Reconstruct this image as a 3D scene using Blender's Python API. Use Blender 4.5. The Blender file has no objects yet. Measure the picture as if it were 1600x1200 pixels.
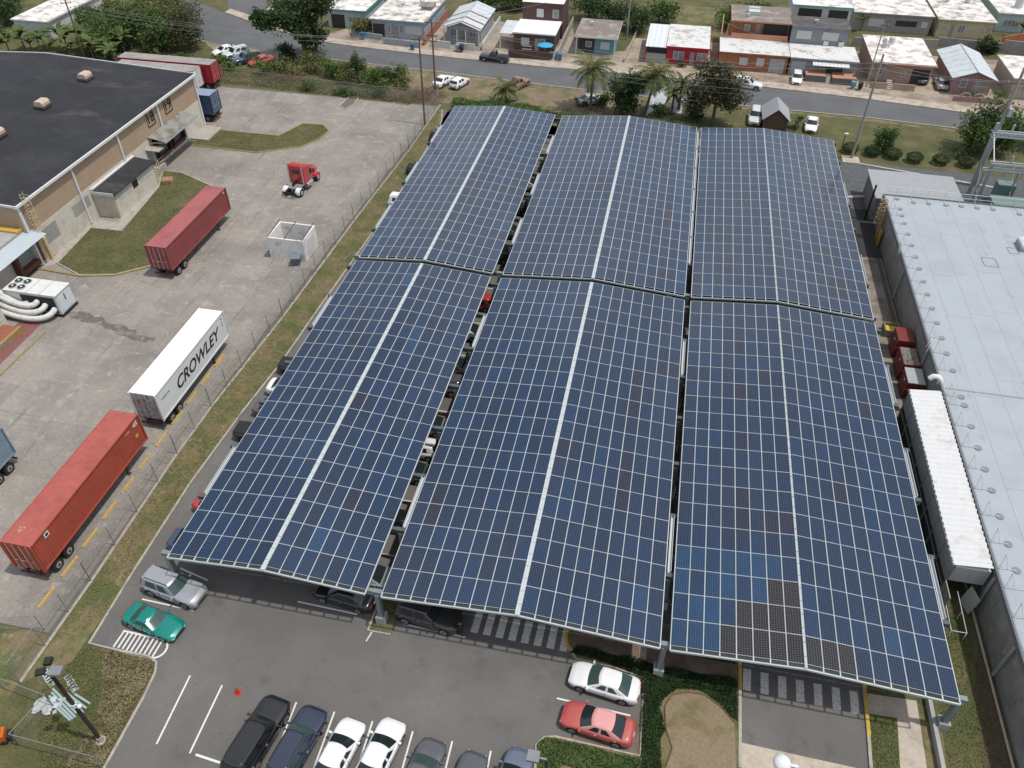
import bpy, math, random
import numpy as np
from mathutils import Vector, Matrix
random.seed(7); RNG = np.random.default_rng(7)
SC = bpy.context.scene
COL = SC.collection
R = math.radians
# ---------------------------------------------------------------- camera
cam_d = bpy.data.cameras.new('camera'); cam = bpy.data.objects.new('camera', cam_d); COL.objects.link(cam)
cam_d.sensor_width = 36; cam_d.lens = 27.874; cam_d.clip_start = .5; cam_d.clip_end = 3000
_p, _y, _r = R(41.7697), R(-11.2158), R(.444)
_f = Vector((math.sin(_y)*math.cos(_p), math.cos(_y)*math.cos(_p), -math.sin(_p)))
_a = Vector((math.cos(_y), -math.sin(_y), 0)); _b = _a.cross(_f)
_x = _a*math.cos(_r)+_b*math.sin(_r); _u = -_a*math.sin(_r)+_b*math.cos(_r)
cam.matrix_world = Matrix(((_x.x, _u.x, -_f.x, 0), (_x.y, _u.y, -_f.y, 0), (_x.z, _u.z, -_f.z, 49.785), (0, 0, 0, 1)))
SC.camera = cam
# ---------------------------------------------------------------- sky and sun
SUN_EL, SUN_AZ = R(69), R(94)          # azimuth measured clockwise from +y
world = bpy.data.worlds.new('World'); SC.world = world; world.use_nodes = True
wn, wl = world.node_tree.nodes, world.node_tree.links
bg = wn['Background']
sky = wn.new('ShaderNodeTexSky'); sky.sky_type = 'NISHITA'; sky.sun_disc = False
sky.sun_elevation = SUN_EL; sky.sun_rotation = SUN_AZ; sky.air_density = 1.0; sky.dust_density = 2.2; sky.ozone_density = 1.0
tc = wn.new('ShaderNodeTexCoord'); cn = wn.new('ShaderNodeTexNoise'); cn.inputs['Scale'].default_value = 2.6; cn.inputs['Detail'].default_value = 6
cr = wn.new('ShaderNodeValToRGB'); cr.color_ramp.elements[0].position = .42; cr.color_ramp.elements[1].position = .62
cr.color_ramp.elements[0].color = (.3, .3, .3, 1); cr.color_ramp.elements[1].color = (.9, .9, .9, 1)
mx = wn.new('ShaderNodeMixRGB'); mx.inputs[2].default_value = (6.6, 6.9, 7.3, 1)
wl.new(tc.outputs['Generated'], cn.inputs['Vector']); wl.new(cn.outputs['Fac'], cr.inputs['Fac'])
wl.new(cr.outputs['Color'], mx.inputs[0]); wl.new(sky.outputs['Color'], mx.inputs[1]); wl.new(mx.outputs['Color'], bg.inputs['Color'])
bg.inputs['Strength'].default_value = .116
sun_d = bpy.data.lights.new('sun', 'SUN'); sun = bpy.data.objects.new('sun', sun_d); COL.objects.link(sun)
sun_d.energy = 2.8; sun_d.angle = R(1.5); sun_d.color = (1, .965, .91)
_s = Vector((math.sin(SUN_AZ)*math.cos(SUN_EL), math.cos(SUN_AZ)*math.cos(SUN_EL), math.sin(SUN_EL)))
sun.rotation_euler = _s.to_track_quat('Z', 'Y').to_euler(); sun.location = _s*300
SC.view_settings.view_transform = 'Standard'; SC.view_settings.look = 'None'; SC.view_settings.gamma = 1
SC.view_settings.use_curve_mapping = False; SC.view_settings.exposure = .12
SC.render.engine = 'CYCLES'

# ---------------------------------------------------------------- mesh helpers
class MB:
    def __init__(s): s.v = []; s.f = []; s.m = []; s.s = []
    def add(s, vs, fs, mi=0, smooth=False):
        o = len(s.v); s.v += [tuple(v) for v in vs]
        for f in fs: s.f.append(tuple(o+i for i in f)); s.m.append(mi); s.s.append(smooth)
        return s
    def box(s, x0, x1, y0, y1, z0, z1, mi=0):
        vs = [(x, y, z) for z in (z0, z1) for y in (y0, y1) for x in (x0, x1)]
        return s.add(vs, [(0,2,3,1),(4,5,7,6),(0,1,5,4),(2,6,7,3),(0,4,6,2),(1,3,7,5)], mi)
    def obox(s, c, sz, rz=0, mi=0, ry=0):
        M = Matrix.Translation(c) @ Matrix.Rotation(rz, 4, 'Z') @ Matrix.Rotation(ry, 4, 'Y')
        a, b, d = sz[0]/2, sz[1]/2, sz[2]/2
        vs = [M @ Vector((x, y, z)) for z in (-d, d) for y in (-b, b) for x in (-a, a)]
        return s.add(vs, [(0,2,3,1),(4,5,7,6),(0,1,5,4),(2,6,7,3),(0,4,6,2),(1,3,7,5)], mi)
    def bar(s, p, q, w, h, mi=0, up=(0, 0, 1)):
        p, q = Vector(p), Vector(q); d = (q-p).normalized(); u = Vector(up)
        if abs(d.dot(u)) > .98: u = Vector((1, 0, 0))
        r = d.cross(u).normalized()*w/2; u = r.cross(d).normalized()*h/2
        vs = [P+a*r+b*u for P in (p, q) for a, b in ((-1,-1),(1,-1),(1,1),(-1,1))]
        return s.add(vs, [(0,1,2,3),(7,6,5,4),(0,4,5,1),(1,5,6,2),(2,6,7,3),(3,7,4,0)], mi)
    def tube(s, p, q, r, n=8, mi=0, r2=None, caps=True, smooth=True):
        p, q = Vector(p), Vector(q); d = (q-p).normalized(); u = Vector((0, 0, 1))
        if abs(d.dot(u)) > .95: u = Vector((1, 0, 0))
        a = d.cross(u).normalized(); b = d.cross(a); r2 = r if r2 is None else r2
        vs = []
        for P, rr in ((p, r), (q, r2)):
            vs += [P+(a*math.cos(2*math.pi*i/n)+b*math.sin(2*math.pi*i/n))*rr for i in range(n)]
        s.add(vs, [(i, (i+1) % n, n+(i+1) % n, n+i) for i in range(n)], mi, smooth)
        if caps: s.add(vs, [tuple(range(n))[::-1], tuple(range(n, 2*n))], mi)
        return s
    def path(s, pts, r, n=8, mi=0, rf=None):
        pts = [Vector(p) for p in pts]; vs = []
        for k, P in enumerate(pts):
            d = (pts[min(k+1, len(pts)-1)]-pts[max(k-1, 0)]).normalized(); u = Vector((0, 0, 1))
            if abs(d.dot(u)) > .95: u = Vector((1, 0, 0))
            a = d.cross(u).normalized(); b = d.cross(a); rr = rf(k) if rf else r
            vs += [P+(a*math.cos(2*math.pi*i/n)+b*math.sin(2*math.pi*i/n))*rr for i in range(n)]
        fs = [(k*n+i, k*n+(i+1) % n, (k+1)*n+(i+1) % n, (k+1)*n+i) for k in range(len(pts)-1) for i in range(n)]
        s.add(vs, fs, mi, True); s.add(vs, [tuple(range(n))[::-1], tuple(range((len(pts)-1)*n, len(pts)*n))], mi)
        return s
    def poly(s, pts, z0, z1, mi=0, mside=None):
        n = len(pts)
        ar = sum(pts[i][0]*pts[(i+1) % n][1]-pts[(i+1) % n][0]*pts[i][1] for i in range(n))
        if ar < 0: pts = pts[::-1]
        vs = [(x, y, z) for z in (z0, z1) for x, y in pts]
        s.add(vs, [tuple(range(n, 2*n))], mi)
        return s.add(vs, [(i, (i+1) % n, n+(i+1) % n, n+i) for i in range(n)], mi if mside is None else mside)
    def quad(s, *p, mi=0): return s.add(p, [tuple(range(len(p)))], mi)
    def ball(s, c, r, n=8, m=5, mi=0):
        r = r if hasattr(r, '__len__') else (r, r, r); vs = []
        for j in range(m+1):
            t = math.pi*j/m
            vs += [(c[0]+r[0]*math.sin(t)*math.cos(2*math.pi*i/n), c[1]+r[1]*math.sin(t)*math.sin(2*math.pi*i/n), c[2]-r[2]*math.cos(t)) for i in range(n)]
        return s.add(vs, [(j*n+i, j*n+(i+1) % n, (j+1)*n+(i+1) % n, (j+1)*n+i) for j in range(m) for i in range(n)], mi, True)
    def mesh(s, name, mats, off=(0, 0, 0)):
        me = bpy.data.meshes.new(name)
        v = [(a-off[0], b-off[1], c-off[2]) for a, b, c in s.v] if any(off) else s.v
        me.from_pydata(v, [], s.f)
        for m in mats: me.materials.append(m)
        if len(mats) > 1: me.polygons.foreach_set('material_index', s.m)
        if any(s.s): me.polygons.foreach_set('use_smooth', s.s)
        me.update(); return me

def link(name, me, parent=None, loc=None, rz=None):
    o = bpy.data.objects.new(name, me); COL.objects.link(o)
    if parent: o.parent = parent
    if loc is not None: o.location = loc
    if rz is not None: o.rotation_euler = (0, 0, rz)
    return o
def L3(mats): return mats if isinstance(mats, (list, tuple)) else [mats]
def wloc(o):
    v = Vector((0, 0, 0))
    while o: v = v+Vector(o.location); o = o.parent
    return v
def obj(name, mb, mats, parent=None, loc=None, rz=None):      # builder in the parent's local coordinates
    return link(name, mb.mesh(name, L3(mats)), parent, loc, rz)
def wobj(name, mb, mats, parent=None):                        # builder in world coordinates (unrotated parents)
    off = tuple(wloc(parent)) if parent else (0, 0, 0)
    return link(name, mb.mesh(name, L3(mats), off), parent)
def tag(o, label=None, cat=None, group=None, kind=None):
    if label: o['label'] = label
    if cat: o['category'] = cat
    if group: o['group'] = group
    if kind: o['kind'] = kind
    return o
def thing(name, label, cat, loc=(0, 0, 0), rz=0, group=None):
    o = bpy.data.objects.new(name, None); COL.objects.link(o); o.empty_display_size = .3
    o.location = (loc[0], loc[1], loc[2] if len(loc) > 2 else 0); o.rotation_euler = (0, 0, rz)
    return tag(o, label, cat, group)
def struct(name, mb, mats): return tag(wobj(name, mb, mats), kind='structure')
def text_mesh(name, s, size, shear=0, bold=0, depth=.004):
    c = bpy.data.curves.new(name, 'FONT'); c.body = s; c.size = size; c.shear = shear; c.offset = bold; c.extrude = depth
    c.align_x = 'CENTER'; c.align_y = 'CENTER'
    o = bpy.data.objects.new(name, c); COL.objects.link(o); bpy.context.view_layer.update()
    me = bpy.data.meshes.new_from_object(o.evaluated_get(bpy.context.evaluated_depsgraph_get()))
    bpy.data.objects.remove(o); bpy.data.curves.remove(c); me.name = name
    return me

# ---------------------------------------------------------------- materials
def mat(name, col, rough=.8, var=.12, scale=1.5, col2=None, thr=(.48, .62), s2=.25, metal=0, spec=.35, bump=0, bscale=30,
        rand=0, coat=0, layers=(), island=0, stretch=None, trans=0, crack=0, cscale=.16):
    m = bpy.data.materials.new(name); m.use_nodes = True; N, Lk = m.node_tree.nodes, m.node_tree.links
    b = N['Principled BSDF']; b.inputs['Roughness'].default_value = rough; b.inputs['Metallic'].default_value = metal
    b.inputs['Specular IOR Level'].default_value = spec; b.inputs['Coat Weight'].default_value = coat; b.inputs['Coat Roughness'].default_value = .08
    g = N.new('ShaderNodeNewGeometry'); pos = g.outputs['Position']
    def noise(sc, det=4, st=None):
        n = N.new('ShaderNodeTexNoise'); n.inputs['Scale'].default_value = sc; n.inputs['Detail'].default_value = det; n.inputs['Roughness'].default_value = .62
        src = pos
        if st:
            mp = N.new('ShaderNodeMapping'); mp.inputs['Scale'].default_value = st; Lk.new(pos, mp.inputs['Vector']); src = mp.outputs['Vector']
        Lk.new(src, n.inputs['Vector']); return n.outputs['Fac']
    def ramp(fac, lo, hi):
        r = N.new('ShaderNodeMapRange'); r.inputs['From Min'].default_value = lo; r.inputs['From Max'].default_value = hi; Lk.new(fac, r.inputs['Value']); return r.outputs['Result']
    rgb = N.new('ShaderNodeRGB'); rgb.outputs[0].default_value = (*col, 1); cur = rgb.outputs[0]
    ly = list(layers)
    if col2: ly.insert(0, (col2, s2, thr[0], thr[1], stretch))
    for l in ly:
        mxn = N.new('ShaderNodeMixRGB'); Lk.new(ramp(noise(l[1], 5, l[4] if len(l) > 4 else None), l[2], l[3]), mxn.inputs[0])
        Lk.new(cur, mxn.inputs[1]); mxn.inputs[2].default_value = (*l[0], 1); cur = mxn.outputs[0]
    if crack:
        vo = N.new('ShaderNodeTexVoronoi'); vo.feature = 'DISTANCE_TO_EDGE'; vo.inputs['Scale'].default_value = cscale
        wv = N.new('ShaderNodeTexNoise'); wv.inputs['Scale'].default_value = .9; wv.inputs['Detail'].default_value = 5; Lk.new(pos, wv.inputs['Vector'])
        ad = N.new('ShaderNodeMixRGB'); ad.blend_type = 'ADD'; ad.inputs[0].default_value = 1.6; Lk.new(pos, ad.inputs[1]); Lk.new(wv.outputs['Color'], ad.inputs[2]); Lk.new(ad.outputs[0], vo.inputs['Vector'])
        gate = ramp(noise(.12, 2), .46, .56); cm_ = N.new('ShaderNodeMath'); cm_.operation = 'MULTIPLY'; Lk.new(ramp(vo.outputs['Distance'], .012, .002), cm_.inputs[0]); Lk.new(gate, cm_.inputs[1]); c3 = N.new('ShaderNodeMath'); c3.operation = 'MULTIPLY'; Lk.new(cm_.outputs[0], c3.inputs[0]); c3.inputs[1].default_value = crack
        mxc = N.new('ShaderNodeMixRGB'); Lk.new(c3.outputs[0], mxc.inputs[0]); Lk.new(cur, mxc.inputs[1]); mxc.inputs[2].default_value = (col[0]*.35, col[1]*.35, col[2]*.35, 1); cur = mxc.outputs[0]
    def mult(fac, lo, hi):
        nonlocal cur
        r = N.new('ShaderNodeMapRange'); r.inputs['To Min'].default_value = lo; r.inputs['To Max'].default_value = hi; Lk.new(fac, r.inputs['Value'])
        x = N.new('ShaderNodeMixRGB'); x.blend_type = 'MULTIPLY'; x.inputs[0].default_value = 1; Lk.new(cur, x.inputs[1]); Lk.new(r.outputs['Result'], x.inputs[2]); cur = x.outputs[0]
    if var: mult(ramp(noise(scale), .25, .75), 1-var, 1+var)
    if rand:
        oi = N.new('ShaderNodeObjectInfo'); mult(oi.outputs['Random'], 1-rand, 1+rand)
    if island: mult(g.outputs['Random Per Island'], 1-island, 1+island)
    Lk.new(cur, b.inputs['Base Color'])
    if bump:
        bn = N.new('ShaderNodeBump'); bn.inputs['Strength'].default_value = bump; bn.inputs['Distance'].default_value = .05
        Lk.new(noise(bscale, 3), bn.inputs['Height']); Lk.new(bn.outputs['Normal'], b.inputs['Normal'])
    if trans:
        t = N.new('ShaderNodeBsdfTranslucent'); Lk.new(cur, t.inputs['Color']); ms = N.new('ShaderNodeMixShader'); ms.inputs[0].default_value = trans
        Lk.new(b.outputs[0], ms.inputs[1]); Lk.new(t.outputs[0], ms.inputs[2]); Lk.new(ms.outputs[0], N['Material Output'].inputs['Surface'])
    return m
MT = {}
ORD = ['first', 'second', 'third', 'fourth', 'fifth', 'sixth', 'seventh', 'eighth', 'ninth', 'tenth', 'eleventh', 'twelfth', 'thirteenth', 'fourteenth', 'fifteenth', 'sixteenth']
def P(name, *a, **k):
    if name not in MT: MT[name] = mat(name, *a, **k)
    return MT[name]

# ---------------------------------------------------------------- ground, yard, lot, road
grass = mat('grass', (.078, .08, .03), .95, .35, 6, (.135, .115, .055), (.42, .68), .3, bump=.5, bscale=14, layers=[((.055, .075, .022), .7, .54, .74), ((.17, .14, .085), 2.5, .62, .75)])
dry = mat('dry_grass', (.17, .135, .07), .95, .3, 7, (.088, .105, .034), (.44, .58), .4, bump=.5, bscale=14, layers=[((.25, .2, .13), .9, .58, .7), ((.06, .082, .022), 1.1, .62, .72)])
soil = mat('soil', (.18, .135, .09), .95, .25, 5, (.25, .2, .14), (.5, .65), .5, bump=.4, bscale=10, layers=[((.11, .11, .045), .32, .48, .6)])
asphalt = mat('lot_asphalt', (.118, .112, .106), .9, .1, 9, (.15, .142, .132), (.4, .68), .16, bump=.15, bscale=60, layers=[((.085, .082, .078), .5, .58, .8), ((.05, .048, .046), 1.3, .74, .8), ((.21, .2, .185), 7, .72, .8), ((.18, .165, .145), 1.6, .66, .78), ((.2, .19, .17), .9, .7, .8, (.25, 1.4, 1))])
roadm = mat('road_asphalt', (.102, .104, .107), .9, .09, 7, (.124, .126, .129), (.4, .65), .2, bump=.1, bscale=50, layers=[((.09, .09, .09), .5, .64, .7, (.3, 1, 1))])
slabm = mat('yard_concrete', (.265, .238, .208), .9, .16, 4, (.2, .182, .163), (.42, .66), .22, rand=.08, bump=.15, bscale=40, crack=.3, cscale=.14,
            layers=[((.325, .295, .258), .9, .54, .7), ((.13, .12, .11), .35, .66, .8), ((.15, .138, .126), .55, .6, .74, (2.2, .16, 1)), ((.09, .082, .075), 2.6, .72, .78), ((.36, .33, .29), 3.5, .68, .78)])
jointm = mat('joint_dirt', (.13, .118, .1), .95, .2)
conc = mat('kerb_concrete', (.36, .33, .285), .9, .2, 4, (.24, .22, .19), (.5, .7), 1.2)
walkm = mat('walk_concrete', (.44, .38, .31), .9, .14, 3, (.33, .28, .23), (.5, .7), .8)
brownp = mat('brown_paving', (.17, .125, .098), .9, .18, 3, (.12, .09, .072), (.45, .65), .8)
sidew = mat('sidewalk_concrete', (.42, .36, .3), .9, .2, 2, (.3, .25, .2), (.45, .65), .7)
whitep = mat('white_paint', (.66, .65, .62), .8, .12, 12, (.34, .33, .32), (.62, .72), 5)
wornp = mat('worn_white_paint', (.56, .54, .51), .85, .2, 9, (.16, .155, .15), (.55, .68), 6)
yellowp = mat('yellow_paint', (.52, .33, .06), .85, .18, 6, (.3, .22, .11), (.56, .7), 3)
ykerb = mat('yellow_kerb_paint', (.3, .22, .08), .9, .2, 4, (.27, .23, .17), (.5, .65), 1.2)
m = MB(); m.quad((-700, -150, 0), (700, -150, 0), (700, 900, 0), (-700, 900, 0)); struct('terrain', m, grass)

def sheet(name, pts, z, mt):
    m = MB(); m.poly(pts, -.02, z, 0); return struct(name, m, mt)
def ribbon(mb, pts, w, z0, z1, mi=0, closed=False):
    P2 = [Vector((p[0], p[1])) for p in pts]; n = len(P2); L, Rr = [], []
    for i, p in enumerate(P2):
        a = P2[(i-1) % n] if (closed or i > 0) else p; b = P2[(i+1) % n] if (closed or i < n-1) else p
        d = (b-a).normalized(); nn = Vector((-d.y, d.x))
        L.append(p+nn*w/2); Rr.append(p-nn*w/2)
    for i in range(n if closed else n-1):
        j = (i+1) % n
        q = [L[i], Rr[i], Rr[j], L[j]]
        vs = [(p.x, p.y, z) for z in (z0, z1) for p in q]
        mb.add(vs, [(4,5,6,7),(0,1,5,4),(1,2,6,5),(2,3,7,6),(3,0,4,7)], mi)
    return mb
def arc(c, r, a0, a1, n=10): return [(c[0]+r*math.cos(R(a0+(a1-a0)*i/n)), c[1]+r*math.sin(R(a0+(a1-a0)*i/n))) for i in range(n+1)]

# container yard: joint bed with real slabs on it
YX0, YX1, YY0, YY1 = -118, -36.6, 22.6, 115.5
sheet('yard', [(YX0, YY0), (-36.7, YY0), (-37.1, 40), (-37.0, 46), (-36.2, 60), (-35.7, 80), (-34.85, 100), (-34.8, YY1), (YX0, 117.5)], .012, jointm)
yard = bpy.data.objects['yard']
xs = [-118, -110, -102, -94, -86, -79.5, -73, -66.6, -61.2, -55.8, -50.2, -45.6, -41, -37.2]
rngs = random.Random(3)
for i in range(len(xs)-1):
    y = YY0
    while y < YY1-.5:
        h = rngs.choice((5.2, 6.1, 7.4, 8.6)); y1 = min(y+h, YY1)
        if YY1-y1 < 2: y1 = YY1
        if not (xs[i+1] <= -66 and 50 < y and y1 < 100):
            m = MB(); g = .008; xe = xs[i+1]-g+(max(0, (y+y1)/2-50)*.035 if i == len(xs)-2 else 0); m.box(xs[i]+g, xe, y+g, y1-g, .005, .022+rngs.random()*.004); wobj('slab', m, slabm, yard)
        y = y1
# the employee lot, one asphalt sheet under the canopies too
sheet('parking_lot', [(-33.87, 22.39), (-31.43, 22.35), (-29.44, 22.38), (-28.64, 22.07), (-28.34, 21.38), (-28.18, 19.69), (-28.11, 15.22), (-27, 8), (-24, 3), (17.8, 3), (17.8, 27), (22.6, 27), (22.6, 108), (-33.9, 114.3), (-32.9, 110.2), (-32.45, 100), (-32.3, 88), (-32.65, 74), (-33.1, 62), (-33.3, 53), (-33.9, 46), (-34.3, 37), (-34.15, 28.5)], .006, asphalt)
# grass strip between fence and lot, low kerb of the lot
KERB = [(-33.9, 114.3), (-32.9, 110.2), (-32.45, 100), (-32.3, 88), (-32.65, 74), (-33.1, 62), (-33.3, 53), (-33.9, 46), (-34.3, 37), (-34.15, 28.5)]
m = MB(); ribbon(m, KERB+[(-33.90, 22.43), (-31.43, 22.35), (-29.44, 22.38), (-28.64, 22.07), (-28.34, 21.38), (-28.18, 19.69), (-28.11, 15.22), (-27.1, 8)], .16, -.02, .13); struct('lot_kerb', m, conc)
sheet('verge_dry_grass', KERB+[(-34.3, 21), (-36.6, 19), (-36.6, 27), (-37.0, 40), (-36.9, 46), (-36.1, 60), (-35.6, 80), (-34.75, 100), (-34.65, 115)], .0035, dry)
m = MB(); ribbon(m, [(-36.75, 19), (-36.75, 27), (-37.1, 40), (-37.0, 46), (-36.2, 60), (-35.7, 80), (-34.85, 100), (-34.75, 116.2)], .22, -.02, .05); struct('fence_footing', m, conc)
# alley between the east canopy and the white roofed building
alley = mat('alley_concrete', (.25, .21, .18), .92, .25, 2.5, (.15, .128, .108), (.45, .62), .45, layers=[((.31, .27, .23), .8, .6, .75)])
sheet('alley', [(22.75, 45), (26.45, 45), (26.45, 89), (22.75, 89)], .01, alley)
m = MB()
for y in np.arange(47, 88, 4.1): m.box(22.8, 25.6, y-.02, y+.02, .0, .016)
m.box(25.85, 26.3, 45, 89, 0, .014); struct('alley_gutter', m, mat('dark_gutter', (.1, .088, .077), .9, .35, 2))
gravel = mat('dark_gravel', (.085, .092, .098), .95, .25, 30, (.12, .125, .13), (.45, .6), 2, bump=.6, bscale=50)
sheet('gravel_yard', [(22.75, 89.2), (60, 89.2), (60, 108.6), (24.5, 109.6), (22.75, 109.6)], .008, gravel)
sheet('alley_asphalt', [(23.3, 84.6), (26.6, 84.6), (26.6, 96), (23.3, 96)], .016, mat('black_asphalt', (.04, .04, .042), .9, .2, 3))
m = MB(); ribbon(m, [(26.3, 109.1), (44, 105.4)], .35, -.02, .12); m.box(24.6, 26.9, 108.9, 110.9, -.02, .14); struct('gravel_kerb', m, walkm)
m = MB(); m.bar((22.9, 98.3, .1), (26.4, 99.4, .1), .5, .2); m.bar((26.4, 99.3, .1), (28.2, 96.6, .1), .5, .2); struct('loading_kerb', m, walkm)
# street: a gentle bend on the left
south = [(-185, 196), (-140, 163), (-110, 147), (-97, 140.5), (-82.35, 133.86), (-67.87, 131.74), (-53.26, 130.53), (-37.00, 129.28), (-19.28, 127.46), (-4.63, 126.34), (13.26, 125.87), (29.42, 125.46), (42.04, 124.22), (75, 119.5), (160, 110)]
north = [(-175, 215), (-131, 178), (-104, 160), (-88, 150.5), (-78, 145), (-64.90, 139.11), (-55.83, 137.70), (-38.86, 136.22), (-20.58, 135.28), (-5.34, 135.07), (13.47, 134.36), (30.29, 132.66), (45.09, 130.33), (75, 128.5), (160, 119)]
sheet('road', south+north[::-1], .008, roadm)
sheet('side_street', [(-88, 152), (-79, 146), (-92, 190), (-104, 260), (-118, 258), (-108, 190)], .0055, roadm)
m = MB(); m.poly(north[3:]+[(x, y+2.4) for x, y in north[3:]][::-1], -.02, .13, 0); struct('sidewalk', m, sidew)
m = MB(); m.poly([(-80.99, 148.08), (-81.07, 157.07), (-77.19, 152.93), (-69.08, 143.17), (-76.72, 145.94)], -.02, .12, 0); struct('corner_pavement', m, sidew)
m = MB(); ribbon(m, [(x, y-.12) for x, y in south[3:]], .22, -.02, .1); struct('road_kerb', m, conc)
sheet('verge_soil', [(x, y-.25) for x, y in south[6:10]]+[(-4, 119), (-16, 116.5), (-33, 117), (-38, 117), (-42, 122)], .006, soil)
sheet('verge_path', [(x, y-.35) for x, y in south[9:13]]+[(x, y-1.5) for x, y in south[9:13]][::-1], .008, dry)
sheet('roadside_dirt', [(-79.94, 130.37), (-67.98, 126.67), (-56.23, 120.47), (-72.73, 117.40), (-77.55, 124.56)], .006, dry)
sheet('car_pull_in', [(-83.79, 134.23), (-85.29, 139.56), (-67.87, 131.74), (-66.21, 125.84), (-76.55, 127.26)], .0065, mat('pale_dirt', (.27, .23, .18), .95, .2, 3, (.18, .15, .09), (.5, .62), .6))
m = MB(); m.poly([(-33, 108.2), (-33, 117.4), (4, 116.5), (22, 113.5), (22, 108.2)], -.02, .006); struct('hedge_bed', m, soil)
# back yards and plots behind the houses
sheet('back_yard', [(-8, 158), (8, 158), (8, 175), (-8, 175)], .006, dry)
sheet('driveways', [(x, y+2.3) for x, y in north[5:13]]+[(60, 131), (64, 156), (30, 155), (-8, 153.5), (-9, 146), (-17, 144), (-20, 157), (-44, 157), (-56, 156)], .006, mat('plot_concrete', (.34, .28, .22), .9, .2, 1.5, (.22, .17, .13), (.45, .62), .3))
# yard lawns with kerbs
def island(name, pts, mtop, kmat, kw=.18, kh=.14):
    m = MB(); m.poly(pts, -.02, .06); struct(name, m, mtop)
    m = MB(); ribbon(m, pts, kw, -.02, kh, closed=True); struct(name+'_kerb', m, kmat)
island('lawn', [(-65.11, 64.09), (-65.92, 71.73), (-61.93, 71.84), (-63.34, 82.74), (-65.09, 86.92), (-62.31, 86.96), (-55.10, 83.64), (-51.45, 69.32), (-54.99, 65.45), (-57.48, 63.36), (-61.20, 62.44)], grass, conc)
island('lawn_strip', [(-65.15, 94.84), (-65.86, 100.32), (-54.48, 100.36), (-52.78, 104.99), (-49.65, 105.21), (-48.09, 103.51), (-48.32, 100.61), (-50.02, 97.70), (-55.39, 94.68)], grass, ykerb)
m = MB(); ribbon(m, [(-55.26, 83.95), (-51.38, 69.19), (-54.92, 65.33), (-57.41, 63.24), (-61.13, 62.32), (-66.91, 62.65)], .2, .0, .16); struct('lawn_kerb_yellow', m, ykerb)
island('planter_small', [(-49.76, 112.37), (-49.54, 115.73), (-47.98, 115.81), (-47.82, 113.04), (-48.46, 111.41)], jointm, conc)
m = MB(); m.poly([(-66.56, 62.72), (-65.11, 64.09), (-65.92, 71.73), (-61.93, 71.84), (-63.34, 82.74), (-64.31, 83.78), (-63.84, 73.55), (-68.06, 74.21), (-67.55, 64.11)], -.02, .05); struct('wall_walk', m, conc)
rs = random.Random(11)
def jag(p, n=5, a=.22):
    out = []
    for i in range(len(p)):
        q, r = p[i], p[(i+1) % len(p)]
        out += [(q[0]+(r[0]-q[0])*k/n+rs.uniform(-a, a), q[1]+(r[1]-q[1])*k/n+rs.uniform(-a, a)) for k in range(n)]
    return out
sheet('wet_stain', jag([(-59.08, 56.11), (-56.54, 56.53), (-53.33, 55.53), (-51.31, 55.19), (-49.40, 54.40), (-47.02, 53.95), (-48.00, 53.22), (-49.58, 53.41), (-51.67, 54.03), (-54.80, 55.00), (-57.56, 55.30)]), .0285, mat('wet_concrete', (.125, .112, .095), .6, .3, 3, (.2, .18, .155), (.5, .62), 1.1))
sheet('ramp_paint', [(-59.66, 47.24), (-59.84, 53.82), (-62.29, 53.63), (-62.31, 50.72)], .0285, mat('red_ramp', (.2, .085, .075), .85, .2, 3))
sheet('yard_grass', [(-60, 22.5), (-36.8, 22.5), (-36.8, 0), (-60, 0)], .007, dry)

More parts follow.
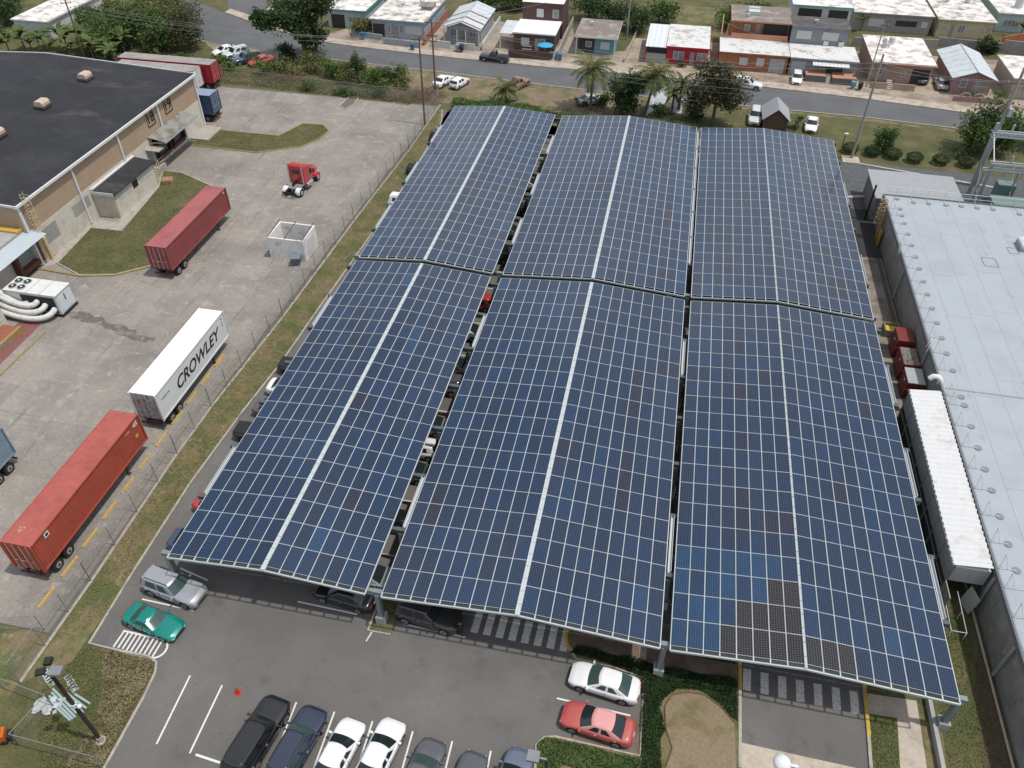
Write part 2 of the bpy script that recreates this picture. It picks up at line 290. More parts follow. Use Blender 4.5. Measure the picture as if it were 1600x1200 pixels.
# ---------------------------------------------------------------- solar canopies
alu = mat('panel_frame', (.46, .49, .49), .45, .05, 3, metal=.1, rand=.04)
galv = mat('galvanised_steel', (.45, .49, .49), .5, .1, 4, metal=.3)
whitesteel = mat('white_steel', (.47, .5, .505), .5, .06, 6)
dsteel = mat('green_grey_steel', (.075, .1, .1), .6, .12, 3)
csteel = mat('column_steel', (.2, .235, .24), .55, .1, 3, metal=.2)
pedm = mat('pedestal_concrete', (.34, .34, .33), .9, .15, 4)
def panel_mat(name, col, line, lw, dots):
    m = bpy.data.materials.new(name); m.use_nodes = True; N, Lk = m.node_tree.nodes, m.node_tree.links; b = N['Principled BSDF']
    b.inputs['Roughness'].default_value = .2; b.inputs['Specular IOR Level'].default_value = .3; b.inputs['Coat Weight'].default_value = .8; b.inputs['Coat Roughness'].default_value = .09
    uv = N.new('ShaderNodeUVMap'); sp = N.new('ShaderNodeSeparateXYZ'); Lk.new(uv.outputs[0], sp.inputs[0])
    def ma(op, a, b_, c=None):
        n = N.new('ShaderNodeMath'); n.operation = op
        for i, q in enumerate((a, b_, c)):
            if q is None: continue
            if isinstance(q, (int, float)): n.inputs[i].default_value = q
            else: Lk.new(q, n.inputs[i])
        return n.outputs[0]
    d = []
    for o, k in (('X', 6), ('Y', 12)):
        d.append(ma('ABSOLUTE', ma('SUBTRACT', ma('FRACT', ma('MULTIPLY', sp.outputs[o], k), None), .5), None))   # .5 at cell edges
    ex, ey = ma('GREATER_THAN', d[0], .5-lw), ma('GREATER_THAN', d[1], .5-lw)
    ln = ma('MAXIMUM', ex, ey)
    if dots: ln = ma('MAXIMUM', ma('MULTIPLY', ln, .55), ma('GREATER_THAN', ma('ADD', d[0], d[1]), .84))
    oi = N.new('ShaderNodeObjectInfo'); mr = N.new('ShaderNodeMapRange'); mr.inputs['To Min'].default_value = .86; mr.inputs['To Max'].default_value = 1.16; Lk.new(oi.outputs['Random'], mr.inputs['Value'])
    g = N.new('ShaderNodeNewGeometry'); nz = N.new('ShaderNodeTexNoise'); nz.inputs['Scale'].default_value = 1.1; Lk.new(g.outputs['Position'], nz.inputs['Vector'])
    c1 = N.new('ShaderNodeMixRGB'); c1.blend_type = 'MULTIPLY'; c1.inputs[0].default_value = 1; c1.inputs[1].default_value = (*col, 1); Lk.new(ma('MULTIPLY', mr.outputs['Result'], ma('MULTIPLY_ADD', nz.outputs['Fac'], .5, .75)), c1.inputs[2])
    c2 = N.new('ShaderNodeMixRGB'); Lk.new(ln, c2.inputs[0]); Lk.new(c1.outputs[0], c2.inputs[1]); c2.inputs[2].default_value = (*line, 1)
    Lk.new(c2.outputs[0], b.inputs['Base Color']); return m
PV = [panel_mat('cells_navy', (.0042, .0135, .038), (.046, .073, .118), .06, 0), panel_mat('cells_blue', (.0042, .0175, .05), (.046, .079, .13), .06, 0),
      panel_mat('cells_bright_blue', (.0045, .027, .072), (.05, .105, .17), .06, 0), panel_mat('cells_plum', (.0085, .0098, .0235), (.055, .066, .1), .06, 0),
      panel_mat('cells_black', (.0085, .0068, .0075), (.14, .135, .135), .06, 1)]
PW, PL, FR = .992, 1.97, .019
def panel_geo(mb, uvs, M, mi):
    a, b = PW/2, PL/2; c, d = a-FR, b-FR
    V = [(-a,-b,0),(a,-b,0),(a,b,0),(-a,b,0),(-c,-d,0),(c,-d,0),(c,d,0),(-c,d,0),(-a,-b,-.04),(a,-b,-.04),(a,b,-.04),(-a,b,-.04)]
    F = [(0,1,5,4),(1,2,6,5),(2,3,7,6),(3,0,4,7),(8,9,1,0),(9,10,2,1),(10,11,3,2),(11,8,0,3),(11,10,9,8)]
    mb.add([M @ Vector(v) for v in V], F, 0); uvs += [(0, 0)]*36
    mb.add([M @ Vector((x, y, -.003)) for x, y in ((-c,-d),(c,-d),(c,d),(-c,d))], [(0,1,2,3)], mi); uvs += [(0, 0), (1, 0), (1, 1), (0, 1)]
def panel_mesh(mb, uvs, mats):
    me = mb.mesh('solar_panel', mats); l = me.uv_layers.new(name='UVMap'); l.data.foreach_set('uv', np.array(uvs, dtype=np.float32).ravel()); return me
PMESH = []
for pm in PV:
    mb, uvs = MB(), []; panel_geo(mb, uvs, Matrix.Identity(4), 1); PMESH.append(panel_mesh(mb, uvs, [alu, pm]))
SL = R(4.826); CS, SN = math.cos(SL), math.sin(SL)
PX, PY, EZ = 1.01, 1.99, 4.2
DARK = {(0,3),(0,4),(0,5),(0,6),(0,7),(0,8),(0,9),(0,10),(1,4),(1,5),(1,6),(1,7),(2,6),(2,7)}
def canopy(key, label, x0, nl, nr, y0, rows, gap, beams, gutters, colx):
    W = (nl+nr)*PX+gap; xr = x0+(nl*PX+gap/2)*CS; zr = EZ+(nl*PX+gap/2)*SN; x1 = xr+(nr*PX+gap/2)*CS; z1 = zr-(nr*PX+gap/2)*SN
    y1 = y0+rows*PY
    t = thing('solar_canopy', label, 'solar canopy', (x0, y0, 0), 0, 'solar canopies over the car park')
    def surf(s, dz=0):       # s = distance along the slope from the left eave
        sr = nl*PX+gap/2
        return (x0+s*CS-SN*dz, EZ+s*SN+CS*dz) if s <= sr else (xr+(s-sr)*CS+SN*dz, zr-(s-sr)*SN+CS*dz)
    cells = []
    rg = random.Random(key)
    wob = [[rg.gauss(0, 1) for _ in range(nl+nr)] for _ in range(rows)]
    colb = [rg.gauss(0, .5) for _ in range(nl+nr)]
    for r in range(rows):
        for c in range(nl+nr):
            s = (c+.5)*PX if c < nl else nl*PX+gap+(c-nl+.5)*PX
            x, z = surf(s); y = y0+(r+.5)*PY; tilt = -SL if c < nl else SL
            nb = wob[r][c]*.6+.5*(wob[r-1][c]+wob[r][c-1])*.7+colb[c]
            k = 0 if nb < .35 else 1 if nb < 1.8 else 2
            if nb < -1.75: k = 3
            if key == 'R1':
                if (r, c) in DARK: k = 4
                elif r < 4 and c < 7 and k != 3: k = 2 if rg.random() < .7 else 1
            cells.append((y, x, z, tilt, k))
    cells.sort(key=lambda q: q[0])
    for y, x, z, tilt, k in cells[:300]:
        o = link('solar_panel', PMESH[k], t, (x-x0+rg.uniform(-.004, .004), y-y0, z+rg.uniform(-.006, .006))); o.rotation_euler = (rg.uniform(-.003, .003), tilt+rg.uniform(-.003, .003), 0)
    if cells[300:]:
        mb, uvs = MB(), []
        for y, x, z, tilt, k in cells[300:]:
            panel_geo(mb, uvs, Matrix.Translation((x-x0, y-y0, z)) @ Matrix.Rotation(tilt, 4, 'Y'), 1+k)
        tag(link('solar_panel_rows', panel_mesh(mb, uvs, [alu]+PV), t), kind='stuff')
    ye = y0-.3
    for c in range(nl+nr+2):     # rails that carry the panels, their ends showing along the front
        s = c*PX if c <= nl else nl*PX+gap+(c-nl-1)*PX
        x, z = surf(s, -.075); m = MB(); m.box(x-.035, x+.035, ye, y1+.02, z-.06, z+.062); wobj('rail', m, whitesteel, t)
    # ridge cap
    hw = gap/2+.01; m = MB()
    for sg in (-1, 1):
        m.bar((xr+sg*hw*CS*.5, ye, zr-hw*SN*.5+.015), (xr+sg*hw*CS*.5, y1, zr-hw*SN*.5+.015), hw*.92, .03)
        m.bar((xr+sg*hw*CS*.9, ye, zr-hw*SN*.9+.03), (xr+sg*hw*CS*.9, y1, zr-hw*SN*.9+.03), .03, .03)
    for i, yb in enumerate(np.arange(y0+.5, y1, 1.0)):
        for sg in (-1, 1): m.box(xr+sg*hw*.55-.022, xr+sg*hw*.55+.022, yb-.022, yb+.022, zr-.03, zr+.05, 1)
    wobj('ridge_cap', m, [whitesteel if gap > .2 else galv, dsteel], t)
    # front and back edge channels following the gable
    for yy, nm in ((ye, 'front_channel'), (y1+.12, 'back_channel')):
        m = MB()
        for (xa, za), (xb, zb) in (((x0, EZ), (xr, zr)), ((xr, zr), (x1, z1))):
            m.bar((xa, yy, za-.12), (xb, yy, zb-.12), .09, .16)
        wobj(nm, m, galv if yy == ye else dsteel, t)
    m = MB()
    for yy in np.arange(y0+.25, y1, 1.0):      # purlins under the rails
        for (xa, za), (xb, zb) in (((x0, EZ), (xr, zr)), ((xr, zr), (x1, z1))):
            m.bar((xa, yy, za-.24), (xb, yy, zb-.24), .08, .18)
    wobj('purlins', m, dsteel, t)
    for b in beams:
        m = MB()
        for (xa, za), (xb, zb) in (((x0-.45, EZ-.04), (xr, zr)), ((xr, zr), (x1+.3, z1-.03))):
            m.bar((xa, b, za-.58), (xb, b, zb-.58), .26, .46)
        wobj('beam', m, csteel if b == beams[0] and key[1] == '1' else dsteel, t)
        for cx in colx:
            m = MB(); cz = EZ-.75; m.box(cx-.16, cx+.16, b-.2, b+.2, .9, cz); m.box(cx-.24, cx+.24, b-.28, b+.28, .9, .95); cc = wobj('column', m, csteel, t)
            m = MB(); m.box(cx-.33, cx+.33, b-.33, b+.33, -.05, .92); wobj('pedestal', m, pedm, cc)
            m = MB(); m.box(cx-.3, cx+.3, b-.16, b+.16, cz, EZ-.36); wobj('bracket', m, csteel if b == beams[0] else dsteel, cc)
    for gx, ya, yb in gutters:
        m = MB(); z = EZ-.25
        m.box(gx-.13, gx+.13, ya, yb, z-.18, z-.15); m.box(gx-.13, gx-.1, ya, yb, z-.15, z+.03); m.box(gx+.1, gx+.13, ya, yb, z-.15, z+.03); wobj('gutter', m, whitesteel, t)
    return t
BF = [28.15+5.28*i for i in range(8)]; BB = [67.2+5.58*i for i in range(8)]
F0, B0 = 27.85, 66.7
g1 = lambda x: [(x, BF[1]+.2, BF[2]-.2), (x, BF[5]+.2, BF[6]-.2)]
g2 = lambda x: [(x, BB[1]+.2, BB[2]-.2), (x, BB[3]+.2, BB[4]-.2), (x, BB[5]+.2, BB[6]-.2)]
canopy('L1', 'near left solar canopy beside the grass verge and container yard', -29.7, 7, 7, F0, 19, .28, BF, g1(-30.05), [-30.25])
canopy('M1', 'near middle solar canopy, eighteen panels wide, over the striped crossing', -14.22, 9, 9, F0, 19, .28, BF, g1(-14.5), [-14.75])
canopy('R1', 'near right solar canopy with a patch of blackish panels at its front edge', 4.8, 8, 9, F0, 19, .12, BF, g1(4.45)+[(22.3, BF[1]+.2, BF[2]-.2), (22.3, BF[3]+.2, BF[4]-.2), (22.3, BF[5]+.2, BF[6]-.2)], [4.5, 22.35])
canopy('L2', 'far left solar canopy reaching to the hedge by the street', -29.65, 7, 7, B0, 20, .28, BB, g2(-30.0), [-30.2])
canopy('M2', 'far middle solar canopy in front of the palms and the leafy tree', -14.22, 9, 9, B0, 20, .28, BB, g2(-14.5), [-14.75])
canopy('R2', 'far right solar canopy beside the alley and the small roofed shed', 4.8, 8, 9, B0, 20, .12, BB, [(4.45, BB[1], 106), (22.2, BB[1]+.2, BB[2]-.2), (22.2, BB[4]+.2, BB[5]-.2)], [4.5, 22.2])

# ---------------------------------------------------------------- vehicles
glassm = mat('car_glass', (.018, .024, .026), .06, .1, 3, spec=.6)
glassg = mat('car_glass_greenish', (.045, .075, .07), .08, .1, 3, spec=.6)
tyrem = mat('tyre_rubber', (.022, .021, .02), .85, .15, 8)
rimm = mat('alloy_rim', (.42, .42, .42), .35, .1, 8, metal=.6)
darkm = mat('black_plastic', (.02, .02, .02), .6, .1, 5)
lampm = mat('headlamp', (.62, .64, .64), .2, .05, 5, spec=.6)
tailm = mat('tail_lamp', (.32, .018, .015), .25, .1, 5, spec=.6)
def paint(n, c, r=.3, metal=.0): return P('paint_'+n, c, r, .05, 2, coat=.7, metal=metal, spec=.5)
SPEC = {  # length, width, height, belt, roof rear base, roof rear, roof front, cowl, wheel radius, wheel x (rear, front), hood front z, deck z
 'sedan': (4.6, 1.8, 1.45, .94, -.415, -.2, .075, .265, .32, -.295, .315, .74, 1.0),
 'coupe': (4.45, 1.72, 1.3, .85, -.35, -.17, .03, .2, .31, -.29, .31, .64, .88),
 'suv': (4.75, 1.9, 1.74, 1.06, -.485, -.44, .06, .215, .38, -.29, .315, .92, 1.06),
 'bigsuv': (5.2, 2.0, 1.85, 1.12, -.485, -.45, .08, .22, .4, -.28, .32, .98, 1.12),
 'hatch': (4.1, 1.7, 1.5, .95, -.485, -.4, .08, .27, .3, -.31, .32, .76, .95),
 'pickup': (5.2, 1.85, 1.75, 1.05, -.1, -.06, .1, .2, .38, -.3, .33, .95, 1.02)}
def lerp(a, b, t): return a+(b-a)*t
def car_parts(kind):
    L, W, H, belt, xr0, xr1, xf, xc, wr, wx0, wx1, hz, dz = SPEC[kind]; w = W/2
    prof = [(-.5, hz*.8), (-.492, dz*.9), (-.45, dz*.985), (xr0, dz), (-.05, belt), (xc-.02, belt), (xc+.05, belt-.02), (.43, hz+.06), (.482, hz-.03), (.5, hz*.78)]
    px = [p[0] for p in prof]; pz = [p[1] for p in prof]
    ring = []; n = 56; m = MB(); K = 13
    for i in range(n+1):
        u = -.5+i/n; x = u*L; zt = float(np.mean([np.interp(u+dd, px, pz) for dd in (-.03, -.02, -.01, 0, .01, .02, .03)])); e = abs(2*u)
        ww = w*(1-.24*max(0, (e-.66)/.34)**2.6); zb = .24 if e < .9 else .24+.1*(e-.9)/.1
        for wx in (wx0*L, wx1*L):
            d = abs(x-wx)
            if d < wr+.07: zb = max(zb, wr+math.sqrt((wr+.07)**2-d*d))
        half = [(0, zt+.025), (.5*ww, zt+.018), (.84*ww, zt-.015), (.965*ww, zt-.085), (ww, lerp(zt, .4, .45)), (.985*ww, .42), (.95*ww, .26)]
        half = [(y, max(z, min(zb, zt-.05))) for y, z in half]
        pts = half+[(-y, z) for y, z in half[::-1][:-1]]
        ring += [(x, y, z) for y, z in pts]
    fs = [(i*K+j, (i+1)*K+j, (i+1)*K+j+1, i*K+j+1) for i in range(n) for j in range(K-1)]+[(i*K+K-1, (i+1)*K+K-1, (i+1)*K, i*K) for i in range(n)]
    m.add(ring, fs, 0, True); m.add(ring[:K], [tuple(range(K))], 0); m.add(ring[-K:], [tuple(range(K))[::-1]], 0)
    if kind == 'pickup':
        m = MB(); m.add(ring, fs, 0, True); m.add(ring[:K], [tuple(range(K))], 0); m.add(ring[-K:], [tuple(range(K))[::-1]], 0)
    out = {'body': m}
    # cabin ring
    def ringp(t, push=0.):
        x1 = lerp(xc, xf, t)*L; x0 = lerp(xr0, xr1, t)*L; a = lerp(.9, .7, t**1.25)*w+push; z = lerp(belt-.05, H-.05, t)
        q = []
        for k in range(9): v = -1+k/4; q.append((x1+push-.1*v*v*(1+t*.3), a*v*.95, z))
        for k in range(1, 12): u = k/12; q.append((lerp(x1-.16, x0+.12, u), a*(1-.045*(2*u-1)**4), z))
        for k in range(9): v = 1-k/4; q.append((x0-push+.08*v*v, a*v*.93, z))
        for k in range(1, 12): u = 1-k/12; q.append((lerp(x1-.16, x0+.12, u), -a*(1-.045*(2*u-1)**4), z))
        return q
    m = MB(); ts = [0, .3, .6, .88, 1]; vs = []
    for t in ts: vs += ringp(t)
    r1 = ringp(1); cx = sum(p[0] for p in r1)/40; top = [(cx+(p[0]-cx)*.86, p[1]*.84, H-.008) for p in r1]; vs += top
    nn = 40; lv = len(ts)+1
    m.add(vs, [(l*nn+j, l*nn+(j+1) % nn, (l+1)*nn+(j+1) % nn, (l+1)*nn+j) for l in range(lv-1) for j in range(nn)], 0, True)
    m.add(top+[(cx, 0, H+.015)], [(j, (j+1) % nn, nn) for j in range(nn)], 0, True)
    out['cabin'] = m
    def glass(idx, t0, t1):
        m = MB(); tt = [t0, (t0+t1)/2, t1]; vs = []
        for t in tt:
            rr = ringp(t, .012); vs += [rr[i % 40] for i in idx]
        k = len(idx); m.add(vs, [(l*k+j, l*k+j+1, (l+1)*k+j+1, (l+1)*k+j) for l in range(2) for j in range(k-1)], 0, True); return m
    out['windshield'] = glass(range(0, 9), .14, .93)
    out['rear_window'] = glass(range(20, 29), .2 if kind not in ('suv', 'bigsuv') else .1, .9)
    lst = 17 if kind in ('suv', 'bigsuv') else 16
    out['side_window'] = [glass(range(10, 14), .2, .86), glass(range(14, lst+2), .2, .86), glass(range(39-lst+8, 35), .2, .86), glass(range(35, 39), .2, .86)]
    if kind == 'pickup': out['side_window'] = [glass(range(10, 19), .2, .86), glass(range(30, 39), .2, .86)]
    # wheels (one mesh, four places)
    m = MB(); tw = .11; N = 20
    m.tube((0, -tw, 0), (0, tw, 0), wr, N); out['tyre'] = m
    m = MB(); m.tube((0, tw, 0), (0, tw+.012, 0), wr*.66, N); m.tube((0, tw+.012, 0), (0, tw+.02, 0), wr*.18, 10, 1)
    for k in range(5): a = R(36+72*k); m.obox((wr*.4*math.cos(a), tw+.014, wr*.4*math.sin(a)), (wr*.2, .008, wr*.16), 0, 1)
    out['rim'] = m
    out['wpos'] = [(wx*L, s*(w-.115), wr) for wx in (wx0, wx1) for s in (-1, 1)]
    zt = hz-.06
    out['headlight'] = [MB().obox((.476*L, s*.52*w, hz*.8-.03), (.2, .32, .1), -s*.16) for s in (-1, 1)]
    out['tail_light'] = [MB().obox((-.478*L, s*.52*w, dz*.74), (.2, .34, .14), s*.14) for s in (-1, 1)]
    out['mirror'] = [MB().obox(((xc-.055)*L, s*(w+.07), belt+.03), (.12, .2, .13)) for s in (-1, 1)]
    out['grille'] = MB().obox((.493*L, 0, .45), (.07, .95*w, .16))
    sm_ = []
    for s in (-1, 1):
        m = MB()
        for ux in (xc-.02, (xc+xr0)/2+.03, xr0+.1 if kind not in ('pickup', 'coupe') else xr0+.03): m.obox((ux*L, s*(w*.985), .66*belt), (.014, .05, belt*.62))
        m.obox(((xc+xr0)/2*L, s*w*.985, .34), ((xc-xr0)*L*.8, .05, .02)); sm_.append(m)
    out['door_seam'] = sm_
    out['door_handle'] = [MB().obox((ux*L, s*(w*.99), belt-.16), (.16, .05, .03)) for s in (-1, 1) for ux in ((xc+xr0)/2+.07, xr0+.14)][:4 if kind not in ('pickup', 'coupe') else 2]
    out['plate'] = MB().obox((-.503*L, 0, dz*.62), (.03, .32, .15))
    out['bumper_trim'] = MB().obox((-.493*L, 0, .42), (.08, 1.3*w, .12))
    if kind in ('suv', 'bigsuv'): out['roof_rail'] = [MB().bar((xf*L-.1, s*.6*w, H-.01), (xr1*L+.3, s*.6*w, H-.01), .05, .06) for s in (-1, 1)]
    if kind == 'pickup': out['cargo_bed'] = MB().box(-.485*L, -.125*L, -.78*w, .78*w, dz+.022, dz+.05)
    return out
CARM = {}
def car(kind, label, loc, rz, pcol, group='parked cars', roofcol=None, glass=None, cat='car', z=0.012):
    if kind not in CARM:
        p = car_parts(kind); d = {}
        for k, v in p.items():
            if k == 'wpos': d[k] = v
            else: d[k] = [q.mesh(k, [darkm]+([darkm] if k == 'rim' else [])) for q in (v if isinstance(v, list) else [v])]
        CARM[kind] = d
    d = CARM[kind]; t = thing({'suv': 'suv', 'bigsuv': 'suv', 'pickup': 'pickup_truck'}.get(kind, 'car'), label, cat, (loc[0], loc[1], z), rz, group)
    def put(name, me, mats, parent=t, l=None, rot=None):
        o = link(name, me, parent, l, rot)
        for i, mt in enumerate(mats):
            if me.materials[i] is darkm and mt is not darkm and not me.get('own'): me.materials[i] = mt
            if me.materials[i] is not mt:
                o.material_slots[i].link = 'OBJECT'; o.material_slots[i].material = mt
        return o
    for me in d['body']: put('body', me, [pcol])
    for me in d['cabin']: put('cabin', me, [roofcol or pcol])
    gm = glass or glassm
    for k in ('windshield', 'rear_window', 'side_window'):
        for me in d[k]: put(k, me, [gm])
    for i, pz in enumerate(d['wpos']):
        wh = put('wheel', d['tyre'][0], [tyrem], t, pz, math.pi if pz[1] < 0 else 0); put('rim', d['rim'][0], [rimm, darkm], wh)
    for k, mt in (('headlight', lampm), ('tail_light', tailm), ('mirror', pcol), ('grille', darkm), ('bumper_trim', darkm), ('door_seam', darkm), ('door_handle', rimm), ('plate', lampm), ('roof_rail', darkm), ('cargo_bed', darkm)):
        for me in d.get(k, ()): put(k, me, [mt])
    return t
E_, N_, W_, S_ = 0, math.pi/2, math.pi, -math.pi/2
WH, BK, SV, GR, NV, RD, TL = paint('white', (.74, .74, .73)), paint('black', (.012, .012, .014)), paint('silver', (.36, .37, .39), .32, .35), paint('grey', (.1, .1, .11), .3, .2), paint('navy', (.022, .03, .055), .25), paint('red', (.4, .035, .03), .3), paint('teal', (.0, .2, .165), .25, .2)
BW = paint('brown_grey', (.045, .042, .042), .3, .2); BG = paint('blue_grey', (.12, .15, .2), .3, .2); FR_ = paint('faded_red', (.42, .075, .065), .45); RDF = paint('faded_roof', (.6, .28, .26), .6); DB = paint('dark_blue', (.03, .065, .12), .3)
def mid(a, b): return ((a[0]+b[0])/2, (a[1]+b[1])/2)
# front lot
car('suv', 'silver SUV nosing out beside the near left canopy', (-30.14, 27.38), R(-9), SV, glass=glassg)
car('coupe', 'teal green two-door car beside the white striped bay', (-30.22, 24.63), R(-10), TL, glass=glassg)
car('bigsuv', 'large black SUV with roof rails, leftmost in the bottom row', (-19.61, 18.55), N_-R(9), BK)
car('suv', 'dark navy SUV between the black SUV and a white sedan', (-17.00, 18.66), N_-R(9), NV, glass=glassg)
car('sedan', 'white sedan beside the navy SUV in the bottom row', (-14.36, 18.50), N_-R(9), WH)
car('sedan', 'white sedan beside the grey car in the bottom row', (-11.88, 19.01), N_-R(9), WH)
car('sedan', 'grey sedan right of the two white sedans in the bottom row', (-9.05, 18.36), N_-R(9), GR, glass=glassg)
car('coupe', 'small dark car cut by the bottom edge, third from the right lamp', (-6.36, 18.21), N_-R(9), GR)
car('sedan', 'blue-grey car at the right end of the bottom row', (-3.67, 18.87), N_-R(9), BG)
car('sedan', 'white sedan parked nose to the lane above the red sedan', (1.10, 26.50), W_-R(7), WH, glass=glassg)
car('sedan', 'faded red sedan parked beside the low hedge', (0.98, 23.69), W_-R(7), FR_, roofcol=RDF)
car('sedan', 'black sedan in the shade under the near left canopy', (-17.88, 29.41), W_-R(6), BK)
car('suv', 'brown-grey SUV in the shade under the near middle canopy', (-11.66, 29.03), -R(6), BW)
# under the canopies, seen through the gaps
gcar = 'cars seen through the canopy gaps'
row = [('sedan', 31.2, SV, 'silver sedan tail at the front of the gap between left and middle canopies'), ('hatch', 36.4, BK, 'black hatchback in the gap just behind the first cross beam'),
       ('sedan', 41.6, GR, 'grey sedan behind the dark hatchback in the canopy gap'), ('hatch', 44.3, WH, 'white hatchback with red lamps half way along the canopy gap'),
       ('sedan', 47.2, SV, 'silver sedan end next to the white hatchback in the canopy gap'), ('suv', 52.5, GR, 'grey SUV in the canopy gap beyond the silver sedan'),
       ('sedan', 55.4, SV, 'silver sedan roof in the far part of the near canopy gap'), ('sedan', 60.8, WH, 'white car tail near the far end of the canopy gap'), ('hatch', 65.9, RD, 'red car tail where the four canopies meet')]
for k, y, c, lb in row: car(k, lb, (-17.25+(.2 if k == 'hatch' else 0), y), W_ if k != 'sedan' else E_+math.pi, c, gcar)
for k, y, c, lb in (('suv', 75.2, BK, 'black SUV in the gap between the far left and far middle canopies'), ('sedan', 80.5, GR, 'grey sedan in the far gap behind the black SUV'), ('pickup', 86.2, BK, 'black pickup deep in the far canopy gap'), ('sedan', 92.4, SV, 'silver sedan deepest in the far canopy gap')):
    car(k, lb, (-17.1, y), W_, c, gcar)
ged = 'cars nosing out of the left canopy edge'
for k, x, y, c, lb in (('pickup', -28.6, 52.2, BK, 'black pickup bed sticking out under the left canopy'), ('sedan', -28.75, 49.2, WH, 'white sedan tail beside the black pickup at the verge'),
    ('sedan', -28.7, 46.3, GR, 'dark grey sedan tail peeping from under the left canopy'), ('pickup', -28.7, 43.2, BK, 'black truck tail below the grey sedan at the verge kerb'), ('sedan', -28.55, 35.2, RD, 'red car tail under the second beam of the left canopy'),
    ('sedan', -28.6, 31.4, DB, 'dark blue car hidden behind the first column of the left canopy'), ('suv', -28.5, 84.5, WH, 'white SUV nose under the far left canopy edge'), ('pickup', -28.7, 93.5, BK, 'black truck tail under the far left canopy edge'), ('suv', -28.6, 103.3, BK, 'black SUV at the hedge corner of the far left canopy')):
    car(k, lb, (x-1.75, y), E_, c, ged)
# street side cars
car('sedan', 'white sedan leftmost of the four cars by the bend', (-77.28, 129.50), R(-128), WH, 'cars by the bend')
car('suv', 'pale silver SUV between the white sedan and the blue car by the bend', (-74.81, 128.49), R(-128), paint('pale', (.55, .58, .57)), 'cars by the bend')
car('pickup', 'dark blue pickup by the bend', (-71.89, 126.58), R(-128), DB, 'cars by the bend')
car('sedan', 'bright red car, rightmost of the four by the bend', (-69.06, 126.25), R(-128), RD, 'cars by the bend')
car('sedan', 'dark car half hidden in the bushes below the road', (-46.88, 125.74), R(10), GR, 'cars on the verge')
car('sedan', 'white sedan left of the pair on bare soil', (-36.40, 124.33), R(72), WH, 'cars on the verge')
car('hatch', 'white hatchback right of the pair on bare soil', (-33.66, 124.09), R(72), WH, 'cars on the verge')
car('pickup', 'black pickup parked across the street before the gable house', (-30.53, 136.36), W_-R(4), BK, 'cars across the street')
car('pickup', 'faded rusty pickup behind the short palm', (-24.39, 125.31), R(62), paint('rust', (.25, .13, .1), .6), 'cars on the verge')
car('suv', 'white car half hidden by the leafy tree on the street', (12.07, 133.32), -R(6), WH, 'cars across the street')
car('hatch', 'white hatchback in the driveway of the grey two-storey house', (20.13, 137.87), S_+R(-4), WH, 'cars across the street')
car('sedan', 'silver sedan in the drive of the pink gable house', (43.18, 140.68), N_-R(4), SV, 'cars across the street')
car('suv', 'silver car on the grass beside the small shed', (12.97, 120.44), S_-R(4), paint('pale', (.55, .58, .57)), 'cars on the lawn')
car('sedan', 'white sedan on the grass right of the small shed', (21.12, 119.66), S_-R(8), WH, 'cars on the lawn')
car('sedan', 'white car mostly hidden under the young banana by the first palm', (-11.78, 121.69), R(20), WH, 'cars on the verge')
car('pickup', 'old car under the carport of the tan house', (40.3, 143), N_, GR, 'cars across the street')

# ---------------------------------------------------------------- containers, trailers, tractor
def cont_mats(n, c, c2): return mat('container_'+n, c, .65, .12, 1.5, c2, (.55, .72), .5, spec=.3, layers=[((.12, .06, .045), 1.6, .66, .78)])
def corrugated(m, x0, x1, z0, z1, y, d, pitch=.28, mi=0):
    xs = [x0]; ys = [0]; x = x0; k = 0
    while x < x1-.001:
        for dx, v in ((.1, 0), (.04, 1), (.1, 1), (.04, 0)):
            x = min(x+dx*pitch/.28, x1); xs.append(x); ys.append(v)
            if x >= x1: break
    vs = [(a, y+d*b, z) for a, b in zip(xs, ys) for z in (z0, z1)]
    m.add(vs, [(2*i, 2*i+2, 2*i+3, 2*i+1) for i in range(len(xs)-1)], mi)
def wheelset(t, x, w, mt=tyrem):
    for s in (-1, 1):
        m = MB(); m.tube((x, s*(w-.5), .5), (x, s*w, .5), .5, 20); wh = obj('wheel', m, mt, t)
        m = MB(); m.tube((x, s*w-.05*s, .5), (x, s*w+.015*s, .5), .27, 14, 0); m.tube((x, s*w, .5), (x, s*w+.05*s, .5), .1, 8, 1); obj('rim', m, [P('truck_rim', (.3, .28, .26), .6, .2, 5), darkm], wh)
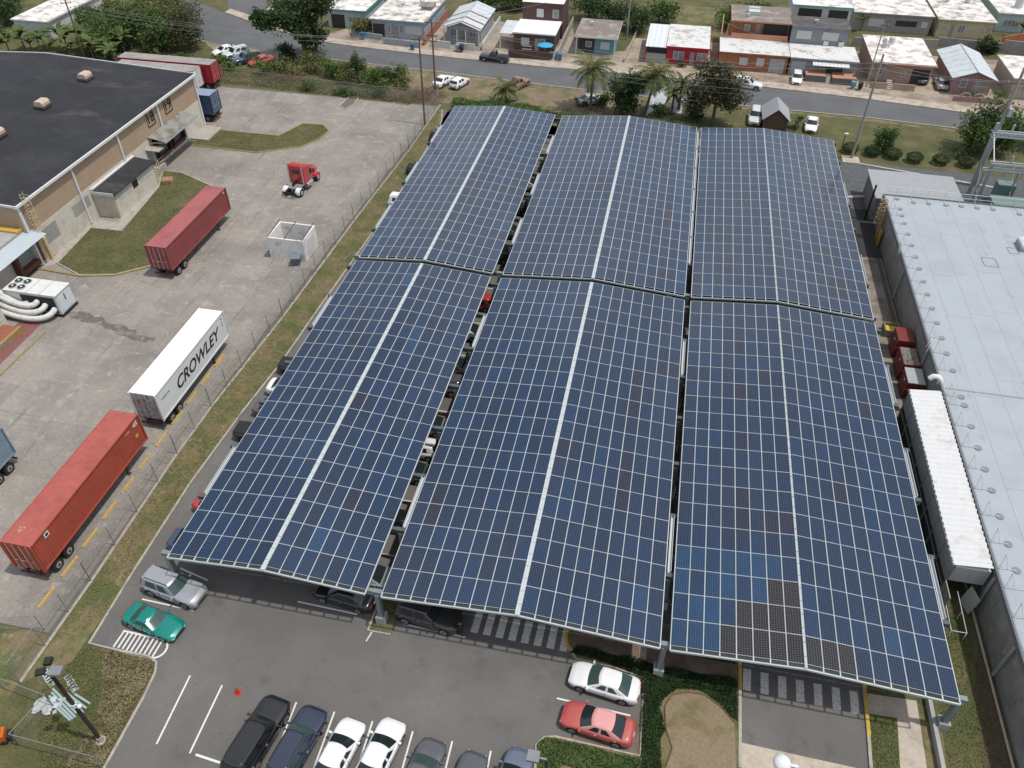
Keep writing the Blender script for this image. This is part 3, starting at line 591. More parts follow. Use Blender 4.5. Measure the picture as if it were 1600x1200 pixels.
def container(name, label, x, y, rz, L, H, mt, plain=False, chassis=True, roofm=None, label2=None, z0=1.22, doorm=None, W=2.44):
    w = W/2; t = thing(name, label, 'container', (x, y, z0), rz, 'shipping containers and trailers'); roofm = roofm or mt; doorm = doorm or mt
    for s in (-1, 1):
        m = MB()
        if plain: m.box(-L/2+.1, L/2-.1, min(s*(w-.04), s*w), max(s*(w-.04), s*w), .12, H-.1)
        else: corrugated(m, -L/2+.12, L/2-.12, .12, H-.1, s*w, -s*.045)
        obj('side_panel', m, mt, t)
        m = MB(); m.box(-L/2+.1, L/2-.1, s*w-.05, s*w+.02, 0, .14); m.box(-L/2+.1, L/2-.1, s*w-.05, s*w+.02, H-.12, H); obj('rail', m, mt, t)
    m = MB()
    if plain: m.box(-L/2, L/2, -w+.02, w-.02, H-.04, H+.01)
    else:
        xs = np.arange(-L/2+.1, L/2-.1, .18); vs = []
        for i, a in enumerate(xs): vs += [(a, -w+.03, H-.03+.025*(i % 2)), (a, w-.03, H-.03+.025*(i % 2))]
        m.add(vs, [(2*i, 2*i+2, 2*i+3, 2*i+1) for i in range(len(xs)-1)])
        m.box(-L/2, -L/2+.4, -w, w, H-.03, H+.012); m.box(L/2-.4, L/2, -w, w, H-.03, H+.012)
    obj('roof_panel', m, roofm, t)
    m = MB(); m.box(-L/2+.05, L/2-.05, -w+.06, w-.06, 0, .1); obj('floor_panel', m, darkm, t)
    for sx in (-1, 1):
        for s in (-1, 1):
            m = MB(); m.box(sx*L/2-.1, sx*L/2+.02, s*w-.1, s*w+.02, 0, H+.015) if sx < 0 else m.box(L/2-.1, L/2+.02, s*w-.1, s*w+.02, 0, H+.015)
            obj('corner_post', m, mt, t)
    m = MB(); m.box(L/2-.06, L/2-.02, -w+.1, w-.1, .1, H-.1); obj('end_wall', m, mt, t)
    for s in (-1, 1):      # doors on the -x end
        m = MB(); m.box(-L/2-.015, -L/2+.03, min(s*.02, s*(w-.1)), max(s*.02, s*(w-.1)), .12, H-.1); d = obj('door', m, doorm, t)
        for f in (.25, .72):
            m = MB(); yy = s*(w-.1)*f; m.tube((-L/2-.04, yy, .1), (-L/2-.04, yy, H-.1), .025, 6); m.obox((-L/2-.045, yy-s*.12, 1.0), (.02, .3, .05)); obj('lock_rod', m, P('lock_steel', (.42, .4, .38), .5, .2, 6), d)
    if chassis:
        c = thing('trailer_chassis', label2, 'trailer', (x, y, 0), rz, 'shipping containers and trailers')
        m = MB()
        for s in (-1, 1): m.box(-L/2, L/2, s*.5-.08, s*.5+.08, .78, 1.2)
        for a in np.arange(-L/2+.2, L/2, 2.2): m.box(a-.07, a+.07, -w+.1, w-.1, 1.05, 1.2)
        fm = P('chassis_'+name, (.09, .045, .035), .8, .2, 4); obj('frame', m, fm, c)
        m = MB(); m.box(-L/2+.02, -L/2+.14, -w+.1, w-.1, .5, .68); m.box(-L/2+.02, -L/2+.14, -.5, -.4, .6, .85); m.box(-L/2+.02, -L/2+.14, .4, .5, .6, .85); obj('bumper', m, fm, c)
        for a in (-L/2+1.15, -L/2+2.42): wheelset(c, a, 1.2)
        for s in (-1, 1): m = MB(); m.box(L/2-3.1, L/2-2.95, s*.95-.08, s*.95+.08, .06, 1.1); m.box(L/2-3.2, L/2-2.85, s*.95-.17, s*.95+.17, .025, .07); obj('landing_leg', m, fm, c)
    return t
CR_, CM_, CW_ = cont_mats('orange_red', (.36, .072, .045), (.29, .062, .045)), cont_mats('maroon', (.24, .062, .062), (.3, .085, .08)), mat('container_white', (.62, .63, .63), .5, .06, 2, (.5, .48, .45), (.62, .75), .8)
roofR = mat('container_roof_red', (.36, .095, .075), .75, .1, 2, (.29, .075, .06), (.45, .65), .6, layers=[((.13, .07, .05), 1.4, .7, .8)])
roofM = mat('container_roof_maroon', (.33, .105, .105), .75, .1, 2, (.27, .085, .085), (.45, .65), .6)
dirtydoor = mat('rusty_white_door', (.36, .33, .32), .7, .2, 4, (.2, .14, .12), (.48, .62), 2.5)
t = container('shipping_container', 'orange-red shipping container marked 45, nearest in the yard', -40.75, 33.25, N_, 13.7, 2.9, CR_, roofm=roofR, label2='rusty chassis with four wheels under the orange-red container')
txtw = P('text_white', (.66, .64, .62), .8, .1, 5)
def put_text(t, s, size, loc, rot, mt, **k):
    o = link('lettering', text_mesh('lettering', s, size, **k), t, loc); o.data.materials.append(mt); o.rotation_euler = rot; return o
# local frame: +x = north after the 90 degree turn, so the east side is local -y
EAST = (R(90), 0, 0)
put_text(t, '45', .62, (6.15, -1.245, 2.35), EAST, txtw, bold=.012, shear=.2)
put_text(t, '45', .6, (-5.6, .35, 2.925), (0, 0, 0), P('text_faded', (.5, .3, .27), .9, .2, 4), bold=.0)
put_text(t, 'U 450', .22, (5.1, -1.245, 2.35), EAST, txtw)
m = MB(); m.box(-5.55, -5.1, -1.25, -1.235, 2.2, 2.65); obj('sticker', m, txtw, t); m = MB(); m.box(-5.46, -5.19, -1.255, -1.245, 2.3, 2.55); obj('sticker_mark', m, darkm, t)
m = MB(); m.box(5.75, 6.1, -1.25, -1.235, 1.15, 1.45); obj('warning_label', m, yellowp, t)
t = container('shipping_container', 'long white container lettered CROWLEY on its side', -40.5, 48.55, N_, 12.3, 2.9, CW_, plain=True, roofm=P('white_roof', (.74, .74, .73), .6, .04, 2), label2='dark chassis under the long white lettered container', doorm=dirtydoor)
put_text(t, 'CROWLEY', 1.62, (.6, -1.235, 1.42), EAST, P('text_black', (.025, .025, .028), .7, .1, 5), bold=.034, shear=.32)
put_text(t, 'Container Line', .22, (-4.9, -1.235, 1.9), EAST, P('text_black', (.025,)*3), shear=.2)
for zz in (2.2, 1.8, 1.5):
    m = MB(); m.box(5.5, 5.66, -1.24, -1.225, zz+.1, zz+.2); obj('marking', m, darkm, t)
t = container('shipping_container', 'maroon corrugated container parked beside the lawn', -51.7, 70.75, N_, 13.7, 2.85, CM_, roofm=roofM, label2='chassis with two axles under the maroon container')
put_text(t, '45', .4, (6.2, -1.245, 2.5), EAST, txtw)
LB = cont_mats('pale_blue', (.2, .27, .33), (.26, .33, .38))
t = container('shipping_container', 'pale blue container cut by the left picture edge', -50.6, 30.3, S_, 12.2, 2.9, LB, label2='chassis under the pale blue container at the left edge')
BL = cont_mats('blue', (.06, .1, .17), (.1, .14, .2)); BLR = mat('blue_container_roof', (.22, .28, .36), .7, .15, 2, (.3, .2, .16), (.58, .7), 1.2)
t = container('shipping_container', 'weathered blue container behind the black roofed building', -71.6, 103.85, W_, 12.2, 2.85, BL, roofm=BLR, label2='chassis of the weathered blue container')
RT = cont_mats('bright_red', (.36, .03, .04), (.32, .03, .04)); GRF = mat('grey_trailer_roof', (.3, .285, .265), .8, .12, 1.5, (.24, .22, .2), (.45, .65), .5)
t = container('box_trailer', 'red box trailer parked farthest along the yard edge', -79.4, 115.3, W_, 16, 2.9, RT, plain=True, roofm=GRF, label2='chassis of the red box trailer', z0=1.1)
t = container('box_trailer', 'grey roofed box trailer with a white door end', -79.4, 112.2, W_, 13.4, 2.9, RT, plain=True, roofm=GRF, label2='chassis of the white ended box trailer', doorm=CW_, z0=1.1)

t = thing('truck_tractor', 'red bonneted truck tractor without a trailer in the yard', 'truck', (-45.4, 84.4, .025), R(84))
RT2 = paint('truck_red', (.42, .02, .03), .3); chrome = P('chrome', (.62, .63, .64), .22, .05, 3, metal=.8)
m = MB()
for s in (-1, 1): m.box(-.9, 5.2, s*.42-.06, s*.42+.06, .75, 1.05)
m.box(-.9, -.75, -1.0, 1.0, .6, .8); obj('frame', m, darkm, t)
def loft(m, secs, mi=0, smooth=False):
    k = len(secs[0]); vs = [p for s in secs for p in s]
    m.add(vs, [(i*k+j, (i+1)*k+j, (i+1)*k+(j+1) % k, i*k+(j+1) % k) for i in range(len(secs)-1) for j in range(k)], mi, smooth)
    m.add(secs[0], [tuple(range(k))], mi); m.add(secs[-1], [tuple(range(k))[::-1]], mi)
def sec(x, w, z0, z1, c=.12): return [(x, -w, z0), (x, -w, z1-c), (x, -w+c, z1), (x, w-c, z1), (x, w, z1-c), (x, w, z0)]
m = MB(); loft(m, [sec(1.35, 1.05, 1.0, 3.35, .25), sec(1.5, 1.12, 1.0, 3.55, .25), sec(2.5, 1.1, 1.0, 3.35, .22), sec(3.0, 1.08, 1.0, 2.95, .2), sec(3.6, 1.0, 1.0, 2.1)]); obj('cab', m, RT2, t)
m = MB(); loft(m, [sec(3.55, .95, 1.0, 2.12), sec(4.6, .75, .95, 1.95, .2), sec(5.35, .62, .75, 1.75, .2), sec(5.5, .55, .6, 1.55, .2)]); obj('hood', m, RT2, t)
for s in (-1, 1):
    m = MB(); loft(m, [[(x, s*.72, z) for x, z in ((4.0, .9), (4.15, 1.15), (4.6, 1.3), (5.1, 1.15), (5.3, .8))], [(x, s*1.15, z) for x, z in ((4.0, .8), (4.15, 1.05), (4.6, 1.2), (5.1, 1.05), (5.3, .7))]]); obj('fender', m, RT2, t)
    m = MB(); m.tube((4.65, s*.8, .5), (4.65, s*1.13, .5), .5, 20); wh = obj('wheel', m, tyrem, t); m = MB(); m.tube((4.65, s*1.1, .5), (4.65, s*1.16, .5), .28, 14); obj('rim', m, chrome, wh)
    m = MB(); m.tube((.1, s*.62, .5), (.1, s*1.2, .5), .5, 20); wh = obj('wheel', m, tyrem, t); m = MB(); m.tube((.1, s*1.17, .5), (.1, s*1.22, .5), .28, 14); obj('rim', m, chrome, wh)
    m = MB(); q = [R(a) for a in (15, 50, 90, 130, 165, 190)]; vs = [(.1+.62*math.cos(a), y, .5+.62*math.sin(a)) for a in q for y in (s*.58, s*1.24)]; m.add(vs, [(2*i, 2*i+1, 2*i+3, 2*i+2) for i in range(5)], 0, True); obj('mudguard', m, P('white_plastic', (.68, .7, .7), .4, .05, 4), t)
    m = MB(); m.tube((1.7, s*.98, .72), (3.1, s*.98, .72), .33, 16); obj('fuel_tank', m, chrome, t)
    m = MB(); m.tube((1.25, s*.95, 1.0), (1.25, s*.95, 3.3), .1, 12); m.tube((1.25, s*.95, 3.3), (1.2, s*.95, 3.75), .07, 10); obj('exhaust_stack', m, P('stack_heat_shield', (.45, .4, .33), .4, .1, 4, metal=.5), t)
    m = MB(); m.box(3.45, 3.55, s*1.25-.08, s*1.25+.08, 1.75, 2.3); m.tube((3.5, s*1.05, 2.0), (3.5, s*1.25, 2.0), .03, 6); obj('mirror', m, darkm, t)
    m = MB(); m.box(2.7, 3.4, s*1.09-.01, s*1.09+.01, 1.75, 2.5); obj('side_window', m, glassm, t)
m = MB(); m.box(-.2, .9, -.5, .5, 1.02, 1.1); m.box(.55, 1.25, -1.0, 1.0, .98, 1.06); obj('fifth_wheel_deck', m, P('deck_plate', (.32, .32, .33), .5, .2, 4, metal=.4), t)
m = MB(); m.box(1.33, 1.36, -.5, .5, 2.35, 2.85); obj('rear_window', m, glassm, t)
m = MB(); m.quad((3.05, -.85, 2.85), (3.05, .85, 2.85), (3.62, .8, 2.15), (3.62, -.8, 2.15)); obj('windshield', m, glassm, t)
m = MB(); m.box(.1, 1.3, -.02, .02, 1.1, 1.6); obj('air_lines', m, darkm, t)
for k in range(5): m = MB(); m.box(1.75, 1.95, -.8+.4*k-.05, -.8+.4*k+.05, 3.52, 3.62); obj('marker_light', m, yellowp, t)

# ---------------------------------------------------------------- left industrial building
def ribwall(m, a, b, z0, z1, nrm, pitch=.3, d=.035, mi=0):
    a, b = Vector(a), Vector(b); L = (b-a).length; u = (b-a)/L; n = Vector(nrm); s = 0; pr = [(0, 0)]
    while s < L-.001:
        for ds, v in ((pitch*.5, 0), (pitch*.12, 1), (pitch*.26, 1), (pitch*.12, 0)):
            s = min(s+ds, L); pr.append((s, v))
            if s >= L: break
    vs = []
    for q, v in pr:
        p = a+u*q+n*(d*v); vs += [(p.x, p.y, z0), (p.x, p.y, z1)]
    m.add(vs, [(2*i, 2*i+2, 2*i+3, 2*i+1) for i in range(len(pr)-1)], mi)
tanm = mat('tan_cladding', (.4, .297, .205), .7, .08, 2, (.34, .255, .18), (.5, .7), .5)
offw = mat('offwhite_block_wall', (.55, .51, .44), .85, .1, 2, (.42, .38, .32), (.52, .7), .6)
trimw = mat('white_trim', (.62, .63, .62), .6, .1, 3, (.4, .38, .36), (.6, .72), 1.5)
blackroof = mat('black_roof', (.022, .0225, .026), .8, .2, 3, (.034, .034, .038), (.45, .65), .2, layers=[((.09, .088, .087), .24, .56, .8, (.45, .9, 1)), ((.015, .015, .018), .12, .6, .75)])
BX0, BX1, BY0, BY1 = -112, -66.5, 63.3, 101.2
t = thing('warehouse', 'black roofed warehouse with tan ribbed walls numbered 18 and 19', 'warehouse', (-90, 82, 0)); wh_ = t
RZ, RX = 8.7, -89.3
m = MB(); ex = .3
m.add([(BX0, BY0-ex, 7.55), (RX, BY0-ex, RZ), (BX1+ex, BY0-ex, 7.6), (BX1+ex, BY1+ex, 7.6), (RX, BY1+ex, RZ), (BX0, BY1+ex, 7.55)], [(0,1,4,5),(1,2,3,4)]); 
m.add([(BX0, BY0-ex, 7.5), (RX, BY0-ex, RZ-.08), (BX1+ex, BY0-ex, 7.5), (BX1+ex, BY1+ex, 7.5), (RX, BY1+ex, RZ-.08), (BX0, BY1+ex, 7.5)], [(5,4,1,0),(4,3,2,1)])
wobj('roof', m, blackroof, t)
m = MB(); m.box(BX1+.3, BX1+.5, BY0-.35, BY1+.35, 7.38, 7.66); m.box(BX1+.02, BX1+.3, BY0-.35, BY1+.35, 7.3, 7.42); wobj('gutter', m, trimw, t)
m = MB(); m.bar((BX1+.4, BY0-.4, 7.6), (RX, BY0-.4, RZ), .12, .25); m.bar((RX, BY0-.4, RZ), (BX0, BY0-.4, 7.55), .12, .25); m.bar((BX1+.4, BY1+.4, 7.6), (RX, BY1+.4, RZ), .12, .22); m.bar((RX, BY1+.4, RZ), (BX0, BY1+.4, 7.55), .12, .22); wobj('edge_flashing', m, trimw, t)
m = MB(); ribwall(m, (BX1, BY0, 0), (BX1, BY1, 0), 4.0, 7.45, (1, 0, 0), .32, .04); ribwall(m, (BX0, BY0, 0), (BX1, BY0, 0), 4.0, 7.6, (0, -1, 0), .32, .04); wobj('cladding', m, tanm, t)
m = MB(); m.add([(BX1, BY0, 7.6), (RX, BY0, RZ), (BX0, BY0, 7.6), (BX1, BY1, 7.6), (RX, BY1, RZ), (BX0, BY1, 7.6)], [(0, 1, 2), (3, 5, 4)]); m.box(BX0, BX1-.02, BY1-.2, BY1, 0, 7.6); wobj('gable_wall', m, tanm, t)
m = MB(); m.box(BX1-.2, BX1+.06, BY0, BY1, 0, 4.0); m.box(BX0, BX1, BY0-.06, BY0+.14, 0, 4.0); wobj('block_wall', m, offw, t)
for yy in (BY0+.1, (-66.52, 72.65)[1], (-66.42, 81.95)[1], (-66.10, 91.27)[1], BY1-.1):
    m = MB(); m.box(BX1+.06, BX1+.26, yy-.12, yy+.12, .2, 7.4); wobj('downpipe', m, trimw, t)
for i, p in enumerate(((-78.43, 85.45), (-78.61, 94.95), (-78.21, 76.56))):
    m = MB(); q = [(-.62, 0), (-.62, .42), (-.42, .68), (.42, .68), (.62, .42), (.62, 0)]
    vs = [(p[0]+a, p[1]+s*.75, 8.5+b) for s in (-1, 1) for a, b in q]; m.add(vs, [(j, (j+1) % 6, 6+(j+1) % 6, 6+j) for j in range(6)]+[tuple(range(6))[::-1], tuple(range(6, 12))]); rv = wobj('roof_vent', m, P('vent_beige', (.5, .4, .32), .7, .1, 3), t)
    m = MB(); m.box(p[0]-.75, p[0]+.75, p[1]-.88, p[1]+.88, 8.3, 8.6); wobj('vent_curb', m, P('vent_curb', (.1, .07, .055), .8, .1, 3), rv)
for s, (py, pz), (ty, tz) in (('18', (89.45, 6.2), (0, 0)), ('19', (93.8, 6.2), (0, 0))):
    m = MB()
    for a in (-.85, .85): m.box(BX1+.045, BX1+.07, py+a-.06, py+a+.06, pz-.95, pz+.95)
    for a in (-.95, .95): m.box(BX1+.045, BX1+.07, py-.85, py+.85, pz+a-.06, pz+a+.06)
    nb = wobj('number_frame', m, P('text_black', (.025,)*3), t)
    o = link('number', text_mesh('number', s, 1.75, bold=.04), nb, (BX1+.055-(t.location.x), py-t.location.y, pz)); o.rotation_euler = (R(90), 0, R(90)); o.data.materials.append(MT['text_black'])
louv = mat('grey_louvre', (.42, .44, .45), .6, .08, 4)
def louvre(t, x0, x1, y0, y1, z0, z1, n=8, mt=louv):      # on an east wall (x0 == x1) or a south wall
    m = MB()
    for i in range(n):
        z = z0+(z1-z0)*(i+.5)/n; h = (z1-z0)/n
        if x0 == x1: m.quad((x0+.02, y0, z-h*.45), (x0+.02, y1, z-h*.45), (x0+.07, y1, z+h*.3), (x0+.07, y0, z+h*.3))
        else: m.quad((x0, y0-.07, z-h*.45), (x1, y0-.07, z-h*.45), (x1, y0-.02, z+h*.3), (x0, y0-.02, z+h*.3))
    return wobj('louvre_window', m, mt, t)
louvre(t, BX1+.06, BX1+.06, 70.6, 73.8, 2.0, 3.4); louvre(t, BX1+.06, BX1+.06, 65.0, 67.6, 1.6, 3.5)
# ladder cage
ym = P('ladder_cream', (.55, .43, .26), .7, .1, 4)
m = MB()
for a in (-.25, .25): m.tube((BX1+.45, 64.3+a, 2.0), (BX1+.45, 64.3+a, 8.6), .03, 6)
for z in np.arange(2.1, 8.4, .35): m.tube((BX1+.45, 64.05, z), (BX1+.45, 64.55, z), .02, 5)
for z in np.arange(4.2, 8.6, .8):
    pts = [(BX1+.45+.75*math.sin(R(a)), 64.3-.4*math.cos(R(a)), z) for a in range(0, 181, 30)]; m.path(pts, .025, 5)
for a in (45, 90, 135): m.tube((BX1+.45+.75*math.sin(R(a)), 64.3-.4*math.cos(R(a)), 4.2), (BX1+.45+.75*math.sin(R(a)), 64.3-.4*math.cos(R(a)), 8.2), .02, 5)
wobj('ladder', m, ym, t)
# loading docks: (y range) two bays under a worn metal canopy
dockroof = mat('worn_metal_roof', (.25, .26, .24), .7, .15, 3, (.16, .13, .1), (.48, .64), .8)
rubber = mat('dock_rubber', (.03, .026, .024), .85, .2, 4); rustm = mat('dock_rust', (.12, .05, .035), .85, .2, 4)
rolld = mat('roller_door', (.1, .105, .11), .6, .1, 4)
def dock(y0, y1, z0, z1, nb):
    m = MB(); ribwall(m, (0, y0, 0), (0, y1, 0), 0, 1, (1, 0, 0), .3, .03)
    vs = []
    for k, (x, y, z) in enumerate(m.v): vs.append((BX1+.1 if z < .5 else BX1+2.6, y, (z1 if z < .5 else z0)+x*1.0))
    mm = MB(); mm.add(vs, m.f); cp = wobj('dock_canopy', mm, dockroof, t)
    mm = MB(); mm.box(BX1+2.5, BX1+2.62, y0, y1, z0-.16, z0-.02); mm.bar((BX1+.1, y0+.1, z1-.8), (BX1+2.5, y0+.1, z0-.1), .08, .1); mm.bar((BX1+.1, y1-.1, z1-.8), (BX1+2.5, y1-.1, z0-.1), .08, .1); wobj('canopy_frame', mm, galv, cp)
    for b in range(nb):
        a = y0+.7+(y1-y0-1.4)/nb*b; c = a+(y1-y0-1.4)/nb-.5
        mm = MB(); mm.box(BX1+.06, BX1+.14, a+.3, c-.3, 1.25, 3.5); d = wobj('dock_door', mm, rolld, t)
        mm = MB(); mm.box(BX1+.06, BX1+.75, a, a+.3, 1.2, 3.7); mm.box(BX1+.06, BX1+.75, c-.3, c, 1.2, 3.7); mm.box(BX1+.06, BX1+.75, a, c, 3.5, 3.8); wobj('dock_shelter', mm, rubber, d)
        mm = MB(); mm.box(BX1+.06, BX1+.5, a, c, .75, 1.2); wobj('dock_bumper', mm, rustm, d)
dock(87.6, 96.3, 3.9, 4.35, 2)
mm = MB(); mm.box(BX1+.07, BX1+2.0, 86.4, 88.0, 3.0, 3.12); wobj('porch_slab', mm, conc, t)
mm = MB(); mm.box(BX1+.06, BX1+.12, 86.6, 87.6, .9, 3.0); wobj('door', mm, P('door_grey', (.3, .33, .36), .6, .1, 4), t)
m = MB()
for k in range(5): m.box(BX1+.2, BX1+1.6, 86.2-.3*k-.3, 86.2-.3*k, 0, .9-.18*k)
m.box(BX1+.2, BX1+1.6, 86.2, 87.8, 0, .92); wobj('steps', m, conc, t)
m = MB()
for sx in (BX1+.25, BX1+1.55):
    m.path([(sx, 87.7, 1.9), (sx, 86.3, 1.9), (sx, 84.8, 1.0), (sx, 84.8, .1)], .03, 6); m.path([(sx, 87.7, 1.45), (sx, 86.3, 1.45), (sx, 84.8, .55)], .03, 6)
wobj('handrail', m, ym, t)
m = MB(); m.box(BX1+.1, BX1+2.9, 96.6, 101, 0, .25); wobj('apron', m, conc, t)
# annex with its own black roof
t = thing('annex_building', 'low cream annex with black roof against the tan warehouse wall', 'building', (-65.2, 79, 0))
ax0, ax1, ay0, ay1 = BX1+.06, -63.75, 74.6, 83.5; AH = 3.2
m = MB(); m.box(ax0-2.2, ax1, ay0-.02, ay0+.2, 0, AH); m.box(ax1-.2, ax1, ay0+.2, ay1-.2, 0, AH); m.box(ax0, ax1, ay1-.2, ay1, 0, AH); wobj('wall', m, offw, t)
m = MB(); m.add([(ax0, ay0-.25, AH+.35), (ax1+.3, ay0-.25, AH+.02), (ax1+.3, ay1+.2, AH+.02), (ax0, ay1+.2, AH+.35), (ax0, ay0-.25, AH+.2), (ax1+.3, ay0-.25, AH-.12), (ax1+.3, ay1+.2, AH-.12), (ax0, ay1+.2, AH+.2)], [(0,1,2,3),(7,6,5,4),(0,4,5,1),(1,5,6,2),(2,6,7,3)]); wobj('roof', m, blackroof, t)
m = MB(); m.box(ax0, ax0+.3, ay0-.2, ay1+.2, AH+.36, AH+.5); m.box(ax0, ax1+.3, ay0-.32, ay0-.25, AH-.1, AH+.3); wobj('flashing', m, trimw, t)
for k in range(5):
    y = ay0+1.0+1.5*k; m = MB(); m.box(ax1-.02, ax1+.025, y, y+1.1, 1.9, 2.8); wb = wobj('window', m, P('blind_window', (.46, .46, .43), .5, .1, 3) if k != 2 else glassm, t)
for yy in (ay0, ay1-.1): m = MB(); m.box(ax1, ax1+.1, yy, yy+.1, .1, AH-.05); wobj('downpipe', m, P('ladder_cream', (.5,)*3), t)
# lower dock house at the left edge
t = thing('dock_house', 'low flat-roofed dock block with yellow roof edge at the left edge', 'building', (-70, 59, 0))
m = MB(); m.box(-80, BX1-.6, 44, BY0-.1, 0, 4.4); wobj('wall', m, offw, t)
m = MB(); m.box(-80.3, BX1-.4, 43.8, BY0-.08, 4.4, 4.6); wobj('roof', m, P('grey_roof', (.34, .34, .33), .8, .15, 2), t)
m = MB(); m.box(-80.3, BX1-.35, BY0-.9, BY0-.08, 4.61, 4.85); wobj('roof_edge', m, yellowp, t)
m = MB(); ribwall(m, (0, 53, 0), (0, 64.2, 0), 0, 1, (1, 0, 0), .3, .03); vs = [((BX1-.5 if z < .5 else BX1+1.6), y, (4.35 if z < .5 else 3.85)+x) for x, y, z in m.v]
mm = MB(); mm.add(vs, m.f); wobj('awning', mm, P('blue_grey_metal', (.42, .47, .5), .5, .08, 3), t)
m = MB(); m.box(BX1-.6, BX1-.5, 60.6, 63.4, 1.0, 3.6); wobj('dock_door', m, P('grey_door', (.25, .28, .28), .5, .1, 3), t)
for a, b in ((60.2, 60.6), (63.4, 63.9), (60.2, 63.9)):
    m = MB(); m.box(BX1-.6, BX1+.2, a, b, (.5 if a == 60.2 and b == 63.9 else 1.0), (1.0 if a == 60.2 and b == 63.9 else 3.7)); wobj('dock_frame', m, rustm, t)
m = MB(); m.box(BX1-.5, BX1+.3, 63.95, 64.3, 0, 3.8); m.box(BX1-.5, BX1+.5, 64.6, 65.0, 0, 2.9); wobj('pillar', m, ym, t)
m = MB(); m.box(BX1-.6, BX1+3.5, 44, 53.0, 0, 3.0); wobj('side_block', m, offw, t)
# chiller unit with hoses
t = thing('chiller_unit', 'white box chiller with four roof fans and fat hoses', 'air conditioner', (-61.2, 56.5, 0))
cm = P('unit_white', (.58, .62, .63), .45, .08, 2)
m = MB(); m.box(-64.1, -58.3, 55.3, 57.6, .35, 2.6); wobj('housing', m, cm, t)
m = MB(); m.box(-64.2, -58.2, 55.2, 57.7, 2.6, 2.68); wobj('top_panel', m, P('unit_top', (.6, .61, .57), .6, .1, 2), t)
m = MB(); m.box(-64.2, -58.2, 55.2, 57.7, .1, .35); wobj('skid', m, darkm, t)
for i in range(2):
    for j in range(2):
        c = (-63.5+i*1.0, 55.95+j*1.0); m = MB(); m.tube((*c, 2.68), (*c, 2.78), .42, 18); f = wobj('fan', m, P('fan_grey', (.3, .32, .33), .5, .1, 3), t); m = MB(); m.tube((*c, 2.78), (*c, 2.79), .36, 18, 0); m.tube((*c, 2.79), (*c, 2.82), .12, 10, 1); wobj('fan_grille', m, [darkm, cm], f)
for a in (-61.5, -60.0): m = MB(); m.box(a, a+.05, 55.2, 57.72, 2.68, 2.72); wobj('seam', m, galv, t)
m = MB(); m.box(-58.29, -58.26, 55.5, 57.4, .5, 2.5); d = wobj('end_door', m, cm, t); m = MB(); m.box(-58.26, -58.2, 56.4, 56.48, 1.5, 2.2); wobj('handle', m, darkm, d)
m = MB(); m.box(-62.4, -58.6, 55.24, 55.3, .5, 2.3); wobj('side_opening', m, darkm, t)
hm = mat('hose_white', (.6, .6, .57), .7, .08, 5, (.45, .43, .38), (.5, .7), 2)
def hose(a, b, c, d):
    pts = []
    for i in range(61):
        u = i/60; pts.append(tuple((1-u)**3*a[k]+3*(1-u)**2*u*b[k]+3*(1-u)*u*u*c[k]+u**3*d[k] for k in range(3)))
    m = MB(); m.path(pts, .3, 12, rf=lambda k: .31 if k % 2 else .26); o = wobj('hose', m, hm, t)
hose((-58.9, 55.3, 1.0), (-58.7, 53.6, .5), (-61, 53.2, .35), (-66.8, 54.6, .9)); hose((-59.8, 55.3, 1.4), (-59.6, 53.9, .9), (-62, 53.8, .7), (-66.8, 55.2, 1.5)); hose((-60.6, 55.3, 1.7), (-60.4, 54.2, 1.5), (-62.5, 54.2, 1.3), (-66.8, 55.7, 2.2)); hose((-61.9, 55.3, 1.3), (-62.0, 54.5, 1.3), (-63.5, 54.7, 1.6), (-66.8, 56.2, 2.7))
# ramp walls with rails
t = thing('loading_ramp', 'red surfaced loading ramp with cream handrail at the left edge', 'ramp', (-62, 51, 0))
m = MB(); m.box(-63, -61.2, 40, 52.4, 0, .5); wobj('ramp_slab', m, P('ramp_red', (.27, .1, .06), .85, .2, 2), t)
m = MB(); m.box(-61.2, -60.9, 40, 52.4, 0, .6); m.box(-58.7, -58.5, 40, 52.6, 0, .12); wobj('kerb', m, ykerb, t)
m = MB()
for z in (.6, 1.1, 1.6): m.tube((-62.9, 40, z), (-62.9, 52.3, z), .035, 6)
for y in np.arange(40, 52.5, 2.0): m.tube((-62.9, y, .4), (-62.9, y, 1.6), .035, 6)
wobj('handrail', m, ym, t)
# small yard things
wd = mat('pallet_wood', (.42, .27, .15), .85, .2, 5)
t = thing('pallet_stack', 'stack of wooden pallets by the cream annex', 'pallets', (*(-62.76, 84.11), 0), R(20))
for k in range(4):
    for j in range(5): m = MB(); m.box(-.6, .6, -.5+.23*j, -.38+.23*j, .05+.15*k+.1, .05+.15*k+.13); obj('plank', m, wd, t)
    for j in range(3): m = MB(); m.box(-.6+.55*j, -.5+.55*j, -.5, .54, .05+.15*k, .05+.15*k+.1); obj('block_beam', m, wd, t)
t = thing('folded_bench', 'blue-grey metal bench lying along the cream wall', 'bench', (*(-67.37, 67.61), 0), R(86)); m = MB(); m.box(-1.5, 1.5, -.3, .3, .3, .36); obj('top', m, P('bench_blue', (.22, .28, .34), .5, .1, 3), t)
for a in (-1.3, 1.3): m = MB(); m.box(a-.04, a+.04, -.28, .28, 0, .3); obj('leg', m, galv, t)
t = tag(wobj('floor_grate', MB().poly([(-67.48, 64.94), (-67.30, 66.08), (-66.42, 65.99), (-66.37, 64.63)], .03, .09), rubber), 'black rubber mat on the walk by the dock', 'mat')
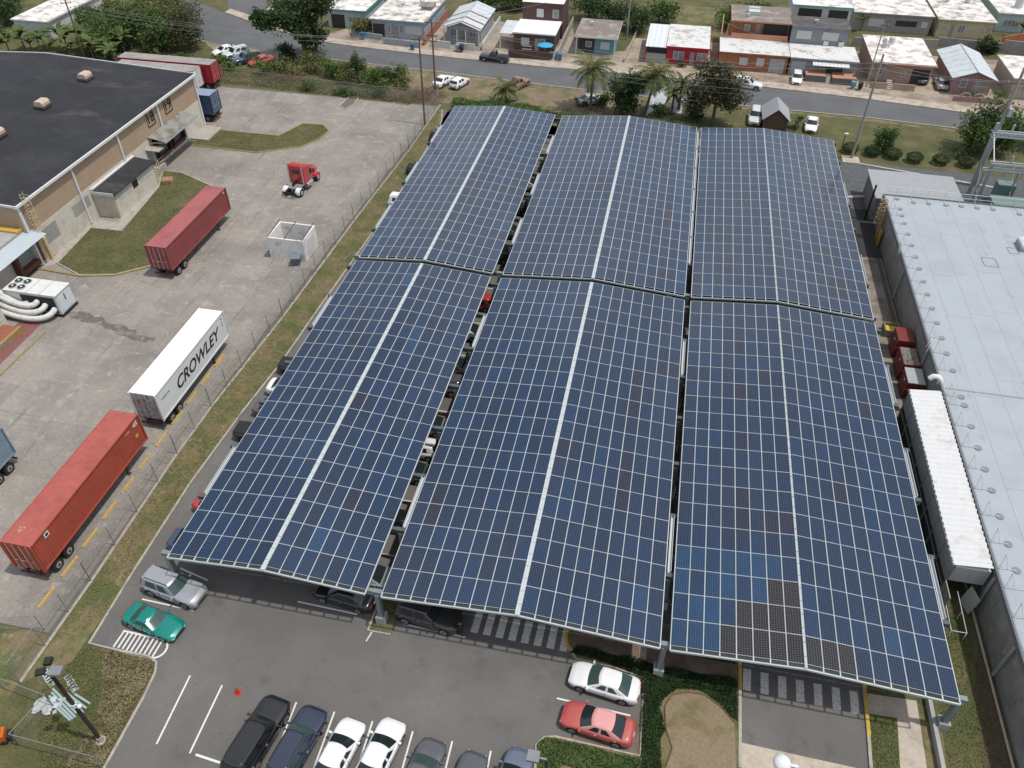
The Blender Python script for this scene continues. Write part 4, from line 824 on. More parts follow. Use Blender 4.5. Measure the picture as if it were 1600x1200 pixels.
# white open-top enclosure
t = thing('block_enclosure', 'white open-topped block enclosure beside the chain-link fence', 'enclosure', (-40, 72, 0))
ew = mat('dirty_white_wall', (.7, .69, .67), .85, .1, 2, (.4, .37, .33), (.55, .72), .8)
x0, x1, y0, y1, h = -42.1, -37.8, 70.2, 73.8, 2.7
for a in ((x0, x1, y0, y0+.18), (x0, x1, y1-.18, y1), (x0, x0+.18, y0+.19, y1-.19), (x1-.18, x1, y0+.19, y1-.19)): m = MB(); m.box(*a, 0, h); wobj('wall', m, ew, t)
m = MB()
for a in (x0+.1, x0+2.1, x1-.1): m.bar((a, y0, h+.05), (a, y1, h+.35), .05, .07)
wobj('roof_bar', m, rustm, t)
m = MB(); m.box(x1-.04, x1+.03, y0+.9, y1-.9, .1, 2.3); wobj('door', m, P('door_white', (.6, .6, .58), .6, .1, 2), t)
t = thing('waste_cart', 'dark grey waste cart at the corner of the white enclosure', 'bin', (*(-38.70, 69.58), 0), .3); m = MB(); loft(m, [[(a*.4, b*.4, .1) for a, b in ((-1,-1),(-1,1),(1,1),(1,-1))], [(a*.52, b*.52, 1.0) for a, b in ((-1,-1),(-1,1),(1,1),(1,-1))]]); obj('tub', m, P('bin_grey', (.12, .14, .16), .6, .1, 3), t); m = MB(); m.box(-.56, .56, -.56, .56, 1.0, 1.08); obj('lid', m, P('bin_lid', (.16, .2, .23), .5, .1, 3), t)
# yellow wheel stops along the fence
for i, y in enumerate(np.arange(25.1, 62, 2.7)):
    if y > 54: continue
    m = MB(); q = [(-.1, 0), (-.07, .13), (.07, .13), (.1, 0)]; vs = [(a, s*.92, b) for s in (-1, 1) for a, b in q]; m.add(vs, [(j, (j+1) % 4, 4+(j+1) % 4, 4+j) for j in range(4)]+[(3, 2, 1, 0), (4, 5, 6, 7)])
    o = obj('wheel_stop', m, yellowp, None, (-39.15+random.uniform(-.05, .05)-.012*(y-36), y, .025), random.uniform(-.03, .03)); tag(o, '%s yellow wheel stop from the near end along the yard fence' % ORD[i], 'wheel stop', 'yellow wheel stops along the fence')

# ---------------------------------------------------------------- east building with the white roof
membrane = mat('white_membrane', (.345, .375, .405), .7, .05, 2, (.305, .33, .352), (.45, .7), .25, layers=[((.29, .3, .305), .6, .6, .75, (1, .3, 1)), ((.25, .255, .255), .9, .68, .8)])
seamm = mat('membrane_seam', (.26, .28, .3), .8, .1, 3)
gwall = mat('grey_tilt_wall', (.27, .26, .245), .85, .15, 2, (.18, .17, .16), (.45, .65), .5, layers=[((.36, .32, .27), .5, .58, .72), ((.1, .095, .09), 1.2, .62, .72, (1, 1, .25))])
EX0, EX1, EY0, EY1, EH = 26.5, 75, 8, 92.5, 4.0
t = thing('factory_building', 'long grey factory building with a pale membrane roof beside the alley', 'building', (45, 50, 0)); fb = t
m = MB(); m.box(EX0, EX1, EY0, EY1, EH-.25, EH); wobj('roof', m, membrane, t); rf = bpy.data.objects[[o.name for o in t.children][-1]]
m = MB(); rr = random.Random(5)
for x in np.arange(EX0+2.6, EX1, 2.3): m.box(x-.018, x+.018, EY0, EY1, EH, EH+.006)
for x in np.arange(EX0+2.6, EX1-2, 2.3):
    y = EY0+rr.uniform(0, 8)
    while y < EY1: m.box(x, x+2.3, y-.018, y+.018, EH, EH+.0065); y += rr.uniform(7, 12)
m.box(EX0+.4, EX1, 57.4, 57.55, EH, EH+.04); wobj('membrane_seams', m, seamm, rf)
ys = [EY0]+[12+6.1*i for i in range(14)]
for i in range(len(ys)-1):
    m = MB(); a, b = ys[i]+.015, ys[i+1]-.015; m.box(EX0+.12, EX0+.3, a, min(b, EY1), 0, EH-.25); wobj('wall_panel', m, gwall, t)
m = MB(); m.box(EX0+.3, EX1, EY1-.2, EY1-.02, 0, EH-.25); m.box(EX0+.31, EX0+.35, EY0, EY1-.3, 0, EH-.3); wobj('wall', m, gwall, t)
m = MB(); m.box(EX0-.03, EX0+.12, EY0, EY1+.05, EH-.3, EH+.1); m.box(EX0+.12, EX1, EY1-.02, EY1+.12, EH-.3, EH+.1); wobj('edge_trim', m, P('trim_dark', (.14, .15, .155), .6, .1, 3), t)
for yy in (32.5, 37.8, 63.0, 76.5): m = MB(); m.box(EX0-.12, EX0, yy-.1, yy+.1, .2, EH-.4); wobj('downpipe', m, P('pipe_grey', (.3, .31, .31), .6, .1, 3), t)
m = MB(); m.tube((EX0-.25, EY0, .14), (EX0-.25, 46, .14), .09, 8); wobj('wall_pipe', m, walkm, t)
for yy in (79.5, 62.8): m = MB(); m.path([(EX0-.15, yy, EH-.3), (EX0-.15, yy, EH+.9), (EX0-.15, yy+.25, EH+1.1), (EX0-.15, yy+.5, EH+.9), (EX0-.15, yy+.5, EH-.1)], .05, 8); wobj('vent_pipe', m, trimw, t)
m = MB(); m.path([(EX0+.1, 58.3, EH-.2), (EX0+.05, 58.3, EH+.2), (EX0-.2, 58.35, EH+.45), (EX0-.6, 58.4, EH+.4), (EX0-.8, 58.4, EH+.1)], .24, 14); wobj('vent_duct', m, P('duct_white', (.68, .68, .66), .5, .06, 3), t)
# rooftop parts
t = thing('roof_hatch', 'white domed skylight hatch on the pale factory roof', 'skylight', (40.2, 83.3, EH)); m = MB(); m.box(-1.1, 1.1, -1.0, 1.0, 0, .45); obj('curb', m, P('curb_grey', (.3, .31, .32), .7, .1, 3), t); m = MB(); loft(m, [[(a*1.05, b*.95, .45) for a, b in ((-1,-1),(-1,1),(1,1),(1,-1))], [(a*1.05, b*.95, .75) for a, b in ((-1,-1),(-1,1),(1,1),(1,-1))], [(a*.8, b*.7, .95) for a, b in ((-1,-1),(-1,1),(1,1),(1,-1))]]); obj('dome', m, P('duct_white', (.68,)*3), t)
for i, (p, sz, lb) in enumerate((((35.47, 79.49), .7, 'small patch outline on the pale roof'), ((38.45, 82.42), .5, 'smaller patch outline beside the skylight'))):
    m = MB()
    for a, b in (((-1,-1),(1,-1)), ((1,-1),(1,1)), ((1,1),(-1,1)), ((-1,1),(-1,-1))): m.bar((p[0]+a[0]*sz, p[1]+a[1]*sz*1.2, EH+.02), (p[0]+b[0]*sz, p[1]+b[1]*sz*1.2, EH+.02), .07, .04)
    tag(wobj('roof_patch', m, seamm), lb, 'roof patch')
t = thing('roof_guardrail', 'wire guardrail on round weights along the pale factory roof edge', 'guardrail', (28, 60, EH))
ply = P('base_weight', (.2, .215, .225), .85, .15, 4); prail = P('guard_steel', (.52, .54, .55), .5, .1, 4)
WB = [(27.90, 89.30), (27.88, 87.73), (27.87, 85.99), (27.90, 83.62), (27.88, 81.24), (27.92, 78.89), (27.91, 76.59), (27.90, 74.22), (27.88, 71.90), (27.89, 69.50), (27.92, 67.15), (27.89, 64.74), (27.89, 62.45), (27.97, 60.03), (27.96, 56.52), (28.00, 55.45), (27.99, 52.87), (27.97, 50.39), (27.98, 48.05), (27.97, 45.87), (27.94, 43.32), (27.90, 40.77), (27.89, 38.50), (28.4, 36.9), (28.4, 34.6), (28.4, 32)]
NB = [(27.96, 91.70), (29.72, 91.19), (31.41, 91.29), (33.33, 91.35), (35.03, 91.44), (36.75, 91.40), (38.50, 91.44), (41.2, 90.9), (44.5, 90.9), (47, 90.9)]
for i, p in enumerate(WB+NB):
    west = i < len(WB); m = MB(); m.tube((p[0], p[1], EH+.005), (p[0], p[1], EH+.07), .29, 14); wobj('base_weight', m, ply, t)
    q = (EX0+.25, p[1]-.05) if west else (p[0]-.1, EY1-.2)
    m = MB(); m.tube((*p, EH+.06), (*q, EH+.06), .025, 6); m.tube((*q, EH+.06), (q[0]+(.18 if west else 0), q[1]+(.45 if west else .15), EH+1.1), .03, 6); m.tube((q[0]+.18, q[1]+.45, EH+1.1), (q[0]+.55, q[1]-.02, EH+.06), .02, 5) if west else None; wobj('post', m, prail, t)
m = MB()
for z in (.55, 1.1): m.tube((EX0+.45, 30, EH+z), (EX0+.45, EY1-.2, EH+z), .012, 5); m.tube((EX0+.3, EY1-.1, EH+z), (EX1, EY1-.1, EH+z), .035, 6)
wobj('rail', m, prail, t)
# cage ladder, yellow
yl = mat('safety_yellow', (.48, .28, .03), .6, .12, 4)
t = thing('cage_ladder', 'yellow caged ladder on the grey factory wall in the alley', 'ladder', (26, 88.6, 0))
m = MB(); lx = EX0-.2
for a in (-.25, .25): m.tube((lx, 89.2+a, .1), (lx, 89.2+a, 5.1), .035, 6)
for z in np.arange(.4, 5, .33): m.tube((lx, 88.95, z), (lx, 89.45, z), .025, 5)
wobj('rungs', m, yl, t); m = MB()
for z in np.arange(2.2, 5.2, .55): m.path([(lx-.75*math.sin(R(a)), 89.2-.38*math.cos(R(a)), z) for a in range(0, 181, 30)], .03, 5)
for a in (40, 90, 140): m.tube((lx-.75*math.sin(R(a)), 89.2-.38*math.cos(R(a)), 2.2), (lx-.75*math.sin(R(a)), 89.2-.38*math.cos(R(a)), 4.9), .025, 5)
wobj('cage', m, P('cage_cream', (.5, .38, .18), .6, .1, 4), t); m = MB(); m.box(lx-.04, lx+.02, 88.7, 89.0, .1, 3.2); m.box(lx-.04, lx+.02, 87.2, 88.2, .0, 2.0); wobj('guard_plate', m, yl, t)
# white ribbed lean-to
t = thing('lean_to', 'long grey lean-to shed with bright white ribbed roof in the alley', 'shed', (25.3, 48, 0))
lm = mat('white_ribbed_metal', (.6, .6, .595), .6, .05, 3, (.46, .42, .4), (.55, .72), .8); lw = mat('grey_sheet_wall', (.34, .345, .35), .6, .08, 2)
x0, x1, y0, y1 = 23.95, 26.38, 38.3, 57.0
m = MB(); n = int((y1-y0)/.13); vs = []
for i in range(n+1):
    y = y0+(y1-y0)*i/n; d = .1*(1 if i % 4 < 2 else 0); vs += [(x0-.08, y, 3.75+d), (x1, y, 4.0+d)]
m.add(vs, [(2*i, 2*i+1, 2*i+3, 2*i+2) for i in range(n)]); m.box(x0-.08, x1, y0, y1, 3.66, 3.7); wobj('roof', m, lm, t)
for i in range(4): m = MB(); a = y0+(y1-y0)*i/4; m.box(x0, x0+.06, a+.01, a+(y1-y0)/4-.01, 1.9, 3.66); wobj('wall_panel', m, lw, t)
for a, b, c in ((y0, y0+.08, 2.1), (y1-.08, y1, .1)): m = MB(); m.box(x0+.07, x1, a, b, c, 3.66); wobj('end_wall', m, P('light_grey_sheet', (.36, .365, .36), .6, .08, 2), t)
m = MB()
for y in np.arange(y0+.05, y1+.1, (y1-y0-.1)/8): m.box(x0-.02, x0+.1, y-.05, y+.05, .0, 3.7)
for z in (1.2, 1.85): m.box(x0+.0, x0+.08, y0, y1, z, z+.06)
wobj('frame', m, P('frame_grey', (.22, .225, .22), .6, .1, 3), t)
m = MB(); m.box(x0+.12, x0+.16, y0+.2, y1-.2, .05, 1.9); wobj('inner_wall', m, P('inner_dark', (.05, .05, .05), .8, .1, 3), t)
m = MB(); m.box(x0-.16, x0-.09, y0, y1, 3.6, 3.74)
for y in np.arange(y0+.4, y1, 1.3): m.box(x0-.2, x0-.05, y-.03, y+.03, 3.74, 3.82)
wobj('gutter', m, P('trim_dark', (.14,)*3), t)
m = MB(); m.quad((x1-.9, y0-.1, .1), (x1-.5, y0-1.2, .1), (x1-.3, y0-1.2, 1.9), (x1-.7, y0-.1, 2.0)); wobj('door_leaf', m, P('light_grey_sheet', (.36,)*3), t); m = MB(); m.box(x0, x0+.06, y0-1.5, y0-.02, .3, 2.0); wobj('side_screen', m, P('light_grey_sheet', (.36,)*3), t)
m = MB()
for dx in (.0, 1.0): m.path([(x0+.1+dx, y0-.1, 1.1), (x0+.1+dx, y0-3.4, .95), (x0+.1+dx, y0-3.4, .05)], .03, 6); m.tube((x0+.1+dx, y0-1.7, 1.0), (x0+.1+dx, y0-1.7, .05), .03, 6)
m.tube((x0+.1, y0-3.4, .95), (x0+1.1, y0-3.4, .95), .03, 6); wobj('handrail', m, prail, t)
# red bins in the alley
rb = mat('dumpster_red', (.17, .03, .025), .6, .12, 3, (.16, .03, .025), (.5, .7), .8); rub = mat('rubbish', (.2, .18, .15), .9, .4, 8, (.09, .085, .075), (.45, .6), 5)
for i, (ya, yb, z, lid, lb) in enumerate(((66.0, 68.2, 2.3, 1, 'closed dark red metal bin, farthest in the alley'), (62.6, 65.3, 2.2, 0, 'open red skip full of scrap between the two closed bins'), (60.0, 62.2, 2.1, 1, 'red bin with ribbed grey lid next to the lean-to'))):
    t = thing('dumpster', lb, 'bin', (25.6, (ya+yb)/2, 0), 0, 'red bins in the alley'); h = (yb-ya)/2
    m = MB(); loft(m, [[(a*.55-.25, b*h*.8, .1) for a, b in ((-1,-1),(-1,1),(1,1),(1,-1))], [(a*.75, b*h, z*.8) for a, b in ((-1,-1),(-1,1),(1,1),(1,-1))], [(a*.75, b*h, z-.1) for a, b in ((-1,-1),(-1,1),(1,1),(1,-1))]]); obj('tub', m, rb, t)
    m = MB()
    if lid: ribwall(m, (-.72, -h, 0), (-.72, h, 0), z-.09, z, (-1, 0, 0), .3, .02); m.box(-.76, .76, -h-.02, h+.02, z-.1, z)
    else: m.box(-.68, .68, -h+.06, h-.06, z-.35, z-.09)
    obj('lid' if lid else 'scrap_load', m, (rb if i == 0 else P('grey_lid', (.33, .35, .35), .6, .1, 3)) if lid else rub, t)
    m = MB()
    for a in (-1, 1): m.box(-.8, .8, a*h-.05, a*h+.05, z*.55, z*.62)
    m.box(-.8, -.74, -h*.3, h*.3, z*.5, z*.6); obj('lift_rib', m, rb, t)
    m = MB(); m.box(-.775, -.75, -.12, .12, z*.55+.3, z*.55+.5); obj('label_plate', m, txtw, t)
t = thing('yellow_crate', 'grey framed crate with a yellow inside in the alley', 'crate', (25.3, 70.2, 0))
m = MB()
for a in ((-.75, .75, -.75, -.65), (-.75, .75, .65, .75), (-.75, -.65, -.64, .64), (.65, .75, -.64, .64)): m.box(*a, .05, .85)
obj('frame', m, P('crate_grey', (.25, .22, .17), .7, .1, 3), t); m = MB(); m.box(-.6, .6, -.6, .6, .1, .55); obj('load', m, P('crate_yellow', (.62, .42, .03), .6, .08, 3), t)
# grey shed beyond the roof and the switchyard
t = thing('grey_shed', 'flat grey shed behind the pale factory roof', 'shed', (31, 98, 0)); m = MB(); m.box(26.2, 36, 93.5, 100.4, 0, 3.1); wobj('wall', m, gwall, t); m = MB(); m.box(25.95, 36.2, 93.0, 100.7, 3.1, 3.25); wobj('roof', m, P('shed_roof', (.3, .31, .32), .7, .08, 2), t)
m = MB(); m.tube((25.7, 93.6, 0), (25.7, 93.6, 4.6), .12, 8); tag(wobj('bollard_post', m, darkm), 'dark steel pipe standing at the grey shed corner', 'post')
lat = P('switch_steel', (.3, .33, .33), .5, .12, 3, metal=.3); ins = P('insulator_grey', (.36, .36, .35), .4, .1, 4)
t = thing('switchyard_gantry', 'steel switchyard gantry with insulators behind the pale roof', 'gantry', (44, 103, 0))
for x in (39.6, 47.5):
    m = MB(); m.bar((x, 103, 0), (x, 103, 9.6), .35, .35); wobj('post', m, lat, t)
    m = MB(); m.bar((x, 99.5, 0), (x, 99.5, 6.2), .28, .28); wobj('post', m, lat, t)
for z, yy in ((8.6, 103), (8.1, 103), (6.2, 99.5), (5.4, 99.5), (4.6, 101)):
    m = MB(); m.bar((39.2, yy, z), (60, yy, z), .16, .2); m.bar((39.2, yy-.5, z-.03), (60, yy-.5, z-.03), .12, .15); wobj('cross_beam', m, galv, t)
for z, yy, up in ((8.7, 103, 1), (6.3, 99.5, 1), (5.4, 99.5, 0), (4.7, 101, 1)):
    for x in np.arange(41.4, 50, 1.9):
        m = MB()
        for k in range(5): m.tube((x, yy-.2, z+(.12+.17*k)*(1 if up else -1)), (x, yy-.2, z+(.2+.17*k)*(1 if up else -1)), .14, 10)
        m.tube((x, yy-.2, z), (x, yy-.2, z+(1.0 if up else -1.0)), .06, 8); wobj('insulator', m, ins, t)
for (xa, xb, za, zb, yy) in [(40+1.6*k, 41.6+1.6*k, 8.1, 8.6, 103) for k in range(11)]+[(40+1.6*k, 41.6+1.6*k, 5.4, 6.2, 99.5) for k in range(11)]: m = MB(); m.bar((xa, yy-.25, za), ((xa+xb)/2, yy-.25, zb), .05, .05); m.bar(((xa+xb)/2, yy-.25, zb), (xb, yy-.25, za), .05, .05); wobj('lattice_brace', m, galv, t)
for x in (39.6, 43.5, 47.5, 51.5): m = MB(); m.bar((x, 103, 8.3), (x, 99.5, 6.2), .1, .12); m.bar((x, 99.5, 0), (x, 103, 4.5), .07, .07); m.bar((x, 101, 0), (x, 101, 4.6), .16, .16); wobj('strut', m, lat, t)
m = MB(); m.box(40.5, 58, 96.5, 99, 0, 2.2); m.box(42, 44, 101, 102.5, 0, 2.6); m.box(47, 49.5, 101, 102.5, 0, 2.8); wobj('switchgear_box', m, P('switch_green', (.16, .22, .2), .6, .15, 3), t)
m = MB(); m.bar((43, 102.8, .2), (45.2, 102.8, 4), .3, .1); m.bar((47, 102.8, .2), (45.2, 102.8, 4), .3, .1); wobj('brace', m, walkm, t)

# ---------------------------------------------------------------- lot markings, islands and small things
def strip(m, a, b, w, z=.0105):
    a, b = Vector(a), Vector(b); d = (b-a).normalized(); n = Vector((-d.y, d.x))*w/2
    m.add([(p.x, p.y, z) for p in (a-n, b-n, b+n, a+n)], [(0, 1, 2, 3)])
lines = [((-26, 21.7), (-25.8, 17.1)), ((-23.6, 21.5), (-23.5, 17)), ((-18.35, 21.4), (-18.2, 15)), ((-15.7, 21.3), (-15.6, 15)), ((-13.1, 21.2), (-13, 15)), ((-10.4, 21.1), (-10.3, 15)), ((-7.8, 21), (-7.7, 15)), ((-5.3, 20.9), (-5.2, 15)), ((-30.92, 29.36), (-28.41, 28.80)), ((-32.29, 26.38), (-28.22, 26.26)), ((-21.25, 28.46), (-16.71, 28.34)), ((-13.27, 28.27), (-8.75, 28.14)), ((-15.38, 26.46), (-15.22, 27.20)), ((-1.83, 25.09), (2.99, 24.90))]
for i, (a, b) in enumerate(lines): m = MB(); strip(m, a, b, .11); o = tag(wobj('bay_line', m, whitep if i not in (12,) else wornp), kind='structure')
m = MB()
for k in range(14):
    for xa, xb in ((-29.5, -24.8), (-19.9, -15.4), (-13.9, -9), (-.2, 4), (5, 9.5), (17.5, 22)): strip(m, (xa, 31+2.68*k), (xb, 31+2.68*k), .1)
for k in range(14):
    for xa, xb in ((-29.5, -24.8), (-19.9, -15.4), (-13.9, -9)): strip(m, (xa, 69.5+2.68*k), (xb, 69.5+2.68*k), .1)
tag(wobj('covered_bay_lines', m, whitep), kind='structure')
# striped bay end with a round nose
HX0, HX1, HY0, HY1 = -32.2, -29.25, 22.35, 23.8
m = MB(); strip(m, (HX0, HY1), (HX1, HY1-.05), .14)
c = (HX1, (HY0+HY1)/2-.02); pts = arc(c, (HY1-HY0)/2, 90, -90, 12)
for a, b in zip(pts[:-1], pts[1:]): strip(m, a, b, .14)
strip(m, (HX0+.9, HY0-.02), (HX1, HY0), .14)
for k in range(10): x = HX0+.03+k*.33; strip(m, (x+.05, HY1), (x+(.02 if k > 0 else .0), HY0+(.2 if k < 3 else 0)), .12, .0095)
tag(wobj('striped_bay', m, whitep), kind='structure')
def crossing(name, x0, x1, ya, yb, n, dy):
    for k in range(n):
        x = x0+(x1-x0)*k/(n-1); m = MB(); w = .26; y = dy*k
        m.add([(x-w, ya+y, .0105), (x+w, ya+y, .0105), (x+w+.05, yb+y, .0105), (x-w+.05, yb+y, .0105)], [(0, 1, 2, 3)]); tag(wobj('crossing_bar', m, wornp), kind='structure')
crossing('a', -8.25, -1.95, 28.62, 30.35, 8, -.02); crossing('b', 10.35, 17.2, 28.15, 29.7, 7, -.03)
# wheel stop, cone
m = MB(); strip(m, (-23.1, 17), (-21.4, 16.85), .14); tag(wobj('bay_line', m, whitep), kind='structure')
t = thing('traffic_cone', 'orange-red traffic cone standing alone on the asphalt', 'cone', (*(-22.33, 21.21), 0)); m = MB(); m.tube((0, 0, .03), (0, 0, .72), .15, 14, r2=.03); obj('cone', m, P('cone_red', (.5, .05, .02), .5, .08, 4), t); m = MB(); m.box(-.2, .2, -.2, .2, .006, .04); obj('base', m, P('cone_red', (.5,)*3), t)
# dark island with hedge in the front right, paths, apron
isl = [(-1.95, 30.10), (-1.67, 30.67), (3.09, 31.15), (9.89, 30.72), (9.85, 22.97), (9.83, 20.71), (-1.52, 18.37), (-2.43, 20.44), (-2.60, 21.79), (-2.21, 22.36), (-1.50, 22.55), (3.80, 22.43), (3.64, 27.62), (1.41, 28.00), (-0.99, 28.08), (-1.73, 28.90)]
m = MB(); m.poly(isl, -.02, .09); struct('planter', m, dry)
m = MB(); ribbon(m, [(a[0], a[1]) for a in isl[6:16]], .14, -.02, .13); struct('planter_kerb', m, conc)
m = MB(); ribbon(m, [(9.85, 22.97), (9.90, 28.01), (9.93, 30.72)], .2, -.02, .14); ribbon(m, [(17.59, 22.31), (17.86, 27.47), (17.96, 30.59)], .2, -.02, .14); struct('drive_kerb', m, conc)
m = MB(); ribbon(m, [(-1.12, 30.63), (-1.77, 30.40), (-1.94, 29.75), (-1.74, 28.99), (-1.16, 28.33)], .2, -.015, .142); ribbon(m, [(9.92, 28.37), (9.91, 30.24)], .22, -.015, .145); ribbon(m, [(17.84, 26.62), (17.99, 30.50)], .22, -.015, .145); struct('painted_kerb', m, yellowp)
m = MB(); m.poly([(-1.51, 30.19), (3.11, 30.90), (9.89, 30.33), (9.87, 28.82), (5.02, 28.65), (-1.09, 28.78)], .05, .098); struct('path', m, brownp)
m = MB(); m.poly([(3.17, 30.16), (3.62, 30.15), (3.67, 28.85), (3.19, 28.85)], .05, .104); struct('path_slab', m, sidew)
m = MB(); ring_ = [(5.39, 22.05), (5.72, 23.30), (5.26, 24.44), (5.09, 25.90), (5.54, 26.79), (6.56, 27.18), (7.60, 27.21), (8.63, 26.63), (9.52, 25.74), (9.62, 22.92), (9.60, 20.66), (5.52, 19.82)]
m.poly(ring_, .05, .105); struct('mulch_bed', m, mat('dry_lawn', (.215, .165, .105), .95, .22, 6, (.15, .125, .06), (.5, .65), .5, bump=.5, bscale=14))
m = MB(); m.path([(p[0], p[1], .13) for p in ring_[:9]], .04, 6); tag(wobj('garden_hose', m, P('hose_brown', (.12, .08, .04), .7, .1, 4)), 'brown garden hose curving round the dry lawn', 'hose')
m = MB(); m.poly([(-1.39, 22.33), (3.82, 22.27), (3.75, 24.63), (3.00, 24.74), (2.51, 23.46), (-0.85, 22.77)], -.02, .0095); struct('brown_bay', m, brownp)
m = MB(); m.poly([(9.87, 24.57), (17.67, 24.39), (17.44, 20.85), (9.81, 19.28)], -.02, .012); struct('drive_apron', m, walkm)
m = MB(); m.poly([(17.97, 30.68), (24.10, 30.72), (24.25, 25.94), (23.78, 22.15), (17.44, 20.85)], -.02, .012); struct('east_verge', m, grass)
m = MB(); m.poly([(17.96, 29.54), (21.22, 29.67), (21.09, 25.28), (20.57, 21.50), (19.12, 21.20), (19.80, 28.21), (17.99, 28.13)], -.02, .02); struct('footpath', m, walkm)
sheet('dry_verge', [(21.26, 29.46), (22.65, 29.31), (22.25, 25.52), (21.59, 21.71), (20.61, 21.50)], .0165, dry)
sheet('verge_bare_soil', [(26.61, 36.80), (27.10, 36.12), (26.10, 26.32), (26.3, 20), (24.11, 23.65), (25.39, 32.12)], .0165, mat('dark_soil', (.1, .068, .045), .95, .3, 4, (.07, .075, .03), (.5, .65), 1))
m = MB(); m.box(21.75, 22.0, 20, 29.9, 0, .55); tag(wobj('low_wall', m, pedm), 'low grey concrete wall running from the right front column', 'wall')
m = MB(); m.box(22.1, 23.4, 18, 25.2, 0, .09); struct('paving_slab', m, walkm)
# front median islands at the columns
for x, lb in ((-14.75, 0), (4.5, 1)):
    if lb == 0:
        m = MB(); m.poly([(x-.75, 27.3), (x+.9, 27.3), (x+.9, 30.2), (x-.5, 30.2)], -.02, .1); struct('column_island', m, grass); m = MB(); ribbon(m, [(x-.75, 30.2), (x-.75, 27.25), (x+.9, 27.25)], .16, -.02, .13); struct('column_island_kerb', m, conc)
for x in (-14.9,):
    sheet('median', [(x-.7, 30.4), (x+.9, 30.4), (x+.9, 106), (x-.7, 106)], .0175, brownp)
# person by the brown-grey SUV
def skin_person(label, loc, rz, top, legs, skin):
    t = thing('person', label, 'person', loc, rz)
    V = {'pel': (0, 0, .95, .15, .11), 'waist': (0, 0, 1.12, .14, .1), 'chest': (0, 0, 1.35, .18, .11), 'neck': (0, 0, 1.5, .06, .06), 'head': (.01, 0, 1.58, .075, .075), 'head2': (.015, 0, 1.68, .095, .085), 'crown': (.0, 0, 1.75, .07, .06)}
    for s, n in ((1, 'l'), (-1, 'r')):
        f = .1 if s > 0 else -.12
        V.update({n+'sh': (0, s*.19, 1.42, .075, .075), n+'el': (.08+.05*s, s*.25, 1.15, .05, .05), n+'wr': (.25, s*.2, 1.0, .035, .035), n+'hd': (.31, s*.19, .99, .035, .022), n+'hip': (0, s*.095, .9, .095, .1), n+'kn': (f*.5+.03, s*.1, .5, .065, .07), n+'an': (f, s*.1, .1, .045, .05), n+'to': (f+.15, s*.11, .045, .04, .035)})
    E = [('pel','waist'),('waist','chest'),('chest','neck'),('neck','head'),('head','head2'),('head2','crown')]
    for n in 'lr': E += [('chest',n+'sh'),(n+'sh',n+'el'),(n+'el',n+'wr'),(n+'wr',n+'hd'),('pel',n+'hip'),(n+'hip',n+'kn'),(n+'kn',n+'an'),(n+'an',n+'to')]
    ks = list(V); me = bpy.data.meshes.new('body'); me.from_pydata([V[k][:3] for k in ks], [(ks.index(a), ks.index(b)) for a, b in E], [])
    o = link('body', me, t); md = o.modifiers.new('skin', 'SKIN'); o.modifiers.new('sub', 'SUBSURF').levels = 1
    o.modifiers['sub'].render_levels = 2
    for i, k in enumerate(ks): me.skin_vertices[0].data[i].radius = V[k][3:]
    me.skin_vertices[0].data[0].use_root = True
    mm = bpy.data.materials.new('person_cloth'); mm.use_nodes = True; N, Lk = mm.node_tree.nodes, mm.node_tree.links
    tcn = N.new('ShaderNodeTexCoord'); sp = N.new('ShaderNodeSeparateXYZ'); Lk.new(tcn.outputs['Object'], sp.inputs[0]); rp = N.new('ShaderNodeValToRGB'); rp.color_ramp.interpolation = 'CONSTANT'
    mr = N.new('ShaderNodeMath'); mr.operation = 'MULTIPLY'; mr.inputs[1].default_value = .5; Lk.new(sp.outputs['Z'], mr.inputs[0]); Lk.new(mr.outputs[0], rp.inputs[0])
    el = rp.color_ramp.elements; el[0].position = 0; el[0].color = (.02, .02, .02, 1); el[1].position = .045; el[1].color = (*legs, 1)
    for p_, c_ in ((.49, top), (.745, skin)): e = el.new(p_); e.color = (*c_, 1)
    Lk.new(rp.outputs[0], N['Principled BSDF'].inputs['Base Color']); N['Principled BSDF'].inputs['Roughness'].default_value = .85; me.materials.append(mm)
    m = MB(); m.ball((-.01, 0, 1.735), (.105, .1, .085), 12, 6); obj('hair', m, darkm, t)
    for s in (-1, 1):
        for k in range(5):
            m = MB(); yy = s*(.19-.03+.016*k); m.path([(.3, yy, 1.0), (.35-.01*abs(k-2), yy, .985), (.375-.01*abs(k-2), yy, .955)], .009, 6) if k < 4 else m.path([(.28, s*.155, 1.0), (.31, s*.13, .99), (.33, s*.125, .975)], .01, 6); obj('finger', m, P('skin', skin, .7, .05, 5), t)
        m = MB(); m.ball((.25, s*.2, 1.0), (.07, .045, .045), 8, 5); obj('forearm_cuff', m, P('skin', skin), t)
        m = MB(); m.ball((.09, s*.035, 1.68), (.012, .012, .008), 6, 4); obj('eye', m, darkm, t)
        m = MB(); m.ball((.0, s*.085, 1.67), (.025, .012, .03), 6, 4); obj('ear', m, P('skin', skin), t)
    m = MB(); m.ball((.105, 0, 1.65), (.02, .014, .025), 6, 4); obj('nose', m, P('skin', skin), t)
    m = MB(); m.box(.088, .1, -.022, .022, 1.605, 1.612); obj('mouth', m, P('lips', (.25, .09, .07), .6, .05, 5), t)
    return t
skin_person('person in black clothes standing in front of the brown-grey SUV', (*(-9.09, 28.22), .006), R(100), (.02, .02, .022), (.018, .018, .022), (.34, .17, .11))

